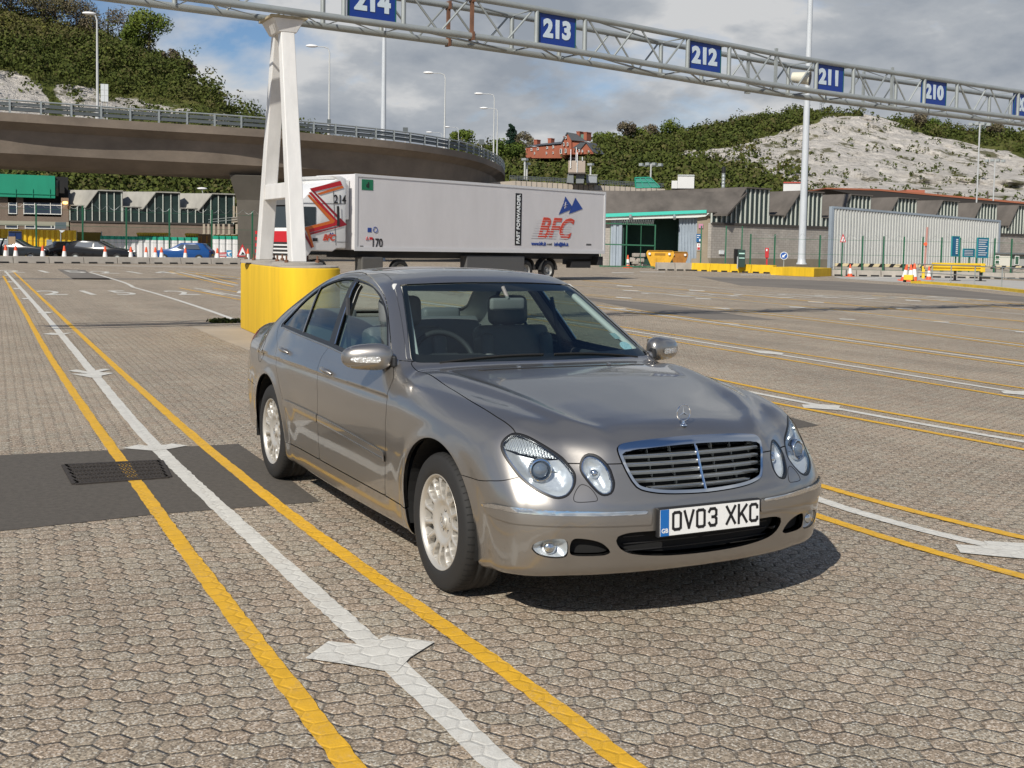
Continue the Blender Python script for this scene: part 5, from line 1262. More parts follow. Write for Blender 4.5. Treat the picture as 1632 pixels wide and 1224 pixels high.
    sidep('small_logo_arrow',cc_([(900,750),(922,738),(908,722)]),navy);sidep('small_logo_arrow',cc_([(924,748),(948,738),(936,722)]),navy)
    # front of the cab
    fxn=-ex
    def fbox(nm,yl,yh,zl,zh,m,xo=.0,th=.03):
        def xf(z): return float(np.interp(z,[.45,1.25,2.15,3.35,3.72],[cx0+.12,cx0,cx0+.02,cx0+.30,cx0+.72]))
        B=MB();P=[]
        for yy,zz in ((yl,zl),(yh,zl),(yh,zh),(yl,zh)): P.append(W(xf(zz)-.012-xo,yy,zz))
        Q=[p+ex*th for p in P];B.add(P+Q,[(0,1,2,3),(7,6,5,4),(0,4,5,1),(1,5,6,2),(2,6,7,3),(3,7,4,0)]);return B.build(nm,m,cab)
    fbox('windscreen',.22,2.33,2.22,3.15,gls);fbox('sun_visor',.15,2.4,3.12,3.34,gr,.10,.2)
    fbox('red_grille_panel',.15,2.4,1.62,2.08,red,.004);fbox('red_grille_edge',.12,.25,1.0,1.62,dred,.004)
    for k in range(4): fbox('grille_slot',.55,2.3,1.12+k*.15,1.20+k*.15,chas,.006)
    fbox('bumper_vent',.5,2.2,.62,.85,chas,.004);fbox('headlight',.18,.48,.62,.86,hubm,.008);fbox('headlight',2.05,2.36,.62,.86,hubm,.008)
    put_text('cab_front_letters','BFC',lr,cab,W(cx0+.36,1.28,3.46),ey,(ex*.55+np.array([0,0,.83])),size=.42,extrude=.01,bold=.015,shear=.3) if False else None
    up=np.array([ex[0]*.42/.44,ex[1]*.42/.44,.37/.44]);up=np.array([0,0,1.])*.66+ex*.75;up/=np.linalg.norm(up)
    B=MB();
    q1=cc_([(318,308)])[0];pp=W(cx0+.42,1.1,3.47);put_text('cab_front_letters','BFC',lr,cab,pp-up*0+np.array([0,0,.05])-ex*.05,-ey*-1 if False else (-ey if False else ey)*(-1 if (ey@r2)<0 else 1),up,size=.40,extrude=.012,bold=.014,shear=.3)
    B=MB();bx(B,cx0-.25,cx0-.02,-.28,-.06,1.95,2.95);bx(B,cx0-.12,cx0+.2,-.1,.1,2.85,2.92);B.build('wing_mirror',chas,cab,bevel=.03)
    B=MB()
    for k in range(6): bx(B,cx0-.12,cx0-.02,2.5,2.62,.7+k*.25,.83+k*.25)
    B.build('marker_strip',red,cab)
    local(T);return T
lorry()

# ================= facade helper =================
class Fac:
    def __init__(s,xa,Da,xb,Db):
        s.A=at(xa,400,Da);s.B=at(xb,400,Db);s.A[2]=s.B[2]=0;s.u=(s.B-s.A);s.L=np.linalg.norm(s.u);s.u/=s.L;s.n=np.array([s.u[1],-s.u[0],0.])
        if s.n@(CP-s.A)<0:s.n=-s.n
        s.R=np.stack([s.u,-s.n,np.array([0,0,1.])],1)
    def w(s,px,py,off=0.): return onplane(px,py,s.A+s.n*off,s.n)
    def x(s,px): return (s.w(px,400)-s.A)@s.u
    def p(s,x,z,off=0.): return s.A+s.u*x+s.n*off+np.array([0,0,z])
    def slab(s,B,pts,off=0.,th=.1):
        P=[s.w(a,b,off) for a,b in pts];Q=[q-s.n*th for q in P];n=len(P)
        return B.add(P+Q,[tuple(range(n)),tuple(range(2*n-1,n-1,-1))]+[(i,n+i,n+(i+1)%n,(i+1)%n) for i in range(n)])
    def slabz(s,B,pts,off=0.,th=.1):
        P=[s.p(a,b,off) for a,b in pts];Q=[q-s.n*th for q in P];n=len(P)
        return B.add(P+Q,[tuple(range(n)),tuple(range(2*n-1,n-1,-1))]+[(i,n+i,n+(i+1)%n,(i+1)%n) for i in range(n)])
    def box(s,B,x0,x1,z0,z1,off=0.,th=.1):
        return B.box(s.p((x0+x1)/2,(z0+z1)/2,off-th/2),(x1-x0,th,z1-z0),R=s.R)
    def rect(s,B,px0,px1,py0,py1,off=0.,th=.1): # level box from picture columns/rows
        x0,x1=s.x(px0),s.x(px1);m=(px0+px1)/2;return s.box(B,x0,x1,s.w(m,py1)[2],s.w(m,py0)[2],off,th)
def ribbed(name,col,scale,rough=.5,metal=.3,axis=(1,0,0)):
    m=mat(name,col,rough,metal,noise=(.6,.10));return m
def wallmat(name,col,sc=1.6,bw=.45,bh=.225,mort=(.30,.28,.25)):
    m=bpy.data.materials.new(name);m.use_nodes=True;t=m.node_tree;b=t.nodes['Principled BSDF'];g=t.nodes.new('ShaderNodeNewGeometry')
    sp=t.nodes.new('ShaderNodeSeparateXYZ');t.links.new(g.outputs['Position'],sp.inputs[0]);c=t.nodes.new('ShaderNodeCombineXYZ')
    t.links.new(math_(t,'ADD',math_(t,'MULTIPLY',sp.outputs[0],.6),math_(t,'MULTIPLY',sp.outputs[1],.8)),c.inputs[0]);t.links.new(sp.outputs[2],c.inputs[1])
    br=t.nodes.new('ShaderNodeTexBrick');br.inputs['Scale'].default_value=1;br.inputs['Brick Width'].default_value=bw;br.inputs['Row Height'].default_value=bh;br.inputs['Mortar Size'].default_value=.014
    br.inputs['Color1'].default_value=(*col,1);br.inputs['Color2'].default_value=(*[v*.86 for v in col],1);br.inputs['Mortar'].default_value=(*[v*.6 for v in col],1);t.links.new(c.outputs[0],br.inputs['Vector'])
    k=mrange(t,noise_(t,g.outputs['Position'],.5,6,.65,(1,1,.5)),.3,.7,.78,1.14);v=t.nodes.new('ShaderNodeVectorMath');v.operation='SCALE';t.links.new(br.outputs[0],v.inputs[0]);t.links.new(k,v.inputs['Scale'])
    t.links.new(v.outputs[0],b.inputs['Base Color']);b.inputs['Roughness'].default_value=.85;return m
Mbrick=wallmat('pale_block_wall',(.40,.37,.33));Mbrick2=wallmat('brown_brick_wall',(.24,.185,.145),bw=.225,bh=.075)
Mglz=mat('shed_glazing',(.018,.034,.032),.25,0,noise=(.5,.5));Mbar=mat('glazing_bar',(.50,.53,.48),.6);Mroofd=mat('stained_roof',(.105,.092,.080),.85,noise=(.45,.45,(1,1,.2)));Mroofl=mat('grey_corrugated_roof',(.30,.29,.26),.8,noise=(.8,.3,(1,1,.3)))
Mcorr=mat('corrugated_steel',(.52,.53,.51),.5,.15,noise=(.5,.08));Mcorrb=mat('blue_grey_steel',(.30,.35,.40),.5,.2,noise=(.7,.15))
Myplas=mat('yellow_plastic',(.72,.47,.02),.5,noise=(1.,.15));Mdkg=mat('dark_green_mesh',(.006,.035,.025),.8,noise=(.4,.3))
def corrugated(F,B,x0,x1,z0,z1,off,pitch=.3,dep=.06,ztop=None):
    n=max(2,int(round((x1-x0)/pitch)));P0=[];P1=[]
    for k in range(n):
        for f_,o in ((0,0),(.30,0),(.42,dep),(.88,dep),(1.0,0)):
            if f_==1.0 and k<n-1:continue
            x=x0+(x1-x0)*(k+f_)/n;P0.append((x,o));
    zt=lambda x:(z1 if ztop is None else z1+(ztop-z1)*(x-x0)/(x1-x0))
    vs=[F.p(x,z0,off+o) for x,o in P0]+[F.p(x,zt(x),off+o) for x,o in P0];m=len(P0);B.add(vs,[(i,i+1,m+i+1,m+i) for i in range(m-1)])
# ================= flyover =================
fly=thing('flyover','curved concrete flyover crossing behind the lorry with a metal parapet rail','bridge',at(300,400,98))
K=np.array([(-160,97),(0,96),(200,97.5),(420,100),(600,106),(700,113),(760,122),(795,136),(803,152),(796,170),(775,190)],float)
path=[]
for px,D in catmull2(K,8): q=at(px,390,D);path.append((q[0],q[1]))
path=np.array(path);Tn=np.gradient(path,axis=0);Tn/=np.linalg.norm(Tn,axis=1)[:,None];Nf=np.stack([-Tn[:,1],Tn[:,0]],1)
if Nf[10]@(CP[:2]-path[10])<0:Nf=-Nf
prof=[(0,10.75),(0,11.0),(-.25,11.0),(-.25,10.8),(-10.5,10.8),(-10.5,11.0),(-10.8,11.0),(-10.8,10.3),(-9.4,9.9),(-8.2,7.2),(-2.6,7.2),(-1.35,8.0),(-1.25,8.05),(-1.0,9.8),(-.35,10.2),(0,10.35)]
B=MB();n=len(prof);vs=[]
for p,nn in zip(path,Nf):
    for o,z in prof: vs.append((p[0]+nn[0]*o,p[1]+nn[1]*o,z))
B.add(vs,[(i*n+j,i*n+(j+1)%n,(i+1)*n+(j+1)%n,(i+1)*n+j) for i in range(len(path)-1) for j in range(n)]+[tuple(range(n)),tuple((len(path)-1)*n+j for j in range(n))])
Mfly=mat('bridge_concrete',(.19,.155,.122),.9,noise=(.25,.32,(1,1,1.6)),bump=(3,.3,.03))
B.build('deck',Mfly,fly)
Mrail=mat('parapet_rail',(.33,.36,.36),.5,.4);Mraild=mat('parapet_mesh',(.10,.115,.12),.6,.2)
for o in (-.12,-10.65):
    for z,r in ((11.95,.07),(11.55,.055),(11.2,.055)):
        B=MB();B.tube([(p[0]+nn[0]*o,p[1]+nn[1]*o,z) for p,nn in zip(path,Nf)],r,6);B.build('parapet_rail',Mrail if z>11.9 else Mraild,fly,smooth=True)
for z0_,z1_ in ((11.22,11.45),(11.62,11.80)):
    B=MB();vs=[]
    for p,nn in zip(path,Nf):
        for o,z in ((-.20,z0_),(-.15,z0_),(-.15,z1_),(-.20,z1_)): vs.append((p[0]+nn[0]*o,p[1]+nn[1]*o,z))
    B.add(vs,[(i*4+j,i*4+(j+1)%4,(i+1)*4+(j+1)%4,(i+1)*4+j) for i in range(len(path)-1) for j in range(4)]);B.build('crash_beam',Mraild,fly)
cum=np.concatenate([[0],np.cumsum(np.linalg.norm(np.diff(path,axis=0),axis=1))])
def onpath(s,o):
    i=min(np.searchsorted(cum,s),len(cum)-1);i=max(i,1);f=(s-cum[i-1])/(cum[i]-cum[i-1]);p=path[i-1]*(1-f)+path[i]*f;nn=Nf[i-1]*(1-f)+Nf[i]*f;return p+nn*o
for o,st in ((-.12,2.2),):
    for s in np.arange(1,cum[-1],st):
        q=onpath(s,o);B=MB();B.box((q[0],q[1],11.5),(.14,.14,1.05));B.build('parapet_post',Mrail,fly)
# piers
for px,D in ((402,103),(786,142),(-60,101)):
    q=at(px,400,D);B=MB();a=math.atan2(q[1]-CP[1],q[0]-CP[0]);vs=[]
    for z,wx,wy in ((0,.8,1.1),(5.2,1.0,1.3),(7.25,1.9,1.9)): vs+=[(q[0]+(i*wx*math.cos(a)-j*wy*math.sin(a)),q[1]+(i*wx*math.sin(a)+j*wy*math.cos(a)),z) for i,j in ((-1,-1),(1,-1),(1,1),(-1,1))]
    B.add(vs,[(3,2,1,0),(8,9,10,11)]+[(k*4+i,k*4+(i+1)%4,k*4+4+(i+1)%4,k*4+4+i) for k in (0,1) for i in range(4)]);B.build('pier',mat('pier_concrete',(.10,.09,.075),.9,noise=(.6,.2)) if 'pier_concrete' not in bpy.data.materials else bpy.data.materials['pier_concrete'],fly,bevel=.05)
local(fly)
# lamps on the flyover
Mlamp=mat('lamp_post_steel',(.52,.53,.52),.5,.2);Mlh=mat('lamp_head_white',(.80,.80,.79),.4)
def street_lamp(px,ytop,hx,D,zb,label,r=.09):
    q=at(px,400,D);b=np.array([q[0],q[1],zb]);tz=at(px,ytop,D)[2];h=at(hx,ytop,D)
    T=thing('street_lamp',label,'street lamp',b,group='street lamps on the flyover')
    d=np.array([h[0]-q[0],h[1]-q[1],0]);L_=np.linalg.norm(d);d/=L_
    B=MB();B.tube([(q[0],q[1],zb),(q[0],q[1],zb+1.4)],r*1.6,10);B.tube([(q[0],q[1],zb+1.4),(q[0],q[1],tz-.5),(q[0]+d[0]*.12,q[1]+d[1]*.12,tz-.12),(q[0]+d[0]*.5,q[1]+d[1]*.5,tz)],[r,r*.6,r*.5,r*.45],10);B.build('pole',Mlamp,T,smooth=50)
    e=np.array([q[0],q[1],tz])+d*(L_-.35);B=MB();B.tube([(q[0]+d[0]*.5,q[1]+d[1]*.5,tz),tuple(e)],r*.4,8);B.build('arm',Mlamp,T,smooth=50)
    B=MB();c=np.array([q[0],q[1],tz])+d*L_;M_=np.stack([d,np.cross([0,0,1.],d),np.array([0,0,1.])],1);vs=[]
    for i in range(7):
        th=math.pi*i/6
        for j in range(12):
            ph=2*math.pi*j/12;vs.append(c+M_@np.array([.55*math.cos(th),.22*math.sin(th)*math.cos(ph),.14*math.sin(th)*math.sin(ph)+.03]))
    B.add(vs,[(i*12+j,i*12+(j+1)%12,(i+1)*12+(j+1)%12,(i+1)*12+j) for i in range(6) for j in range(12)]);B.build('lamp_head',Mlh,T,smooth=70)
    return local(T)
street_lamp(157,23,142,103,10.8,'tall flyover lamp in front of the wooded hill, leftmost of the row',.12)
street_lamp(523,75,497,106,10.8,'tall flyover lamp just right of the white gantry leg',.10)
street_lamp(706,117,683,121,10.8,'flyover lamp above the middle of the trailer, arm pointing left',.10)
street_lamp(784,150,763,140,10.8,'taller of the two lamps at the far bend of the flyover',.10)
street_lamp(789.5,173,771,150,10.8,'shorter of the two lamps at the far bend of the flyover',.10)
street_lamp(728,203,712,190,10.8,'small distant lamp beyond the flyover rail, right of the long lamp',.08)
street_lamp(702,211.5,684,200,10.8,'smallest distant lamp, barely above the flyover rail',.07)
# plain mast behind the flyover
q=at(609,400,116);T=thing('lighting_mast','plain grey mast rising behind the flyover rail in the gap under the gantry','mast',q);B=MB();B.lathe([(.33,0),(.27,12),(.16,26)],16,None,(q[0],q[1],0));B.build('mast_pole',Mgreypole,T,smooth=60);local(T)
# sign boards seen from behind
Fl=Fac(100,104,300,104)
def board(name,label,cat,px0,px1,py0,py1,D,m,zb,grp=None,ppx=None):
    F=Fac(px0-5,D,px1+5,D);q=F.w((px0+px1)/2,400);T=thing(name,label,cat,(q[0],q[1],zb),group=grp)
    B=MB();F.rect(B,px0,px1,py0,py1,.0,.08);B.build('board',m,T)
    for k in (ppx or [(px0+px1)/2]):
        c=F.w(k,400,-.14);zt=F.w(k,(py0+py1)/2)[2];B=MB();B.tube([(c[0],c[1],zb),(c[0],c[1],zt)],.05,8);B.build('post',Mlamp,T,smooth=True)
    return T,F
T,F=board('road_sign','tall white rectangular sign board on two posts on the flyover, beside the leftmost lamp','road sign',162,174,134,162,104,mat('board_back',(.62,.65,.66),.5),10.8,ppx=[164,172])
B=MB();F.rect(B,162,174,143,143.6,.01,.02);F.rect(B,162,174,152,152.6,.01,.02);F.rect(B,167.5,168.2,134,162,.012,.02);B.build('board_rib',Mlamp,T);local(T)
for (a,b,c,d,D,lb) in ((640,648,203,211,112,'small dark square sign on a post above the flyover rail'),(761,769,222,230,128,'small dark square sign near the far bend of the flyover rail'),(520,526,190,197,104,'small grey equipment box on the lamp right of the gantry leg')):
    T,F=board('road_sign' if D!=104 else 'equipment_box',lb,'road sign' if D!=104 else 'box',a,b,c,d,D,Mraild,10.8);local(T)
# ================= left: kerb blocks, cones, fence, cars, hoardings =================
def kerbrow(x0,D0,x1,D1,n,h,m,label,grp,name='concrete_barrier'):
    A=at(x0,400,D0);Bb=at(x1,400,D1);A[2]=Bb[2]=0;u=(Bb-A)/n;L_=np.linalg.norm(u);ud=u/L_;rz=math.atan2(ud[1],ud[0]);base=None
    for i in range(n):
        c=A+u*(i+.5);T=thing(name,label(i),'barrier',c,rz,group=grp)
        if base is None:
            B=MB();hL=L_/2-.02;pr=[(-.30,0),(.30,0),(.26,h*.35),(.20,h),(-.20,h),(-.26,h*.35)]
            B.prism([(a,b) for a,b in pr],0,-hL,hL);o=B.build('barrier_body',m,T,bevel=.02)
            slots=[]
            for sx in (-.5,.5):
                B=MB();B.box((sx*hL,0,.06),(.55,.645,.11))
                slots.append(B.build('lifting_slot',Mblack,T))
            base=(o,slots)
        else:
            for o in (base[0],*base[1]): c2=o.copy();C0.objects.link(c2);c2.parent=T
kl=['leftmost, below the dark estate car','second from the left, below the cones','third from the left, below the first black car','fourth from the left, beside the open joint','fifth from the left, below the black hatchback','sixth from the left, left of the blue car','seventh from the left, below the blue car','eighth from the left, right of the blue car','ninth from the left, beside the gantry plinth','tenth from the left, behind the gantry leg']
kerbrow(-40,82,470,90,10,.46,Mconcw,lambda i:'low grey concrete barrier block, '+kl[i],'low concrete barriers along the far edge')
def cone(px,D,label,h=.75,grp='traffic cones along the far barrier',zb=0):
    q=at(px,400,D);T=thing('traffic_cone',label,'traffic cone',(q[0],q[1],zb),group=grp);return T,h
coneP=None
def place_cone(px,D,label,grp,h=.8,zb=0):
    global coneP
    q=at(px,400,D)
    if coneP is None:
        T=thing('traffic_cone',label,'traffic cone',(q[0],q[1],zb),group=grp);coneP=T
        B=MB();B.box((0,0,.02),(.42,.42,.04));B.lathe([(.16,.04),(.135,.16),(.125,.20)],20);B.build('cone_base',Mcone,T,smooth=40)
        B=MB();B.lathe([(.127,.20),(.078,.54)],20);B.build('reflective_sleeve',Mconew,T,smooth=40)
        B=MB();B.lathe([(.079,.54),(.040,.78),(.034,.80),(.0,.80)],20);B.build('cone_tip',Mcone,T,smooth=40)
    else:
        T=copy_tree(coneP);T.location=(q[0],q[1],zb);T['label']=label;T['group']=grp
    T.scale=(h/.8,)*3;return T
cl=[(9,'first cone from the left, in front of the dark estate car'),(25,'second cone from the left, below the blue box van'),(68,'third cone from the left, beside the green post'),(102.5,'fourth cone from the left, in front of the black car rear'),(167.5,'cone in front of the black hatchback windscreen'),(208.5,'cone at the bonnet of the black hatchback'),(233,'cone on its own before the white hoarding'),(247.5,'left cone of the pair before the blue car'),(257.5,'right cone of the pair before the blue car'),(295.5,'cone in front of the middle of the blue car'),(346.5,'cone beside the red and blue boards'),(395,'cone beside the warning triangle board')]
for px,lb in cl: place_cone(px,88,'orange and white '+lb,'traffic cones along the far barrier',1.15)
def post_fence(F,pxs,h,names,grp,label,mesh=True,mth=.04):
    T=thing('mesh_fence',label,'fence',F.w(pxs[0],400)*np.array([1,1,0]))
    for p in pxs:
        c=F.w(p,400);B=MB();B.box((c[0],c[1],h/2),(.10,.10,h),math.atan2(F.u[1],F.u[0]));B.build('post',Mgreen,T)
    if mesh:
        B=MB();x0,x1=F.x(pxs[0]),F.x(pxs[-1])
        for z in np.arange(.3,h-.2,1.15): B.beam(F.p(x0,z),F.p(x1,z),.02,.02)
        B.build('wire',Mgreen,T);B=MB();P=[]
        for k in range(int((x1-x0)/.16)): a=k*1.05;P.append(F.p(x0+k*.16,h-.08+.17*math.sin(a),.17*math.cos(a)))
        B.tube(P,.010,3);B.build('coiled_wire',Mgalv,T)
    return local(T)
F=Fac(0,91,400,96);post_fence(F,[-10,58,132,201.5,270,337.5,402,470],4.1,None,None,'tall green post fence topped with coiled wire, under the flyover')
# building with green sheeting
F=Fac(0,125,111,125);T=thing('office_building','brown brick building with white framed windows and green sheeting round its upper floor','building',F.w(50,400)*np.array([1,1,0]))
B=MB()
x0,x1=F.x(-60),F.x(110);zt=F.w(60,314)[2];F.box(B,x0,x1,0,F.w(60,345)[2],0,12);F.box(B,x0,F.x(13.5),F.w(60,345)[2],zt,0,12);F.box(B,F.x(27),F.x(38),F.w(60,345)[2],zt,0,12);F.box(B,F.x(98),x1,F.w(60,345)[2],zt,0,12);B.build('wall',Mbrick2,T)
B=MB();F.box(B,x0,x1,F.w(60,360)[2],F.w(60,353)[2],.06,.08);B.build('string_course',mat('pale_render',(.34,.33,.26),.8),T)
B=MB();F.box(B,F.x(13.5),F.x(98),F.w(60,345)[2],zt,-.9,.2);B.build('recess',Mblack,T)
wfm=mat('window_frame_white',(.72,.73,.70),.5);wgm=mat('window_pane',(.03,.045,.07),.12)
for px0,px1,cuts,y0,y1 in ((14,28,[],323,341),(38,99,[56,81],323,341.5),(9,29,[],359,364.5),(40,88,[56,82],359,364.5)):
    B=MB();F.rect(B,px0,px1,y0,y1,.02,.05);w=B.build('window',wgm,T);B=MB();t_=.5
    F.rect(B,px0,px1,y1-1.3,y1,.06,.08)
    if y0<350:F.rect(B,px0,px1,y0+3,y0+4.2,.06,.08)
    for c in [px0+.6]+cuts+[px1-.6]:F.rect(B,c-.6,c+.6,y0,y1,.062,.08)
    B.build('window_frame',wfm,w)
Mgs=mat('green_sheeting',(.010,.26,.155),.6,noise=(.5,.16,(1,1,.2)))
B=MB();F.rect(B,-60,88.5,278,314,.5,9);B.build('green_sheeting',Mgs,T);B=MB();F.rect(B,88.5,110,281,315,-1.2,6);B.build('upper_floor',Mblack,T)
B=MB();F.rect(B,94,103.5,288,308,.1,.3);B.build('doorway',Mblack,T);B=MB();F.rect(B,90,94,287,312,-.6,.3);B.build('pale_column',Mconcw,T)
c=F.w(104,323,.5);B=MB();B.lathe([(.0,-.16),(.22,-.12),(.24,.08),(.0,.14)],14,None,c);B.build('lamp',mat('lit_lamp',(.9,.5,.15),.5,emit=(1,.50,.12,5)),T,smooth=True)
B=MB()
for p in (26,53,80): F.rect(B,p-.3,p+.3,301,314,.60,.05)
F.rect(B,-10,88,308.6,309.1,.60,.05);B.build('scaffold_tube',Mgs,T)
local(T)
# saw tooth shed, left
def sawshed(name,label,bays,ybot,zb,zeave,zpk,Dfn,roofm,brickm,depth,skew=0.):
    """bays: (px start, px eave, px peak, px right)"""
    b0=bays[0];T=thing(name,label,'shed',at(b0[2],400,Dfn(b0[2]))*np.array([1,1,0]))
    F=Fac(bays[0][0],Dfn(bays[0][0]),bays[-1][3],Dfn(bays[-1][3]))
    for (a,e,p,r) in bays:
        xa,xe,xp,xr=F.x(a),F.x(e),F.x(p),F.x(r)
        B=MB();F.slabz(B,[(xa,zb),(xr,zb),(xr,zpk),(xp,zpk),(xe,zeave),(xa,zeave)],0,.1);B.cm=1;nb=max(3,int(round((xr-xa)/.75)))
        for k in range(nb+1):
            x=xa+(xr-xa)*k/nb;z=zeave if x<xe else (zeave+(zpk-zeave)*(x-xe)/(xp-xe) if x<xp else zpk);F.box(B,x-.045,x+.045,zb,z-.02,.12,.14)
        g=B.build('gable_glazing',[Mglz,Mbar],T)
        B=MB();d=depth
        k_=skew*d;q=[F.p(xe-.1,zeave-.05,.3),F.p(xp,zpk+.08,.3),F.p(xp-k_,zpk+.08,-d),F.p(xe-.1-k_,zeave-.05,-d)];r_=[x-np.array([0,0,.12]) for x in q];B.add(q+r_,[(0,1,2,3),(7,6,5,4),(0,4,5,1),(1,5,6,2),(2,6,7,3),(3,7,4,0)])
        F.box(B,xp,xr+.15,zpk,zpk+.12,.3,1.)
        F.box(B,xr,xr+.12,zeave-.2,zpk,.1,.6);F.box(B,xa,xe,zeave,zeave+.1,.2,.8);B.build('roof',roofm,T)
    B=MB();F.box(B,F.x(bays[0][0]),F.x(bays[-1][3]),0,zb,.05,.4);B.build('brick_wall',brickm,T);B=MB();F.box(B,F.x(bays[0][0]),F.x(bays[-1][3]),zb-.12,zb+.06,.16,.2);B.build('sill_beam',mat('dark_sill',(.05,.045,.04),.8) if 'dark_sill' not in bpy.data.materials else bpy.data.materials['dark_sill'],T)
    return T,F
T,F=sawshed('sawtooth_shed','glazed saw tooth shed with pale roofs under the flyover on the left',[(112,139,157,194),(196,230,248.5,285),(287,318.5,338,372)],358,3.45,4.95,6.5,lambda x:125+.0*x,Mroofl,Mbrick2,9,1.6);local(T)
# stair / low wall at its right
F=Fac(322,118,392,118);T=thing('concrete_colonnade','row of short pale concrete columns with a handrail in front of the saw tooth shed','colonnade',F.w(350,400)*np.array([1,1,0]))
for p in (325,332,341,348,356,365,377,386):
    B=MB();F.rect(B,p-1.7,p+1.7,357,374,.0,.3);B.build('column',mat('pale_concrete',(.44,.38,.30),.8) if 'pale_concrete' not in bpy.data.materials else bpy.data.materials['pale_concrete'],T)
B=MB();F.rect(B,322,390,373,400,-.1,.3);F.slab(B,[(369,347),(387,345),(388,353),(369,355)],.0,.3);F.rect(B,371,374,328,346,0,.3);F.rect(B,376,379,329,346,0,.3);B.build('low_wall',bpy.data.materials['pale_concrete'],T)
B=MB()
for dy in (0,4):B.beam(F.w(332,350+dy,.1),F.w(386,345+dy,.1),.05,.05)
B.build('handrail',Mgalv,T);local(T)
q=at(323.5,400,135);street_lamp(323.5,301,322,135,0,'short lamp with a white dome standing behind the saw tooth shed',.08)
# hoardings and containers
F=Fac(-20,103,123,103);T=thing('yellow_container','yellow ribbed steel container below the brick building','container',F.w(60,400)*np.array([1,1,0]))
B=MB();zt=F.w(60,366)[2];corrugated(F,B,F.x(-20),F.x(122),.1,zt,0,.42,.14);F.box(B,F.x(-20),F.x(122),.1,zt-.02,-.05,2.3);B.build('ribbed_wall',Myplas,T);local(T)
F=Fac(120,108,170,108);T=thing('yellow_screen','plain dull yellow screen between the container and the white hoarding','screen',F.w(140,400)*np.array([1,1,0]));B=MB();F.rect(B,122,162,370,402,0,.2);B.build('panel',mat('dull_yellow',(.25,.17,.02),.7,noise=(.6,.15)),T);B=MB();F.rect(B,121,123,369,404,.1,.15);F.rect(B,161,163,369,404,.1,.15);B.build('frame_post',Mbar,T);local(T)
Mteal=mat('hoarding_green',(.015,.30,.20),.5)
for (p0,p1,lb) in ((160,316,'long white corrugated hoarding with a green top edge behind the cars'),(339,420,'shorter white corrugated hoarding with a green top edge near the gantry plinth')):
    F=Fac(p0,104,p1,104);T=thing('hoarding',lb,'hoarding',F.w((p0+p1)/2,400)*np.array([1,1,0]),group='white hoardings with green tops')
    z1=F.w(p0+20,381.5)[2];z2=F.w(p0+20,376)[2];B=MB();corrugated(F,B,F.x(p0),F.x(p1),.05,z1,0,.55,.16);F.box(B,F.x(p0),F.x(p1),.05,z1-.01,-.05,.1);B.build('white_sheeting',mat('hoarding_white',(.66,.66,.66),.5) if 'hoarding_white' not in bpy.data.materials else bpy.data.materials['hoarding_white'],T)
    B=MB();corrugated(F,B,F.x(p0),F.x(p1),z1,z2,.01,.55,.16);F.box(B,F.x(p0),F.x(p1),z1,z2-.01,-.04,.1);B.build('green_top',Mteal,T);local(T)
for (p0,p1,y0,y1,lb) in ((217,272,370.5,376,'yellow plastic barrier stack lying on the hoarding, left one'),(294,318,371.5,377,'yellow plastic barrier stack lying on the hoarding, right one'),(341,400,374,378,'thin yellow plastic barrier row above the shorter hoarding')):
    F=Fac(p0,107,p1,107);T=thing('plastic_barrier',lb,'barrier',F.w((p0+p1)/2,400)*np.array([1,1,0]),group='yellow plastic barriers above the hoardings');B=MB();F.slab(B,[(p0,y0+1),(p0+3,y0),(p1,y0+.6),(p1,y1),(p0+2,y1)],0,.8);n=int((p1-p0)/4)
    B.build('barrier_body',Myplas,T,bevel=.03)
    for k in range(n): B=MB();F.rect(B,p0+3+k*4,p0+4.2+k*4,y0+2.4,y1,.05,.05);B.build('rib',mat('yellow_dark',(.38,.24,.01),.6) if 'yellow_dark' not in bpy.data.materials else bpy.data.materials['yellow_dark'],T)
    B=MB();F.rect(B,p0+2,p1-2,y1,404,-.3,.4);B.build('support',Mbrick2,T);local(T)
F=Fac(316,106,340,106);T=thing('steel_container','rust brown steel container end standing between the two hoardings','container',F.w(328,400)*np.array([1,1,0]));B=MB();F.rect(B,316,337,373,409,0,2.4);B.build('container_body',mat('rust_brown',(.20,.11,.05),.8,noise=(.8,.3)),T);B=MB();F.rect(B,316.3,317.6,376,390,.05,.05);F.rect(B,320,321,376,390,.05,.05);F.rect(B,329,330.5,376,390,.05,.05);B.build('orange_stripe',mat('faded_orange',(.50,.22,.02),.6),T);local(T)
# warning boards near the plinth
F=Fac(340,92,410,92)
def poly_sign(label,pts,m,D,x0,x1,off=0,cat='sign',name='warning_board',post=None):
    F=Fac(x0,D,x1,D);c=F.w((x0+x1)/2,400);T=thing(name,label,cat,(c[0],c[1],0));B=MB();F.slab(B,pts,0,.04);B.build('board',m,T)
    if post is not None:
        B=MB();pz=F.w(post,pts[0][1])[2];cc=F.w(post,400,-.1);B.tube([(cc[0],cc[1],0),(cc[0],cc[1],pz)],.04,8);B.build('post',Mgalv,T)
    return T,F
Mred=mat('sign_red',(.45,.02,.025),.45)
T,F=poly_sign('red bordered triangular warning board leaning before the short hoarding',[(377,409),(395.5,409),(386.3,388.5)],Mred,92,375,398)
B=MB();F.slab(B,[(380.5,406.8),(392,406.8),(386.3,393.5)],.03,.03);B.build('white_centre',Mwhite,T);B=MB();F.slab(B,[(383.5,405.8),(390,405.8),(388.5,403),(386,401.5),(385,404)],.05,.02);B.build('digging_symbol',Mblack,T);local(T)
T,F=poly_sign('red and white striped board low on the ground beside the blue board',[(349,402.5),(362,402),(362,409.5),(349,409.5)],Mred,92,345,368);B=MB();F.rect(B,350,361,404.6,405.6,.02,.02);F.rect(B,350,361,407,408,.02,.02);B.build('white_band',Mwhite,T);local(T)
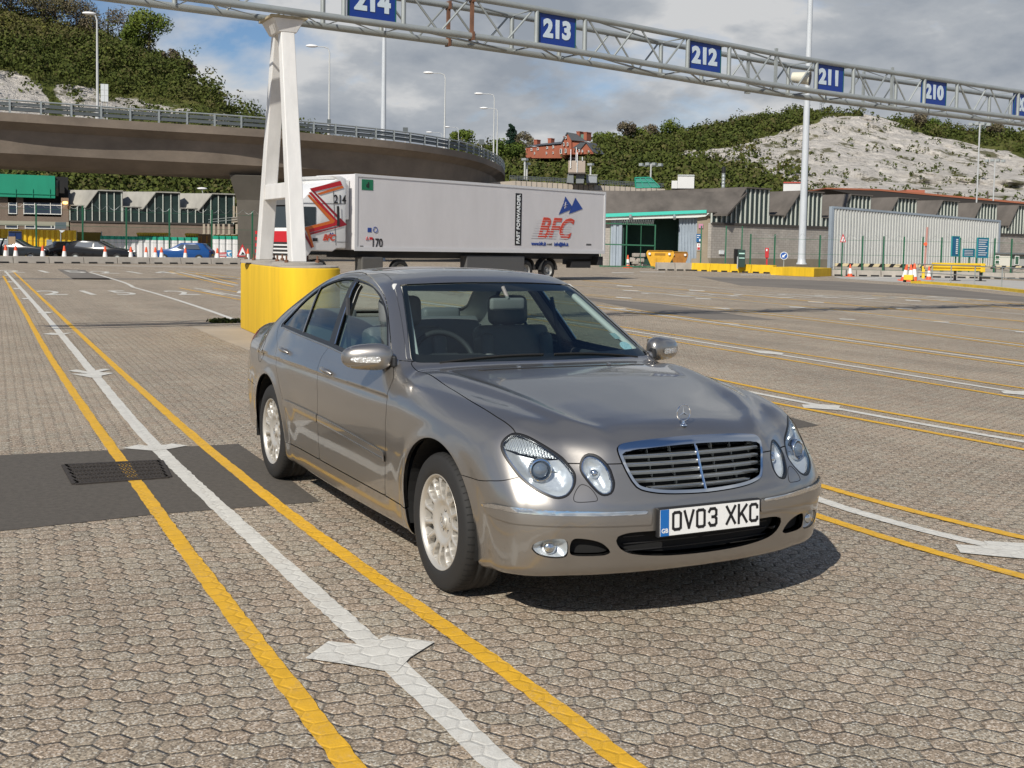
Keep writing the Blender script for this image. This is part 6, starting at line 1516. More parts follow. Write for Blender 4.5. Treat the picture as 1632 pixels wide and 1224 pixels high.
T,F=poly_sign('blue round topped board with a white wave between striped board and triangle',[(361,398.8),(369,398.8),(369.5,409),(361,409)],mat('board_blue',(.02,.22,.42),.45),91.5,358,372);B=MB();F.slab(B,[(362,402),(368.5,401),(368.5,402.6),(364.5,405),(368,407.5),(364,407)],.02,.02);B.build('white_mark',Mwhite,T);local(T)
# grey sign boards and kit by the cars
T,F=poly_sign('blank grey rectangular sign on a pole before the brick building',[(88,354),(105.5,354),(105.5,364.5),(88,364.5)],mat('grey_sign',(.10,.13,.14),.5),95,85,108,post=97);B=MB();F.slab(B,[(94,367),(103.5,367),(98.7,371)],.03,.03);B.build('give_way_plate',Mwhite,T);local(T)
T,F=poly_sign('plain light grey board standing behind the first black car',[(74.5,382),(82.5,382),(85,394.5),(74,394.5)],mat('pale_grey_board',(.30,.33,.36),.5),93,72,88,post=79);local(T)
T,F=poly_sign('small tan board fixed to a thin post before the estate car',[(13.5,377),(24.5,377),(24.5,389.5),(13.5,389.5)],mat('tan_board',(.36,.26,.16),.7),89.5,10,28,post=13);local(T)
# ---- distant cars
def far_car(label,px,D,L,h,col,face,kind='hatch'):
    """face=+1 nose to picture right; seen side on"""
    q=at(px,400,D);T=thing('parked_car',label,'car',(q[0],q[1],0),group='cars parked under the flyover')
    side=np.array([RV[0],RV[1]]);side/=np.linalg.norm(side);rz=math.atan2(side[1]*face,side[0]*face);T.rotation_euler=(0,0,rz)
    pm=mat('car_paint_'+label.split()[0],col,.14,0,spec=.35);W_=.86
    if kind=='hatch': pr=[(-.48,.22),(-.50,.50),(-.49,.62),(-.44,.72),(-.36,.98),(-.22,1.0),(.02,.99),(.20,.70),(.42,.60),(.49,.48),(.50,.25)]
    elif kind=='estate': pr=[(-.5,.22),(-.5,.62),(-.45,.98),(-.1,1.0),(.08,.97),(.22,.68),(.44,.60),(.5,.45),(.5,.25)]
    else: pr=[(-.5,.22),(-.5,.58),(-.36,.66),(-.22,.97),(.02,1.),(.18,.68),(.44,.60),(.5,.45),(.5,.25)]
    zz=lambda z:z*h
    # body with wheel arches
    def section(pts,w0,w1,zsplit):
        n=len(pts);vs=[]
        for sd in (-1,1):
            for x,z in pts:
                wv=w0 if z<=zsplit else w0+(w1-w0)*(z-zsplit)/(1-zsplit);vs.append((x*L,sd*wv,zz(z)))
        return vs,[tuple(range(n-1,-1,-1)),tuple(range(n,2*n))]+[(i,(i+1)%n,n+(i+1)%n,n+i) for i in range(n)]
    B=MB();B.add(*section(pr,W_,.62,.66));B.build('body',pm,T,bevel=.05,seg=2,smooth=50)
    gx0=[i for i in range(len(pr)) if pr[i][1]>.62]
    # side glass
    gp_=[(x*.93+.0,z) for x,z in pr if z>.60][0:]
    zs_=[(max(min(x,.17),-.42)*L,) for x,z in gp_]
    B=MB()
    for sd in (-1,1):
        for (a,b) in ((-.33,-.06),(-.04,.10)):
            def yy(z):return sd*(W_+(.62-W_)*(z-.66)/.34+.012)
            ta,tb=(a+.05 if a<-.2 else a),(b-.0 if b<0 else b-.09)
            B.add([(a*L,yy(.68),zz(.68)),(b*L,yy(.68),zz(.68)),(tb*L,yy(.92),zz(.92)),(ta*L,yy(.92),zz(.92))],[(0,1,2,3)])
    B.build('side_window',wgm,T)
    for sx in (-.31,.31):
        for sd in (-1,1):
            w=thing('wheel',None,None);w.parent=T;w.location=(sx*L,sd*.80,.31);Mq=np.stack([np.array([1,0,0.]),np.array([0,0,1.]),np.array([0,sd,0.])],1)
            B=MB();B.lathe([(.20,-.1),(.31,-.1),(.32,.06),(.29,.09),(.20,.09)],24,Mq);B.build('tyre',Mblack,w,smooth=40);B=MB();B.lathe([(.20,.085),(.17,.06),(.06,.065),(.0,.08)],20,Mq);B.build('rim',Mgalv,w,smooth=40)
    for sd in (-1,1):
        B=MB();B.box((-.485*L,sd*.66,zz(.56)),(.10,.28,.14));B.build('tail_light',bpy.data.materials['sign_red'],T,bevel=.02)
        B=MB();B.box((.475*L,sd*.62,zz(.50)),(.16,.30,.13));B.build('headlight',mat('far_headlight',(.6,.6,.6),.2) if 'far_headlight' not in bpy.data.materials else bpy.data.materials['far_headlight'],T,bevel=.03)
    B=MB();B.box((-.502*L,0,zz(.40)),(.02,.5,.11));B.build('number_plate',Myplas,T)
    return T
far_car('charcoal estate car at the far left edge behind the barrier',18,92,5.6,1.62,(.02,.024,.027),1,'estate')
t=far_car('black saloon seen from behind with yellow number plate, left of the hatchback',96,93,4.0,1.45,(.008,.008,.009),-1);t.rotation_euler.z+=1.1
far_car('black hatchback with a sloping nose behind the fence',160,91,4.9,1.55,(.012,.012,.013),1)
far_car('bright blue hatchback facing left behind the barrier',294,93,4.3,1.5,(.012,.062,.21),-1)
F=Fac(14,95,36,95);T=thing('box_van','small blue box van end behind the estate car','van',F.w(25,400)*np.array([1,1,0]));B=MB();F.rect(B,14,35,368.5,396,0,3);B.build('van_box',mat('van_blue',(.015,.035,.12),.4),T,bevel=.04);B=MB();F.rect(B,14.5,34.5,369,370.4,.03,.05);F.rect(B,24.4,25,371,394,.03,.05);B.build('door_seam',Mblack,T)
for p in (17,32):
    c=F.w(p,400);B=MB();Mq=np.stack([F.u,np.array([0,0,1.]),F.n],1);B.lathe([(.0,-.1),(.4,-.1),(.4,.1),(.0,.12)],18,Mq,(c[0],c[1],.4));B.build('wheel',Mblack,T)
B=MB();F.rect(B,14,35,396,402,-.1,2.8);B.build('chassis',Mblack,T);local(T)
# ================= right: depot behind the mast =================
Dr_=lambda px:float(np.interp(px,[960,1130,1165,1290,1365,1440,1508,1570,1650],[112,112,112,120,126,132,141,149,160]))
F=Fac(955,113,1168,113)
T=thing('depot_shed','depot shed with a dark stained roof, turquoise canopy and open corrugated doors','shed',F.w(1060,400)*np.array([1,1,0]))
zE=F.w(1060,340)[2];zR=F.w(1060,303)[2]
B=MB();x0,x1=F.x(880),F.x(1157);xr=F.x(1180);d=9.
q=[F.p(x0,zE,.8),F.p(x1,zE,.8),F.p(xr+.6,zR,-2.2),F.p(x0,zR,-2.2)];r_=[v-np.array([0,0,.2]) for v in q];B.add(q+r_,[(0,1,2,3),(7,6,5,4),(0,4,5,1),(1,5,6,2),(2,6,7,3),(3,7,4,0)])
q=[F.p(x0,zR,-2.25),F.p(xr+.6,zR,-2.25),F.p(xr+.6,zE,-16),F.p(x0,zE,-16)];r_=[v-np.array([0,0,.2]) for v in q];B.add(q+r_,[(0,1,2,3),(7,6,5,4),(0,4,5,1),(1,5,6,2),(2,6,7,3),(3,7,4,0)]);B.build('roof',Mroofd,T)
B=MB();F.rect(B,955,974,349,425,.0,.4);B.build('side_wall',Mbrick,T)
B=MB();F.rect(B,992,1082,345,425,-3.,.3);F.rect(B,992,994,345,425,0,3);F.rect(B,1080,1082,345,425,0,3);B.build('dark_interior',Mdkg,T)
B=MB();F.slab(B,[(950,341),(1126,334.5),(1126,339.5),(950,346.5)],1.1,1.2);B.build('turquoise_canopy',mat('turquoise',(.05,.50,.40),.5),T)
B=MB();F.slab(B,[(950,346.6),(1131,339.6),(1124,345),(1110,346.5),(950,351)],.9,1.0);B.build('white_canopy_edge',mat('canopy_white',(.62,.64,.60),.6),T)
for p in (1005,1075): c=F.w(p,343.5,1.2);B=MB();B.tube([c,c+F.n*.4-np.array([0,0,.3])],.14,10);B.build('floodlight',Mgalv,T)
B=MB();corrugated(F,B,F.x(973),F.x(991.5),.0,F.w(980,349)[2],.15,.5,.12);B.build('sliding_door',Mcorrb,T);B=MB();corrugated(F,B,F.x(1081),F.x(1110.5),.0,F.w(1095,347)[2],.15,.30,.10);B.build('sliding_door',Mcorrb,T)
B=MB();F.rect(B,1110,1131,340,425,.5,1.0);F.slab(B,[(1102,412),(1129,412),(1131,424),(1101,424)],.9,.5);B.build('concrete_pillar',mat('pillar_stone',(.27,.225,.165),.9,noise=(.8,.2)),T)
B=MB();F.rect(B,1109,1117,373,386,.62,.06);o=B.build('blue_notice',mat('notice_blue',(.01,.10,.26),.4),T);B=MB();F.rect(B,1110,1115,375,376,.66,.03);F.rect(B,1110,1113,378,379,.66,.03);F.rect(B,1113.5,1115.5,381,384.5,.66,.03);B.build('notice_text',Mwhite,o)
B=MB();F.rect(B,1110.5,1115.5,388,399,.62,.05);o=B.build('white_notice',Mwhite,T);B=MB();F.rect(B,1111,1115,394,398,.66,.03);F.rect(B,1112.5,1113.8,389,392,.66,.03);B.build('notice_symbol',bpy.data.materials['sign_red'],o)
B=MB();F.rect(B,1112,1119,357,364,.62,.05);B.build('pink_poster',mat('poster_pink',(.45,.20,.30),.6),T)
local(T)
# roof kit on the shed
def box_thing(name,label,cat,px0,px1,py0,py1,D,th,m,extra=None):
    F=Fac(px0,D,px1,D);c=F.w((px0+px1)/2,py1);T=thing(name,label,cat,c);B=MB();F.rect(B,px0,px1,py0,py1,0,th);B.build('housing',m,T,bevel=.04)
    if extra:extra(F,T)
    return local(T)
plantm=mat('plant_white',(.60,.60,.59),.5,noise=(1,.05))
def ex_(F,T):
    B=MB();F.rect(B,1067.5,1077,288,300.5,.05,3);B.build('lower_housing',plantm,T,bevel=.03);B=MB();F.rect(B,1077,1104,279.3,280.3,.08,.1);B.build('cap',Mgalv,T)
box_thing('roof_plant_box','white box shaped air plant standing on the depot roof','roof unit',1077,1103.5,278.5,300.5,122,4,plantm,ex_)
def ex2(F,T):
    B=MB();F.rect(B,1245,1274,290,292,.1,.2);B.build('red_cap',mat('cap_red',(.4,.06,.04),.6),T)
box_thing('roof_plant_box','low white box on the saw tooth roof beside the mast','roof unit',1245,1273.5,292,305.5,138,4,plantm,ex2)
T=thing('flue','thin silver flue with a black tip rising from the depot roof','chimney',at(1152.5,300,120));q=at(1152.5,300,120);zt=at(1152.5,266,120)[2];zm=at(1152.5,276,120)[2];B=MB();B.lathe([(.16,q[2]-1.5)]+[(.16+.03*(k%2),q[2]+(zm-q[2])*k/9) for k in range(10)],12,None,(q[0],q[1],0));B.build('flue_pipe',Mgalv,T);B=MB();B.lathe([(.20,zm),(.20,zt),(0,zt+.05)],12,None,(q[0],q[1],0));B.build('flue_tip',Mblack,T);local(T)
# teal glazed roof hut
F=Fac(1010,125,1055,125);T=thing('glazed_roof_light','small green framed glass lean-to on the raised deck','roof light',F.w(1030,300));B=MB();F.slab(B,[(1012,283),(1036,282.5),(1052.5,298),(1013,299)],.0,2.);B.build('glass_slope',mat('teal_glass',(.06,.24,.20),.25),T);B=MB()
for a,b in (((1012,283),(1013,299)),((1020,283),(1026,299)),((1028,283),(1039,299)),((1036,282.5),(1052,298)),((1012,283),(1036,282.5)),((1013,290),(1044,290)),((1013,299),(1052,298))): B.beam(F.w(*a,.05),F.w(*b,.05),.09,.09)
B.build('green_frame',Mteal,T);local(T)
# raised deck with railing and lookout cabin
F=Fac(780,128,1060,134);T=thing('raised_deck','long pale concrete deck wall with a railing behind the trailer','bridge',F.w(900,300))
B=MB();F.slab(B,[(782,291),(820,288),(900,292.5),(1060,301),(1060,312),(900,306),(820,300),(782,296)],0,8);B.build('deck_wall',mat('deck_concrete',(.42,.37,.31),.85,noise=(.5,.12)),T)
B=MB()
for k in range(0,28): x=822+k*8.3;F.slab(B,[(x,288+ (x-820)*.054),(x+.35,288+(x-820)*.054),(x+.35,300+(x-820)*.05),(x,300+(x-820)*.05)],.06,.06)
B.build('panel_joints',Mraild,T)
B=MB();F.rect(B,783,1060,312,425,-3,1.);B.build('undercroft',Mroofd,T)
for k in range(60):
    x=812+k*4.1;y=287.5+(x-820)*.052;B=MB();F.slab(B,[(x,y-7),(x+.6,y-7),(x+.6,y),(x,y)],-.1,.08);B.build('rail_post',Mraild,T)
B=MB()
for dy in (7,4.6,2.4): B.beam(F.w(812,287-dy,-.14),F.w(1058,299.7-dy,-.14),.07,.07)
B.build('railing',Mraild,T);local(T)
def ex3(F,T):
    B=MB();F.slab(B,[(905,277),(914,277),(914,292),(903,291)],.0,3);F.slab(B,[(918,277),(932,277),(930,292),(918,292)],-.4,3);B.build('cabin_base',mat('pier_grey',(.17,.185,.19),.7),T)
    B=MB();F.rect(B,903,931,275.2,277,.2,4);B.build('floor_slab',Mroofd,T)
    for a,b,c in ((906.5,238,268),(915,235,257),(917,243,275),(925,250,256)):
        B=MB();F.rect(B,a-.5,a+.5,b,c,.15,.15);B.build('aerial',Mwhite,T)
    B=MB();
    for k in range(7): F.rect(B,904+k*3.8,904.4+k*3.8,251,256,-.5,.05)
    F.rect(B,904,931,251,251.5,-.5,.05);B.build('roof_rail',Mraild,T)
box_thing('lookout_cabin','tan lookout cabin with white aerials raised on a grey base above the deck','cabin',903,930,256,275,126,4,mat('tan_cladding',(.36,.30,.25),.7,noise=(.8,.08)),ex3)
box_thing('grey_hut','plain blue grey hut beside the lookout cabin','hut',932,949,279,291.5,127,4,mat('hut_grey',(.25,.27,.29),.6,noise=(.6,.1)),lambda F,T:(lambda B:(F.rect(B,931.5,949.5,278.3,279.4,.1,4.2),B.build('hut_roof',Mbar,T)))(MB()))
def slim_lamp(px,y0,y1,D,label,heads=1):
    q=at(px,y1,D);T=thing('floodlight_pole',label,'light pole',q,group='slender floodlight poles');zt=at(px,y0,D)[2];B=MB();B.tube([(q[0],q[1],q[2]),(q[0],q[1],zt)],.10 if D<200 else .14,8);B.build('pole',Mlamp,T,smooth=True)
    sd=np.array([RV[0],RV[1],0]);B=MB()
    if heads==1:B.box((q[0],q[1],zt),(.6,.5,.25),.5)
    else:
        for k in (-1.2,-.4,.4,1.2):B.box(np.array([q[0],q[1],zt-.1*abs(k)])+sd*k,(.5,.5,.35),.5)
        B.beam(np.array([q[0],q[1],zt-.3])-sd*1.4,np.array([q[0],q[1],zt-.3])+sd*1.4,.08,.08)
    B.build('floodlight',Mgalv,T);return local(T)
slim_lamp(836,254,286,132,'taller of the two thin poles behind the deck railing, right of the flyover end');slim_lamp(839.5,261,287,133,'shorter of the two thin poles behind the deck railing');slim_lamp(941,262,281,135,'thin pole above the grey hut');slim_lamp(1037,261,284,150,'pole with a cluster of floodlights left of the white roof box',2);slim_lamp(1556,197,330,170,'tall pole with floodlights before the chalk cliff on the right',2);slim_lamp(1583,255,320,185,'fainter pole right of the tall floodlight pole',2)
# saw tooth shed, right
bays=[(1132,1160,1183,1221.6),(1223,1246,1270,1305.5),(1307,1330,1350,1383),(1385,1407,1425,1456),(1458,1480,1496,1522),(1524,1543,1558,1584),(1586,1603,1617,1642),(1644,1660,1672,1700)]
Fq=Fac(1132,112,1700,166)
T=thing('sawtooth_shed','long glazed saw tooth shed on a pale block wall behind the lighting mast','shed',Fq.w(1300,400)*np.array([1,1,0]))
zb,ze,zp=4.2,5.15,7.65
for (a,e,p,r) in bays:
    F=Fq;xa,xe,xp,xr=F.x(a),F.x(e),F.x(p),F.x(r)
    B=MB();F.slabz(B,[(xa,zb),(xr,zb),(xr,zp),(xp,zp),(xe,ze),(xa,ze)],0,.1);B.cm=1;nb=12
    for k in range(nb+1):
        x=xa+(xr-xa)*k/nb;z=ze if x<xe else (ze+(zp-ze)*(x-xe)/(xp-xe) if x<xp else zp);F.box(B,x-.055,x+.055,zb,z-.02,.12,.14)
    g=B.build('gable_glazing',[Mglz,Mbar],T);B=MB();d=22
    q=[F.p(xe-.15,ze-.1,.3),F.p(xp,zp+.08,.3),F.p(xp,zp+.08,-d),F.p(xe-.15,ze-.1,-d)];r_=[v-np.array([0,0,.12]) for v in q];B.add(q+r_,[(0,1,2,3),(7,6,5,4),(0,4,5,1),(1,5,6,2),(2,6,7,3),(3,7,4,0)])
    F.box(B,xp,xr+.15,zp,zp+.12,.3,d);F.box(B,xr,xr+.12,ze-.2,zp,.1,d);F.box(B,xa,xe,ze,ze+.1,.2,d);B.build('roof',Mroofd,T)
B=MB();F.box(B,F.x(1132),F.x(1700),.9,zb,.05,.4);B.build('block_wall',Mbrick,T);B=MB();F.box(B,F.x(1132),F.x(1700),0,.9,.09,.4);B.build('wall_plinth',mat('plinth_brown',(.20,.175,.13),.9,noise=(.6,.2)),T)
B=MB();F.box(B,F.x(1132),F.x(1700),zb-.14,zb+.08,.2,.25);B.build('sill_beam',bpy.data.materials['dark_sill'],T)
B=MB();F.rect(B,1169,1180,397,426,.2,.2);B.build('door',Mblack,T);B=MB();F.rect(B,1144.5,1152,399,405,.18,.08);B.build('white_plate',Mwhite,T)
local(T)
# canopy roof beyond
F=Fac(1315,190,1700,205);T=thing('steel_canopy','long dark canopy roof with a rust red edge in front of the chalk cliff','canopy',F.w(1450,300));B=MB();F.slab(B,[(1317,301),(1400,303.5),(1640,325),(1700,331),(1700,345),(1640,338),(1400,316),(1362,310)],0,14);B.build('canopy_roof',mat('canopy_dark',(.028,.024,.022),.8),T)
B=MB();F.slab(B,[(1316,299),(1400,301),(1640,322.5),(1700,328),(1700,331),(1640,325.5),(1400,303.8),(1316,301.2)],.1,14);B.build('canopy_edge',mat('rust_red_edge',(.30,.10,.05),.7),T)
B=MB();F.rect(B,1460,1490,300,307,-5,3);B.build('red_cabin',mat('cabin_red',(.36,.12,.07),.7),T);B=MB()
for p in (1318,1362,1420,1500,1580): F.rect(B,p-.6,p+.6,305,425,-2,.3)
B.build('canopy_post',Mroofd,T);local(T)
# corrugated steel screen wall
F=Fac(1325,98,1590,116);T=thing('corrugated_wall','large pale corrugated steel screen wall with a capping rail','wall',F.w(1450,400)*np.array([1,1,0]))
z0,z1_=F.w(1325,331)[2],F.w(1589,353)[2];B=MB();corrugated(F,B,F.x(1325.5),F.x(1589),0,z0,0,.36,.12,z1_);B.build('steel_sheeting',Mcorr,T)
B=MB();F.slabz(B,[(F.x(1325)-.05,z0-.05),(F.x(1589)+.05,z1_-.05),(F.x(1589)+.05,z1_+.12),(F.x(1325)-.05,z0+.12)],.16,.3);F.box(B,F.x(1325)-.25,F.x(1325)+.02,0,z0+.1,.14,.3);F.box(B,F.x(1589)-.02,F.x(1589)+.2,0,z1_+.1,.14,.3);B.build('capping_rail',Mcorrb,T);local(T)
# striped rail at its foot
F=Fac(1332,95,1640,104);T=thing('striped_rail','black and cream striped kerb rail running along the foot of the steel wall','rail',F.w(1450,400)*np.array([1,1,0]));B=MB();F.box(B,F.x(1333),F.x(1640),.55,.78,0,.2);B.build('rail_beam',mat('cream_rail',(.62,.52,.32),.6),T);B=MB();xx=F.x(1334)
while xx<F.x(1640): F.slabz(B,[(xx,.54),(xx+.35,.54),(xx+.55,.79),(xx+.2,.79)],.02,.24);xx+=.9
B.build('black_stripes',Mblack,T);B=MB();F.box(B,F.x(1333),F.x(1640),0,.54,-.02,.3);B.build('rail_base',Mconcw,T);local(T)
# green post fence in front
F=Fac(1180,93,1600,100);post_fence(F,[1196,1234.5,1306.5,1374.5,1408,1440.5,1470.5,1500.5,1529.5,1557,1585,1612,1650],2.95,None,None,'dark green post and mesh fence in front of the block wall and steel wall')
F=Fac(1100,96,1180,96);post_fence(F,[1117,1156.5,1182],3.6,None,None,'short run of green fence posts beside the depot pillar',mesh=False)
F=Fac(955,98,1046,98);T=thing('mesh_gate','green framed mesh gate topped with coiled wire in front of the open depot doors','gate',F.w(1000,400)*np.array([1,1,0]))
for p,a,b,w in ((957,356,424,1.),(998,352,424,1.6),(1021,358,424,.8),(1043.5,358,428,1.6),(972,360,424,.6)): B=MB();F.rect(B,p-w/1.6,p+w/1.6,a,b,0,.12);B.build('gate_post',Mgreen,T)
for a,b in (((955,355.5),(1043,358.5)),((955,389),(1043,391.5)),((955,424),(1043,425.5))): B=MB();B.beam(F.w(*a,.02),F.w(*b,.02),.08,.10);B.build('gate_rail',Mgreen,T)
B=MB();P=[]
for k in range(110): a=k*1.05;q=F.w(992+k*.46,354.,0);P.append(q+np.array([0,0,.22*math.sin(a)])+F.n*.22*math.cos(a))
B.tube(P,.012,3);B.build('coiled_wire',Mgalv,T);local(T)
# skip
def skip(label,px0,px1,D,py0,py1,m,letters=True):
    F=Fac(px0,D,px1,D);c=F.w((px0+px1)/2,400)*np.array([1,1,0]);T=thing('skip',label,'skip',c,group='yellow skips by the depot doors')
    x0,x1=F.x(px0),F.x(px1);L_=x1-x0;zt=F.w(px0,py0)[2];B=MB();pts=[(x0+L_*.05,zt),(x1-L_*.05,zt),(x1,zt*.86),(x1-L_*.02,zt*.70),(x1-L_*.24,.1),(x0+L_*.20,.1),(x0+L_*.02,zt*.70),(x0,zt*.86)];F.slabz(B,pts,0,1.7);B.build('skip_body',m,T,bevel=.03)
    B=MB();F.slabz(B,[(x0+L_*.08,zt-.06),(x1-L_*.08,zt-.06),(x1-L_*.08,zt+.02),(x0+L_*.08,zt+.02)],.06,1.82);B.build('skip_rim',mat('skip_dark',(.30,.15,.01),.7) if 'skip_dark' not in bpy.data.materials else bpy.data.materials['skip_dark'],T)
    for f_ in (.12,.82): q=F.p(x0+L_*f_,zt*.82,.05);B=MB();B.lathe([(.10,0),(.10,.1),(0,.1)],12,np.stack([F.u,np.array([0,0,1.]),F.n],1),q);B.build('lifting_lug',Mconew,T)
    if letters:
        B=MB();F.box(B,x0+L_*.30,x0+L_*.68,zt*.74,zt*.86,.02,.03);B.build('faded_lettering',bpy.data.materials['skip_dark'],T)
    for k in (.34,.62):
        B=MB();F.box(B,x0+L_*k-.05,x0+L_*k+.05,.12,zt*.62,.04,.08);B.build('skip_rib',m,T)
    return local(T)
Mskip=mat('skip_yellow',(.62,.33,.015),.6,noise=(1.4,.3));Mskip2=mat('skip_rusty',(.33,.14,.02),.75,noise=(1.2,.4))
skip('orange rusty skip standing half behind the yellow skip',1070,1097,101,401,424,Mskip2,False);skip('yellow skip with faded lettering in front of the open depot doors',1030,1075,98,399,424,Mskip)
F=Fac(1008,103,1030,103);T=thing('rubble_heap','small heap of pale stone blocks inside the depot doorway','rubble',F.w(1018,400)*np.array([1,1,0]))
rng=random.Random(3)
for k in range(16):
    B=MB();c=F.p(F.x(1009+rng.random()*18),.0,rng.random()*.6);B.box(c+np.array([0,0,.15+.38*(k%4)*(1-abs(k%8-4)/6)]),(.5,.5,.32),rng.random()*3);B.build('stone_block',Mconcw,T,bevel=.04)
local(T)
place_cone(1001,100,'orange and white cone beside the gate post before the depot doors','traffic cones around the depot yard',1.1)
# yellow and grey barrier blocks along the yard edge
kerbrow(1046,91,1104,92,2,.62,Mconcw,lambda i:'grey concrete barrier block %s in front of the skip'%('nearer the lorry' if i==0 else 'next to the yellow blocks'),'grey barrier blocks beside the skip')
ky=['first from the left, below the depot pillar','second from the left, below the small white plate','third from the left, left of the green cabinet','fourth from the left, at the high mast plinth']
kerbrow(1104,92,1236,87,4,.62,Myblk,lambda i:'yellow painted concrete barrier block, '+ky[i],'yellow barrier blocks along the yard edge','yellow_barrier')
kg=['right of the mast plinth','below the triangular sign','below the first fence post','left of the stacked cones','behind the stacked cones','behind the grey handrail','behind the yellow crash rail','right of the yellow crash rail']
kerbrow(1326,84,1640,88,8,.42,Mconcw,lambda i:'low grey kerb block by the steel wall, '+kg[i],'grey kerb blocks along the steel wall')
# small things around the mast
F=Fac(1168,88,1188,88);T=thing('dark_cabinet','dark green equipment cabinet with pale labels by the yellow barrier','cabinet',F.w(1180,400)*np.array([1,1,0]));B=MB();F.rect(B,1176,1188,398,426,0,.8);B.build('cabinet_body',mat('cabinet_green',(.01,.035,.03),.5),T,bevel=.02);B=MB();F.rect(B,1178,1187,403,405,.03,.03);F.rect(B,1178,1187,410.5,412,.03,.03);B.build('pale_label',mat('label_mint',(.40,.62,.55),.5),T);B=MB();F.rect(B,1175,1177,409,428,.2,.1);B.build('cabinet_post',Mgalv,T);local(T)
F=Fac(1215,88,1230,88);T=thing('call_post','red call box on a red post left of the round blue sign','call box',F.w(1222,400)*np.array([1,1,0]));B=MB();F.rect(B,1219.5,1225.5,395,411,.1,.35);B.build('call_box',Mred,T,bevel=.03);B=MB();F.rect(B,1221.3,1223.8,411,428,.0,.12);B.build('red_post',Mred,T);B=MB();F.rect(B,1221,1223,397,400,.13,.03);B.build('white_button',Mwhite,T);local(T)
F=Fac(1240,84,1260,84);c=F.w(1249.5,407.5);T=thing('arrow_sign','round blue keep left sign with a white arrow beside the mast plinth','sign',c*np.array([1,1,0]));Mq=np.stack([F.u,np.array([0,0,1.]),F.n],1)
B=MB();B.lathe([(.0,.0),(.27,.0),(.27,.03),(.0,.03)],28,Mq,c);B.build('sign_disc',Mwhite,T);B=MB();B.lathe([(.235,.03),(.235,.036),(0,.036)],28,Mq,c);B.build('blue_disc',mat('disc_blue',(.01,.08,.34),.4),T)
B=MB();dd=(-F.u-np.array([0,0,1.]));dd/=np.linalg.norm(dd);pp=np.cross(dd,F.n);o_=F.n*.042;B.add([c-dd*.17+pp*.035+o_,c-dd*.17-pp*.035+o_,c+dd*.03-pp*.035+o_,c+dd*.03+pp*.035+o_],[(0,1,2,3)]);B.add([c+dd*.03+pp*.11+o_,c+dd*.03-pp*.11+o_,c+dd*.18+o_],[(0,1,2)]);B.build('white_arrow',Mwhite,T,fix=False)
B=MB();B.tube([(c[0]-F.n[0]*.05,c[1]-F.n[1]*.05,0),(c[0]-F.n[0]*.05,c[1]-F.n[1]*.05,c[2])],.035,8);B.build('post',Mgalv,T);local(T)
F=Fac(1335,82,1352,82);T=thing('warning_sign','red bordered triangular warning sign on a tall thin post before the steel wall','sign',F.w(1342,400)*np.array([1,1,0]));B=MB();F.slab(B,[(1338.5,386),(1348.5,386),(1343.7,372)],0,.03);B.build('sign_plate',Mred,T);B=MB();F.slab(B,[(1340.6,384.7),(1346.6,384.7),(1343.7,376)],.02,.02);B.build('white_centre',Mwhite,T);B=MB();F.slab(B,[(1343,384.2),(1344.6,384.2),(1344.3,379.5),(1343.3,379.5)],.04,.02);B.build('symbol',Mblack,T);B=MB();q=F.w(1342.5,400,-.05);B.tube([(q[0],q[1],0),(q[0],q[1],F.w(1343,380)[2])],.04,8);B.build('post',Mgreen,T);local(T)
# notices
for i,(a,b,c_,d,lb) in enumerate(((1516.5,1528.5,376.5,408.5,'tall narrow blue notice board with vertical lettering, left of three'),(1535,1553.5,396.5,409.5,'small wide blue notice board, middle and lowest of three'),(1557,1575,379,411,'large blue notice board with lines of text, right of three'))):
    F=Fac(a-2,86,b+2,87);T=thing('notice_board',lb,'notice board',F.w((a+b)/2,400)*np.array([1,1,0]),group='blue notice boards before the steel wall')
    B=MB();F.rect(B,a,b,c_,d,0,.06);B.build('notice_panel',mat('notice_panel_blue',(.012,.12,.24),.45) if 'notice_panel_blue' not in bpy.data.materials else bpy.data.materials['notice_panel_blue'],T)
    B=MB();tm=bpy.data.materials.get('turquoise_edge') or mat('turquoise_edge',(.03,.28,.28),.5)
    for e in ((a,b,c_-.3,c_+.7),(a,b,d-.7,d+.3),(a-.3,a+.7,c_,d),(b-.7,b+.3,c_,d)):F.rect(B,*e,.02,.05)
    B.build('notice_edge',tm,T);B=MB()
    if i==0: 
        for k in range(8):F.rect(B,b-5.2,b-2.6,c_+4.5+k*3.1,c_+6.6+k*3.1,.03,.02)
    elif i==1:
        for k in range(4):F.rect(B,a+2,b-3,c_+2.5+k*2.4,c_+3.2+k*2.4,.03,.02)
    else:
        for k in range(8):F.rect(B,a+2.2,b-2.2-(k%3)*1.6,c_+3+k*3.4,c_+4+k*3.4,.03,.02)
    B.build('notice_lettering',Mwhite,T);q=F.w((a+b)/2+1,400,-.1);B=MB();B.tube([(q[0],q[1],0),(q[0],q[1],F.w(a,d)[2]+.3)],.05,8);B.build('post',Mgreen,T);local(T)
# lifting barrier
F=Fac(1465,82,1490,82);T=thing('raised_barrier_arm','yellow barrier machine with its red and white arm raised upright','barrier',F.w(1474,400)*np.array([1,1,0]));B=MB();F.rect(B,1470.5,1475.5,424,447,.2,.4);B.build('machine_post',Myplas,T,bevel=.03);B=MB();B.beam(F.w(1473.5,426,.3),F.w(1478,362,.3),.09,.09);B.build('barrier_arm',mat('arm_pink',(.50,.26,.22),.5),T);B=MB();c=F.w(1475,389,.4);B.lathe([(.12,0),(.12,.05),(0,.05)],18,np.stack([F.u,np.array([0,0,1.]),F.n],1),c);B.build('orange_disc',Mcone,T);B=MB();F.rect(B,1463,1482,444,449,.3,.8);B.build('machine_base',mat('base_dark_yellow',(.25,.16,.02),.7),T);local(T)
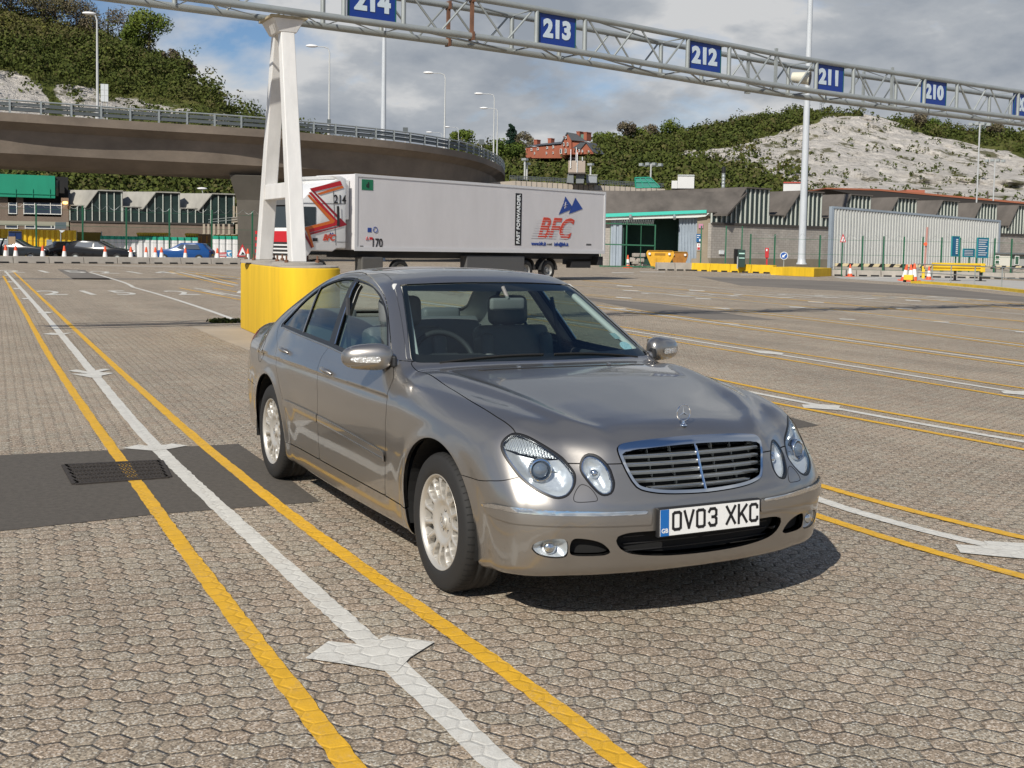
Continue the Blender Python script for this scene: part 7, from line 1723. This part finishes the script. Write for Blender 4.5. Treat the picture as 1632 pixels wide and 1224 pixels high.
# cones at the right
for px,py,h,lb in ((1356,441,.85,'orange and white cone standing alone right of the yellow mast plinth'),(1442,448,1.0,'leaning cone at the left of the stacked group by the handrail'),(1453,449,1.0,'front cone of the stacked group by the handrail'),(1458.5,448,1.05,'tallest cone of the stacked group by the handrail'),(1482,446,.85,'small cone just right of the barrier machine')):
    q=gp(px,py);D=math.hypot(q[0]-CP[0],q[1]-CP[1]);t=place_cone(px,D,'orange and white '+lb,'traffic cones around the depot yard',h)
    if 'leaning' in lb:t.rotation_euler=(.0,.18,.3)
q=gp(1448,450);T=thing('cone_trolley','small yellow and black trolley holding the stacked cones','trolley',q);B=MB();B.box(q+np.array([0,0,.28]),(.5,.4,.3),.6);B.build('trolley_box',Myplas,T,bevel=.03)
for s_ in(-.2,.2):
    B=MB();B.box(q+np.array([s_,s_*.5,.08]),(.12,.12,.16));B.build('trolley_foot',Mblack,T)
local(T)
# crash rail on legs
F=Fac(1484,76,1572,78);T=thing('crash_rail','bright yellow steel crash rail on short black legs behind the handrail','barrier',F.w(1530,400)*np.array([1,1,0]))
x0,x1=F.x(1486),F.x(1570);B=MB()
for z in (.62,.80,.98):F.box(B,x0,x1,z,z+.12,.10,.12)
F.box(B,x0,x1,.64,1.08,.0,.05);F.box(B,x1-.3,x1,.55,1.1,.12,.14);B.build('rail_beam',Myplas,T,bevel=.02)
for f_ in (.44,.93):
    B=MB();F.box(B,x0+(x1-x0)*f_,x0+(x1-x0)*f_+.12,0,.66,.0,.12);F.box(B,x0+(x1-x0)*f_-.15,x0+(x1-x0)*f_+.3,0,.05,.2,.5);B.build('rail_leg',Mblack,T)
local(T)
# kerb with handrail
kp=[(1455,451.5),(1490,453.5),(1530,456.5),(1580,461),(1640,468),(1700,475)]
T=thing('yellow_kerb','yellow painted kerb edge running to the right side of the picture','kerb',gp(1530,456));B=MB();KP=[gp(*p) for p in kp]
for a,b in zip(KP[:-1],KP[1:]): B.beam(a+[0,0,.06],b+[0,0,.06],.30,.16,up=np.array([0,0,1.]))
B.build('kerb_stones',mat('kerb_yellow',(.62,.42,.03),.65,noise=(2.5,.25)),T);local(T)
T=thing('handrail','grey tubular handrail standing on the yellow kerb','handrail',gp(1530,456));hp=[(1462,450.5,424),(1485,452.6,426),(1515,455,427.5),(1553,458,429),(1596,462.5,432),(1650,468.5,436)]
TP=[];BP=[];MP=[]
for x,yb,yt in hp:
    g_=gp(x,yb);D=math.hypot(g_[0]-CP[0],g_[1]-CP[1]);TP.append(np.array([g_[0],g_[1],1.05]));MP.append(np.array([g_[0],g_[1],.58]));BP.append(np.array([g_[0],g_[1],.1]))
for a,b in zip(BP,TP):B=MB();B.tube([a,b],.028,8);B.build('rail_post',Mgalv,T,smooth=True)
B=MB();B.tube(TP,.028,8);B.build('top_rail',Mgalv,T,smooth=True);B=MB();B.tube(MP,.024,8);B.build('middle_rail',Mgalv,T,smooth=True);local(T)
# portable cabin at the right edge
F=Fac(1584,112,1660,112);T=thing('site_cabin','pale flat roofed site cabin with two small windows at the right edge','cabin',F.w(1610,400)*np.array([1,1,0]));B=MB();F.rect(B,1586,1611,405,438,0,3);B.build('cabin_wall',mat('cabin_cream',(.50,.49,.43),.7),T);B=MB();F.rect(B,1611,1660,405,438,-.3,3);B.build('cabin_wall_grey',mat('cabin_grey',(.27,.28,.27),.7),T);B=MB();F.rect(B,1584,1662,403,405.5,.2,3.4);B.build('cabin_roof',Mraild,T)
for a,b,c_,d in ((1586.5,1594,407,413),(1586.5,1594,414.5,421),(1618,1625,408,422)):
    B=MB();F.rect(B,a,b,c_,d,.08,.06);w=B.build('window_frame',wfm,T);B=MB();F.rect(B,a+.8,b-.8,c_+.8,d-.8,.10,.04);B.build('window_pane',mat('pane_green',(.04,.09,.06),.2) if 'pane_green' not in bpy.data.materials else bpy.data.materials['pane_green'],w)
local(T)
# ================= hills =================
rngn=np.random.RandomState(5)
def leafmat(name,cols,rough=.8):
    m=bpy.data.materials.new(name);m.use_nodes=True;t=m.node_tree;b=t.nodes['Principled BSDF'];a=t.nodes.new('ShaderNodeAttribute');a.attribute_name='tone'
    r=t.nodes.new('ShaderNodeValToRGB');e=r.color_ramp.elements;e[0].color=(*cols[0],1);e[1].color=(*cols[-1],1)
    for i,c in enumerate(cols[1:-1]): x=e.new((i+1)/(len(cols)-1));x.color=(*c,1)
    t.links.new(a.outputs['Fac'],r.inputs[0]);t.links.new(r.outputs[0],b.inputs['Base Color']);b.inputs['Roughness'].default_value=rough;b.inputs['Specular IOR Level'].default_value=.15;return m
Mscrub=leafmat('scrub_leaves',[(.030,.042,.011),(.052,.068,.014),(.074,.090,.018),(.088,.076,.032),(.125,.128,.028)])
Mbare=leafmat('bare_twigs',[(.105,.085,.060),(.14,.115,.075),(.14,.13,.065)]);Mfir=leafmat('fir_needles',[(.006,.018,.012),(.012,.030,.018),(.018,.042,.022)]);Mtree=leafmat('tree_leaves',[(.04,.06,.012),(.075,.11,.018),(.13,.16,.028)])
Mtrunk=mat('bark',(.07,.055,.04),.9)
class Leaves:
    def __init__(s): s.P=[];s.T=[]
    def clump(s,c,rad,n,size,tone,flat=1.):
        c=np.array(c);r=np.array(rad) if hasattr(rad,'__len__') else np.array([rad]*3);n=int(n)
        d=rngn.randn(n,3);d/=np.linalg.norm(d,axis=1)[:,None];u=d.copy();d*=(rngn.rand(n,1)**.28);p=c+d*r
        a=rngn.randn(n,3);a-=u*(a*u).sum(1)[:,None]*.6;a/=np.linalg.norm(a,axis=1)[:,None];b=np.cross(a,u+rngn.randn(n,3)*.5);b/=np.linalg.norm(b,axis=1)[:,None];sz=size*(.6+.8*rngn.rand(n,1));a*=sz;b*=sz
        s.P.append(np.stack([p-a-b*.6,p+a-b*.6,p+a*.7+b*.8,p-a*.8+b*.7],1));s.T.append(np.clip(tone+.10*rngn.randn(n),0,1))
    def build(s,name,m,parent=None):
        P=np.concatenate(s.P).reshape(-1,3);n=len(P)//4;me=bpy.data.meshes.new(name);me.vertices.add(n*4);me.vertices.foreach_set('co',P.ravel());me.loops.add(n*4);me.loops.foreach_set('vertex_index',np.arange(n*4));me.polygons.add(n);me.polygons.foreach_set('loop_start',np.arange(n)*4);me.polygons.foreach_set('loop_total',np.full(n,4));me.update(calc_edges=True)
        at_=me.attributes.new('tone','FLOAT','FACE');at_.data.foreach_set('value',np.concatenate(s.T));return link(name,me,m,parent)
def vnoise(P,sc,seed=0,octs=4):
    from mathutils import noise as mn
    o=np.empty(len(P));off=seed*13.7
    for i,p in enumerate(P): o[i]=mn.fractal(Vector((p[0]*sc+off,p[1]*sc,p[2]*sc)),.9,2.1,octs)
    return o
def inpoly(x,y,poly):
    ins=np.zeros(len(x),bool);n=len(poly)
    for i in range(n):
        (x0,y0),(x1,y1)=poly[i],poly[(i+1)%n];c=((y0>y)!=(y1>y));xx=x0+(y-y0)/(y1-y0+1e-9)*(x1-x0);ins^=c&(x<xx)
    return ins
def hillmat(name,chalk=(.68,.635,.575)):
    m=bpy.data.materials.new(name);m.use_nodes=True;t=m.node_tree;b=t.nodes['Principled BSDF'];g=t.nodes.new('ShaderNodeNewGeometry');pos=g.outputs['Position']
    a=t.nodes.new('ShaderNodeAttribute');a.attribute_name='chalk'
    k=math_(t,'ADD',a.outputs['Fac'],mrange(t,noise_(t,pos,.055,7,.68,(1,1,1.5)),.3,.7,-.50,.50));kk=mrange(t,k,.44,.56,0,1)
    gr=t.nodes.new('ShaderNodeValToRGB');e=gr.color_ramp.elements;e[0].position=.3;e[0].color=(.075,.095,.025,1);e[1].position=.7;e[1].color=(.19,.18,.065,1);x=e.new(.5);x.color=(.12,.135,.035,1);t.links.new(noise_(t,pos,.06,8,.65),gr.inputs[0])
    cs=t.nodes.new('ShaderNodeVectorMath');cs.operation='SCALE';cs.inputs[0].default_value=chalk;t.links.new(mrange(t,noise_(t,pos,.22,8,.7,(1,1,1.1)),.3,.7,.66,1.14),cs.inputs['Scale'])
    sp=mrange(t,noise_(t,pos,.085,8,.72,(1,1,1.5)),.555,.60,0,.88)
    c1=t.nodes.new('ShaderNodeMix');c1.data_type='RGBA';t.links.new(sp,c1.inputs[0]);t.links.new(cs.outputs[0],c1.inputs[6]);c1.inputs[7].default_value=(.12,.115,.05,1)
    c2=t.nodes.new('ShaderNodeMix');c2.data_type='RGBA';t.links.new(kk,c2.inputs[0]);t.links.new(gr.outputs[0],c2.inputs[6]);t.links.new(c1.outputs[2],c2.inputs[7]);t.links.new(c2.outputs[2],b.inputs['Base Color']);b.inputs['Roughness'].default_value=.95;b.inputs['Specular IOR Level'].default_value=.1
    bp=t.nodes.new('ShaderNodeBump');bp.inputs['Strength'].default_value=1;bp.inputs['Distance'].default_value=4.6;t.links.new(math_(t,'ADD',noise_(t,pos,.10,10,.72,(1,1,.7)),math_(t,'MULTIPLY',noise_(t,pos,.16,6,.6,(1,1,5.)),.55)),bp.inputs['Height']);t.links.new(bp.outputs[0],b.inputs['Normal']);return m
def hill(name,cols,nx,ny,chalks,seed,back=120.,amp=2.2):
    """cols: (px, [(py,D) from foot to ridge]); a curved hillside sheet with a back slope"""
    X=np.array([c[0] for c in cols],float);K_=len(cols[0][1]);Y=np.array([[q[0] for q in c[1]] for c in cols],float);Dm=np.array([[q[1] for q in c[1]] for c in cols],float)
    xs=np.linspace(X[0],X[-1],nx);ts=np.linspace(0,K_-1,ny);V=np.zeros((nx,ny+3,3));ch=np.zeros((nx,ny+3));PX=np.zeros((nx,ny));PY=np.zeros((nx,ny))
    for i,x in enumerate(xs):
        yk=[np.interp(x,X,Y[:,k]) for k in range(K_)];dk=[np.interp(x,X,Dm[:,k]) for k in range(K_)]
        for j,t_ in enumerate(ts):
            y=np.interp(t_,range(K_),yk);D=np.interp(t_,range(K_),dk);V[i,j]=at(x,y,D);PX[i,j]=x;PY[i,j]=y
    Vf=V[:,:ny].reshape(-1,3);nz=vnoise(Vf,.022,seed)*amp*2+vnoise(Vf,.09,seed+1)*amp*.8
    vd=Vf[:,:2]-CP[:2];vd/=np.linalg.norm(vd,axis=1)[:,None]
    edge=np.minimum(1,np.minimum.outer(np.ones(nx),1.0)) 
    Vf[:,:2]+=vd*nz[:,None]*1.6
    V[:,:ny]=Vf.reshape(nx,ny,3)
    for i in range(nx):
        d=V[i,ny-1,:2]-CP[:2];d/=np.linalg.norm(d);z=V[i,ny-1,2]
        for j,(bd,fz) in enumerate(((back*.25,.99),(back*.7,.75),(back*1.4,0.0))): V[i,ny+j]=(*(V[i,ny-1,:2]+d*bd),z*fz-(2 if fz==0 else 0))
    m=np.zeros(nx*ny);px=PX.ravel()+vnoise(Vf,.05,seed+3)*14;py=PY.ravel()+vnoise(Vf,.05,seed+4)*9
    for poly,wt in chalks: m=np.maximum(m,inpoly(px,py,poly)*wt)
    m=m.reshape(nx,ny)
    for _ in range(1): 
        mm=m.copy();mm[1:-1,1:-1]=(m[1:-1,1:-1]*2+m[:-2,1:-1]+m[2:,1:-1]+m[1:-1,:-2]+m[1:-1,2:])/6;m=mm
    ch[:,:ny]=m;me=bpy.data.meshes.new(name);ny2=ny+3;fs=[(i*ny2+j,(i+1)*ny2+j,(i+1)*ny2+j+1,i*ny2+j+1) for i in range(nx-1) for j in range(ny2-1)]
    me.from_pydata([tuple(v) for v in V.reshape(-1,3)],[],fs);a_=me.attributes.new('chalk','FLOAT','POINT');a_.data.foreach_set('value',ch.ravel());me.polygons.foreach_set('use_smooth',[True]*len(fs))
    o=link(name,me,bpy.data.materials.get('hillside') or hillmat('hillside'));o['kind']='structure'
    return V[:,:ny],ch[:,:ny],PX,PY
def scrub(name,V,ch,PX,PY,n,rmin,rmax,lsz,seed,keepfn=None,per=16,tone=None):
    L_=Leaves();nx,ny=ch.shape;rr=np.random.RandomState(seed);k=0;tr=0
    while k<n and tr<n*12:
        tr+=1;i=rr.randint(0,nx);j=rr.randint(0,ny)
        if ch[i,j]>.35 and rr.rand()>.05:continue
        if keepfn and not keepfn(PX[i,j],PY[i,j],rr):continue
        r=rmin+(rmax-rmin)*rr.rand()**2;p=V[i,j]+np.array([rr.randn()*1.5,rr.randn()*1.5,r*.3])
        tn=rr.rand() if tone is None else tone(PX[i,j],PY[i,j],rr)
        L_.clump(p,(r*1.15,r*1.15,r*.85),per*max(.45,(r/2.4)**1.6),lsz*(.7+r/rmax*.5),tn)
        for _ in range(2): L_.clump(p+rr.randn(3)*r*.55,r*.5,per//3,lsz*.9,np.clip(tn+.15*rr.randn(),0,1))
        k+=1
    o=L_.build(name,Mscrub);o['kind']='stuff';return o
left=[(-130,[(335,150),(290,175),(190,225),(110,262),(30,300),(10,315)]),(-20,[(335,150),(285,175),(190,225),(112,262),(40,295),(22,312)]),(60,[(335,150),(285,175),(190,225),(120,262),(60,290),(45,310)]),(130,[(335,152),(285,175),(190,228),(130,260),(75,285),(62,305)]),(200,[(335,154),(285,177),(195,230),(145,258),(100,280),(88,300)]),(255,[(336,156),(286,180),(195,230),(150,255),(118,275),(104,295)]),(300,[(336,158),(286,182),(195,230),(164,250),(138,270),(122,288)]),(345,[(337,160),(286,185),(198,230),(178,248),(162,262),(153,278)]),(375,[(338,162),(287,188),(204,230),(192,245),(184,255),(178,270)]),(415,[(338,165),(288,190),(216,232),(212,240),(208,250),(204,262)]),(470,[(338,168),(289,192),(240,230),(228,240),(224,250),(220,262)]),(600,[(338,170),(295,195),(270,225),(262,235),(255,245),(250,255)])]
cL=[([(0,112),(42,118),(56,135),(70,160),(82,186),(84,195),(0,195),(-40,195),(-40,112)],.85),([(0,150),(45,145),(60,172),(30,186),(0,182)],.15),([(70,138),(150,140),(170,165),(90,172)],.62),([(95,165),(160,160),(240,175),(300,190),(150,195),(90,190)],.78),([(175,152),(260,165),(330,180),(250,190),(180,182)],.70),([(270,158),(330,165),(400,190),(300,180)],.50),([(330,182),(415,192),(415,200),(340,200)],.62),([(140,283),(190,285),(235,312),(215,318),(180,300)],.75),([(205,282),(240,290),(250,308),(225,305)],.7),([(108,290),(130,290),(132,305),(112,308)],.6),([(330,283),(350,285),(345,295)],.6)]
V1,c1_,px1_,py1_=hill('hillside',left,150,56,cL,1,amp=1.5)
def k1(x,y,rr): return y<122 or rr.rand()<.16
def t1(x,y,rr): return float(np.clip(.28+.30*rr.rand()+(.30 if y<75 and x<180 else 0),0,1))
scrub('hillside_scrub',V1,c1_,px1_,py1_,1900,1.3,3.5,.22,3,k1,80,t1)
scrub('hillside_scrub',V1,c1_,px1_,py1_,380,1.0,2.4,.20,8,lambda x,y,rr:y>280 and rr.rand()<.8,50)
right=[(730,[(330,260),(290,300),(262,350),(250,380),(246,400)]),(800,[(330,260),(290,300),(265,345),(252,370),(247,395)]),(850,[(330,255),(292,295),(262,340),(250,365),(246,392)]),(945,[(330,255),(292,300),(262,345),(248,370),(243,395)]),(1000,[(330,255),(292,305),(260,360),(240,400),(228,430)]),(1060,[(330,255),(292,310),(258,370),(232,420),(217,450)]),(1110,[(330,258),(292,312),(255,375),(228,425),(211,458)]),(1160,[(330,260),(292,315),(250,380),(220,430),(201,465)]),(1215,[(330,262),(292,320),(245,390),(208,440),(190,475)]),(1270,[(332,265),(292,325),(240,400),(198,450),(180,485)]),(1320,[(332,268),(294,330),(236,405),(192,455),(179,490)]),(1370,[(333,270),(295,335),(240,405),(190,458),(180,492)]),(1420,[(335,272),(297,338),(246,408),(203,460),(191,495)]),(1480,[(337,275),(300,342),(255,410),(214,465),(199,500)]),(1540,[(340,278),(306,345),(265,412),(226,468),(208,505)]),(1600,[(342,282),(314,348),(275,415),(236,470),(211,510)]),(1660,[(345,285),(320,352),(282,418),(245,475),(213,515)]),(1780,[(350,290),(330,355),(295,420),(260,480),(222,520)])]
cR=[([(1080,246),(1120,238),(1160,234),(1200,226),(1240,214),(1275,204),(1300,198),(1312,190),(1322,185),(1380,184),(1400,190),(1445,205),(1500,221),(1560,235),(1632,250),(1790,275),(1790,345),(1400,325),(1300,312),(1255,302),(1225,280),(1200,262),(1160,254),(1110,254)],.98),([(1100,240),(1200,235),(1225,285),(1130,262)],.55),([(1370,300),(1420,296),(1470,304),(1430,312)],.2),([(1450,250),(1500,262),(1490,280),(1455,270)],.7)]
V2,c2_,px2_,py2_=hill('cliff',right,300,84,cR,2,amp=3.2)
def t2(x,y,rr): return float(np.clip(.22+.45*rr.rand(),0,1))
scrub('cliff_scrub',V2,c2_,px2_,py2_,2100,1.4,4.2,.36,5,lambda x,y,rr:(x<1280) and not(826<x<952 and 222<y<276) and not(826<x<952 and y<286 and rr.rand()<.6) and (x<1010 or rr.rand()<.75),56,t2)
scrub('cliff_top_scrub',V2,c2_,px2_,py2_,380,1.3,3.4,.34,6,lambda x,y,rr:x>1120 and (y<np.interp(x,[1120,1200,1300,1400,1500,1632],[235,215,192,200,222,245])),50,t2)
scrub('cliff_face_scrub',V2,c2_*0,px2_,py2_,420,.5,2.0,.26,11,lambda x,y,rr:x>1100 and y>np.interp(x,[1120,1200,1300,1400,1500,1632],[240,230,195,200,225,250]),26,t2)
scrub('hillside_face_scrub',V1,c1_*0,px1_,py1_,170,.5,1.6,.2,12,lambda x,y,rr:y>118 and x<410,26,t1)
W_=Leaves()
for k in range(16):
    q=gp(338+k*2.6,513.5+(k%3)*.5);W_.clump((q[0],q[1],.03),(.16,.10,.05),26,.028,.3+.4*(k%2))
o=W_.build('weeds',Mscrub);o['kind']='stuff'
# individual trees on the ridges
def tree(label,px,py,D,h,rad,m,shape='round',n=520,lsz=.5,grp='trees on the wooded hill',cat='tree',name='tree',tone=.5):
    b=at(px,py,D);T=thing(name,label,cat,b,group=grp)
    B=MB();B.tube([b-np.array([0,0,3]),b+np.array([0,0,h*.35]),b+np.array([.2,.1,h*.7])],[h*.035,h*.025,h*.01],8)
    rr=np.random.RandomState(int(px)*7+3)
    for k in range(7):
        a=rr.rand()*6.28;z=h*(.25+.4*rr.rand());B.tube([b+np.array([0,0,z]),b+np.array([math.cos(a)*rad*.7,math.sin(a)*rad*.7,z+h*.22])],[h*.014,h*.005],5)
    B.build('trunk',Mtrunk,T);L_=Leaves()
    if shape=='fir':
        for k in range(9):
            z=h*(.15+.8*k/9);r=rad*(1-.85*k/9)
            for q in range(5): a=rr.rand()*6.28;L_.clump(b+np.array([math.cos(a)*r*.5,math.sin(a)*r*.5,z+rr.randn()*.3]),(r*.6,r*.6,h*.07),max(8,n//55),lsz,tone*(.5+rr.rand()))
    else:
        for k in range(16):
            d=rr.randn(3);d/=np.linalg.norm(d);c=b+np.array([0,0,h*.62])+d*np.array([rad,rad,h*.34])*.68;L_.clump(c,rad*(.30+.2*rr.rand()),n//16,lsz,np.clip(tone*.6+.5*rr.rand(),0,1))
    L_.build('crown',m,T);return local(T)
for px,py,D,h,rad,m,tn,lb in ((18,36,300,9,5.5,Mbare,.3,'brownish leafless tree at the left edge of the wooded hill'),(68,52,300,8,4.6,Mbare,.8,'olive brown round tree on the hill crest, left of the twiggy dome'),(88,57,305,8.5,5,Mbare,.2,'large twiggy dome of a tree on the hill crest'),(122,64,300,7.5,4.4,Mbare,.5,'rounded grey leafless tree on the crest left of the street lamp'),(172,80,298,8,6,Mbare,.4,'wide grey leafless tree on the crest right of the street lamp'),(218,92,292,6,3.2,Mtree,.4,'small green bush tree beside the tall green tree'),(238,98,290,9.5,5,Mtree,.8,'tall bright green tree on the hill shoulder'),(272,117,286,4.2,2.4,Mbare,.5,'thin leafless bush at the end of the hill trees'),(295,127,284,3.4,2.2,Mbare,.2,'small bare shrub low on the hill shoulder')):
    tree(lb,px,py,D,h*1.35,rad*1.1,m,tone=tn,lsz=.15 if m is Mbare else .20,n=3200)
tree('dark conifer standing left of the red brick house',815,246,365,9.5,3.6,Mfir,'fir',2600,.24,'trees beside the red brick house')
tree('brown leafless tree between the conifer and the brick house',834,250,365,8,3.4,Mbare,'round',2200,.18,'trees beside the red brick house',tone=.6)
tree('round olive tree below the conifer at the end of the flyover',808,262,335,7,5.0,Mtree,'round',2200,.26,'trees beside the red brick house',tone=.3)
tree('pale green tree seen over the flyover rail near its bend',736,250,300,7,3.4,Mtree,'round',1800,.2,'trees beside the red brick house',tone=.8)
for px,py,D,h,rad,m,tn,lb in ((962,238,400,6,4,Mtree,.9,'yellowish bush on the ridge right of the brick house'),(998,227,420,8,3.6,Mbare,.2,'bare tree on the ridge left of the gorse bushes'),(1012,226,425,5,4,Mtree,1.,'yellow green gorse bush on the ridge, left one'),(1035,224,430,6,3.2,Mbare,.6,'small bare tree on the ridge between the gorse bushes'),(1072,219,440,6,5,Mtree,.9,'wide gorse bush where the ridge begins to climb'),(1466,204,490,6.5,4.5,Mbare,.3,'round bare tree on the cliff top right of the mast'),(1490,207,492,4,4,Mtree,.4,'low dark bush on the cliff top beside the bare tree'),(1588,217,500,5,4,Mbare,.5,'bare bush on the cliff top near the right edge')):
    tree(lb,px,py,D,h,rad,m,tone=tn,lsz=.24,n=1300,grp='trees along the cliff top')
for px,y0,y1,lb in ((1265,165,182,'shorter thin lattice mast on the ridge left of the lighting mast'),(1309,160,182,'taller thin lattice mast on the ridge right of the lighting mast')):
    q=at(px,y1,485);T=thing('lattice_mast',lb,'mast',q,group='lattice masts on the ridge');zt=at(px,y0,485)[2];B=MB();w=.45
    for i,j in ((-1,-1),(1,-1),(1,1),(-1,1)):B.tube([(q[0]+i*w,q[1]+j*w,q[2]-2),(q[0]+i*w,q[1]+j*w,zt)],.10,4)
    k=q[2]
    while k<zt-.9:B.tube([(q[0]-w,q[1]-w,k),(q[0]+w,q[1]+w,k+.9)],.06,3);B.tube([(q[0]+w,q[1]-w,k),(q[0]-w,q[1]+w,k+.9)],.06,3);k+=.9
    B.build('lattice',Mraild,T)
    if px>1300:B=MB();B.box((q[0],q[1],zt),(1.6,1.6,.3));B.build('platform',Mraild,T)
    local(T)
# ================= red brick house on the hill =================
DH=352;F=Fac(835,DH,945,DH-14);T=thing('brick_house','long red brick house with slate roofs and tall chimneys on the hillside','house',F.w(890,245));Mrb=mat('red_brick',(.30,.092,.052),.85,noise=(.4,.14));Msl=mat('slate',(.075,.082,.092),.6,noise=(.3,.12));Mwf=bpy.data.materials['window_frame_white']
X=F.x
B=MB();F.slab(B,[(838,235),(895,230),(895,252),(838,252)],0,9);B.build('wing_wall',Mrb,T)
zr0,zr1=F.w(838,234)[2],F.w(895,229)[2]
B=MB();a,b=X(836),X(897);zt0,zt1=F.w(838,228)[2],F.w(895,222)[2]
q=[F.p(a,zr0,.5),F.p(b,zr1,.5),F.p(b,zt1,-4.5),F.p(a,zt0,-4.5)];B.add(q,[(0,1,2,3)]);q=[F.p(a,zt0,-4.5),F.p(b,zt1,-4.5),F.p(b,zr1,-9.5),F.p(a,zr0,-9.5)];B.add(q,[(0,1,2,3)]);rf=B.build('roof',Msl,T,fix=False)
for p,y0,y1 in ((839.3,221,229),(861.5,218.8,227),(886.2,215.8,224.5)): B=MB();F.rect(B,p-2.6,p+2.6,y0,y1+2,-3.5,1.8);F.rect(B,p-3,p+3,y0,y0+1,-3.4,2);B.build('chimney',Mrb,rf)
B=MB();F.slab(B,[(894.5,236),(895.5,226),(903.5,211.5),(910.5,223),(911,246),(894.5,247)],1.2,7);B.build('gable_wall',Mrb,T)
B=MB();F.slab(B,[(903.3,211),(917,213),(934,225.5),(910.5,223.4)],1.3,.5);F.slab(B,[(893.8,228),(894.6,229),(904,212),(903.2,210.6)],1.6,7.5);B.build('gable_roof',Msl,T)
B=MB();F.slab(B,[(910.5,223.5),(933,226),(934,246),(911,246)],.6,6);F.slab(B,[(918,237),(925,237),(933,228),(948,245),(918,246)],1.6,5);B.build('rear_wall',Mrb,T)
B=MB();F.slab(B,[(912,236),(925,227),(934,227),(925,237.5)],2.,5);F.slab(B,[(933.5,226.5),(935,226.5),(948.5,244),(947,245)],2.,5);B.build('lean_to_roof',Msl,T)
for p,y0 in ((917.3,209.5),(928.7,210.5)): B=MB();F.rect(B,p-2.4,p+2.4,y0,224,.0,2.4);F.rect(B,p-2.8,p+2.8,y0,y0+1.2,.1,2.6);B.build('chimney',Mrb,T)
B=MB();F.rect(B,920,926.5,214,222,-.6,2);B.build('dormer',mat('dormer_green',(.12,.22,.18),.4),T)
for (p,y0,y1,w_) in ((844.7,236.5,240.5,1.2),(854.7,235.5,239.5,1.2),(869.5,233.8,237.5,1.2),(879,232.5,236.5,1.2),(893,231,235.5,1.),(868.5,242.5,246,.9),(903,218,222,1.),(900,228,233.5,.9),(906,228,233.5,1.),(903.2,238,244.5,1.1),(895.8,238,246,1.4),(926,239,243.5,1.),(931,240,243.5,1.),(941,241,244,.8),(849.5,242.5,246,.8),(879,242.,245.5,.8)):
    B=MB();F.rect(B,p-w_,p+w_,y0,y1,1.75 if 894<p<912 else (2.2 if p>915 else .3),.35);wd=B.build('window_frame',Mwf,T);B=MB();F.rect(B,p-w_*.55,p+w_*.55,y0+.6,y1-1.0,1.85 if 894<p<912 else (2.3 if p>915 else .4),.3);B.build('window_pane',wgm,wd)
local(T)
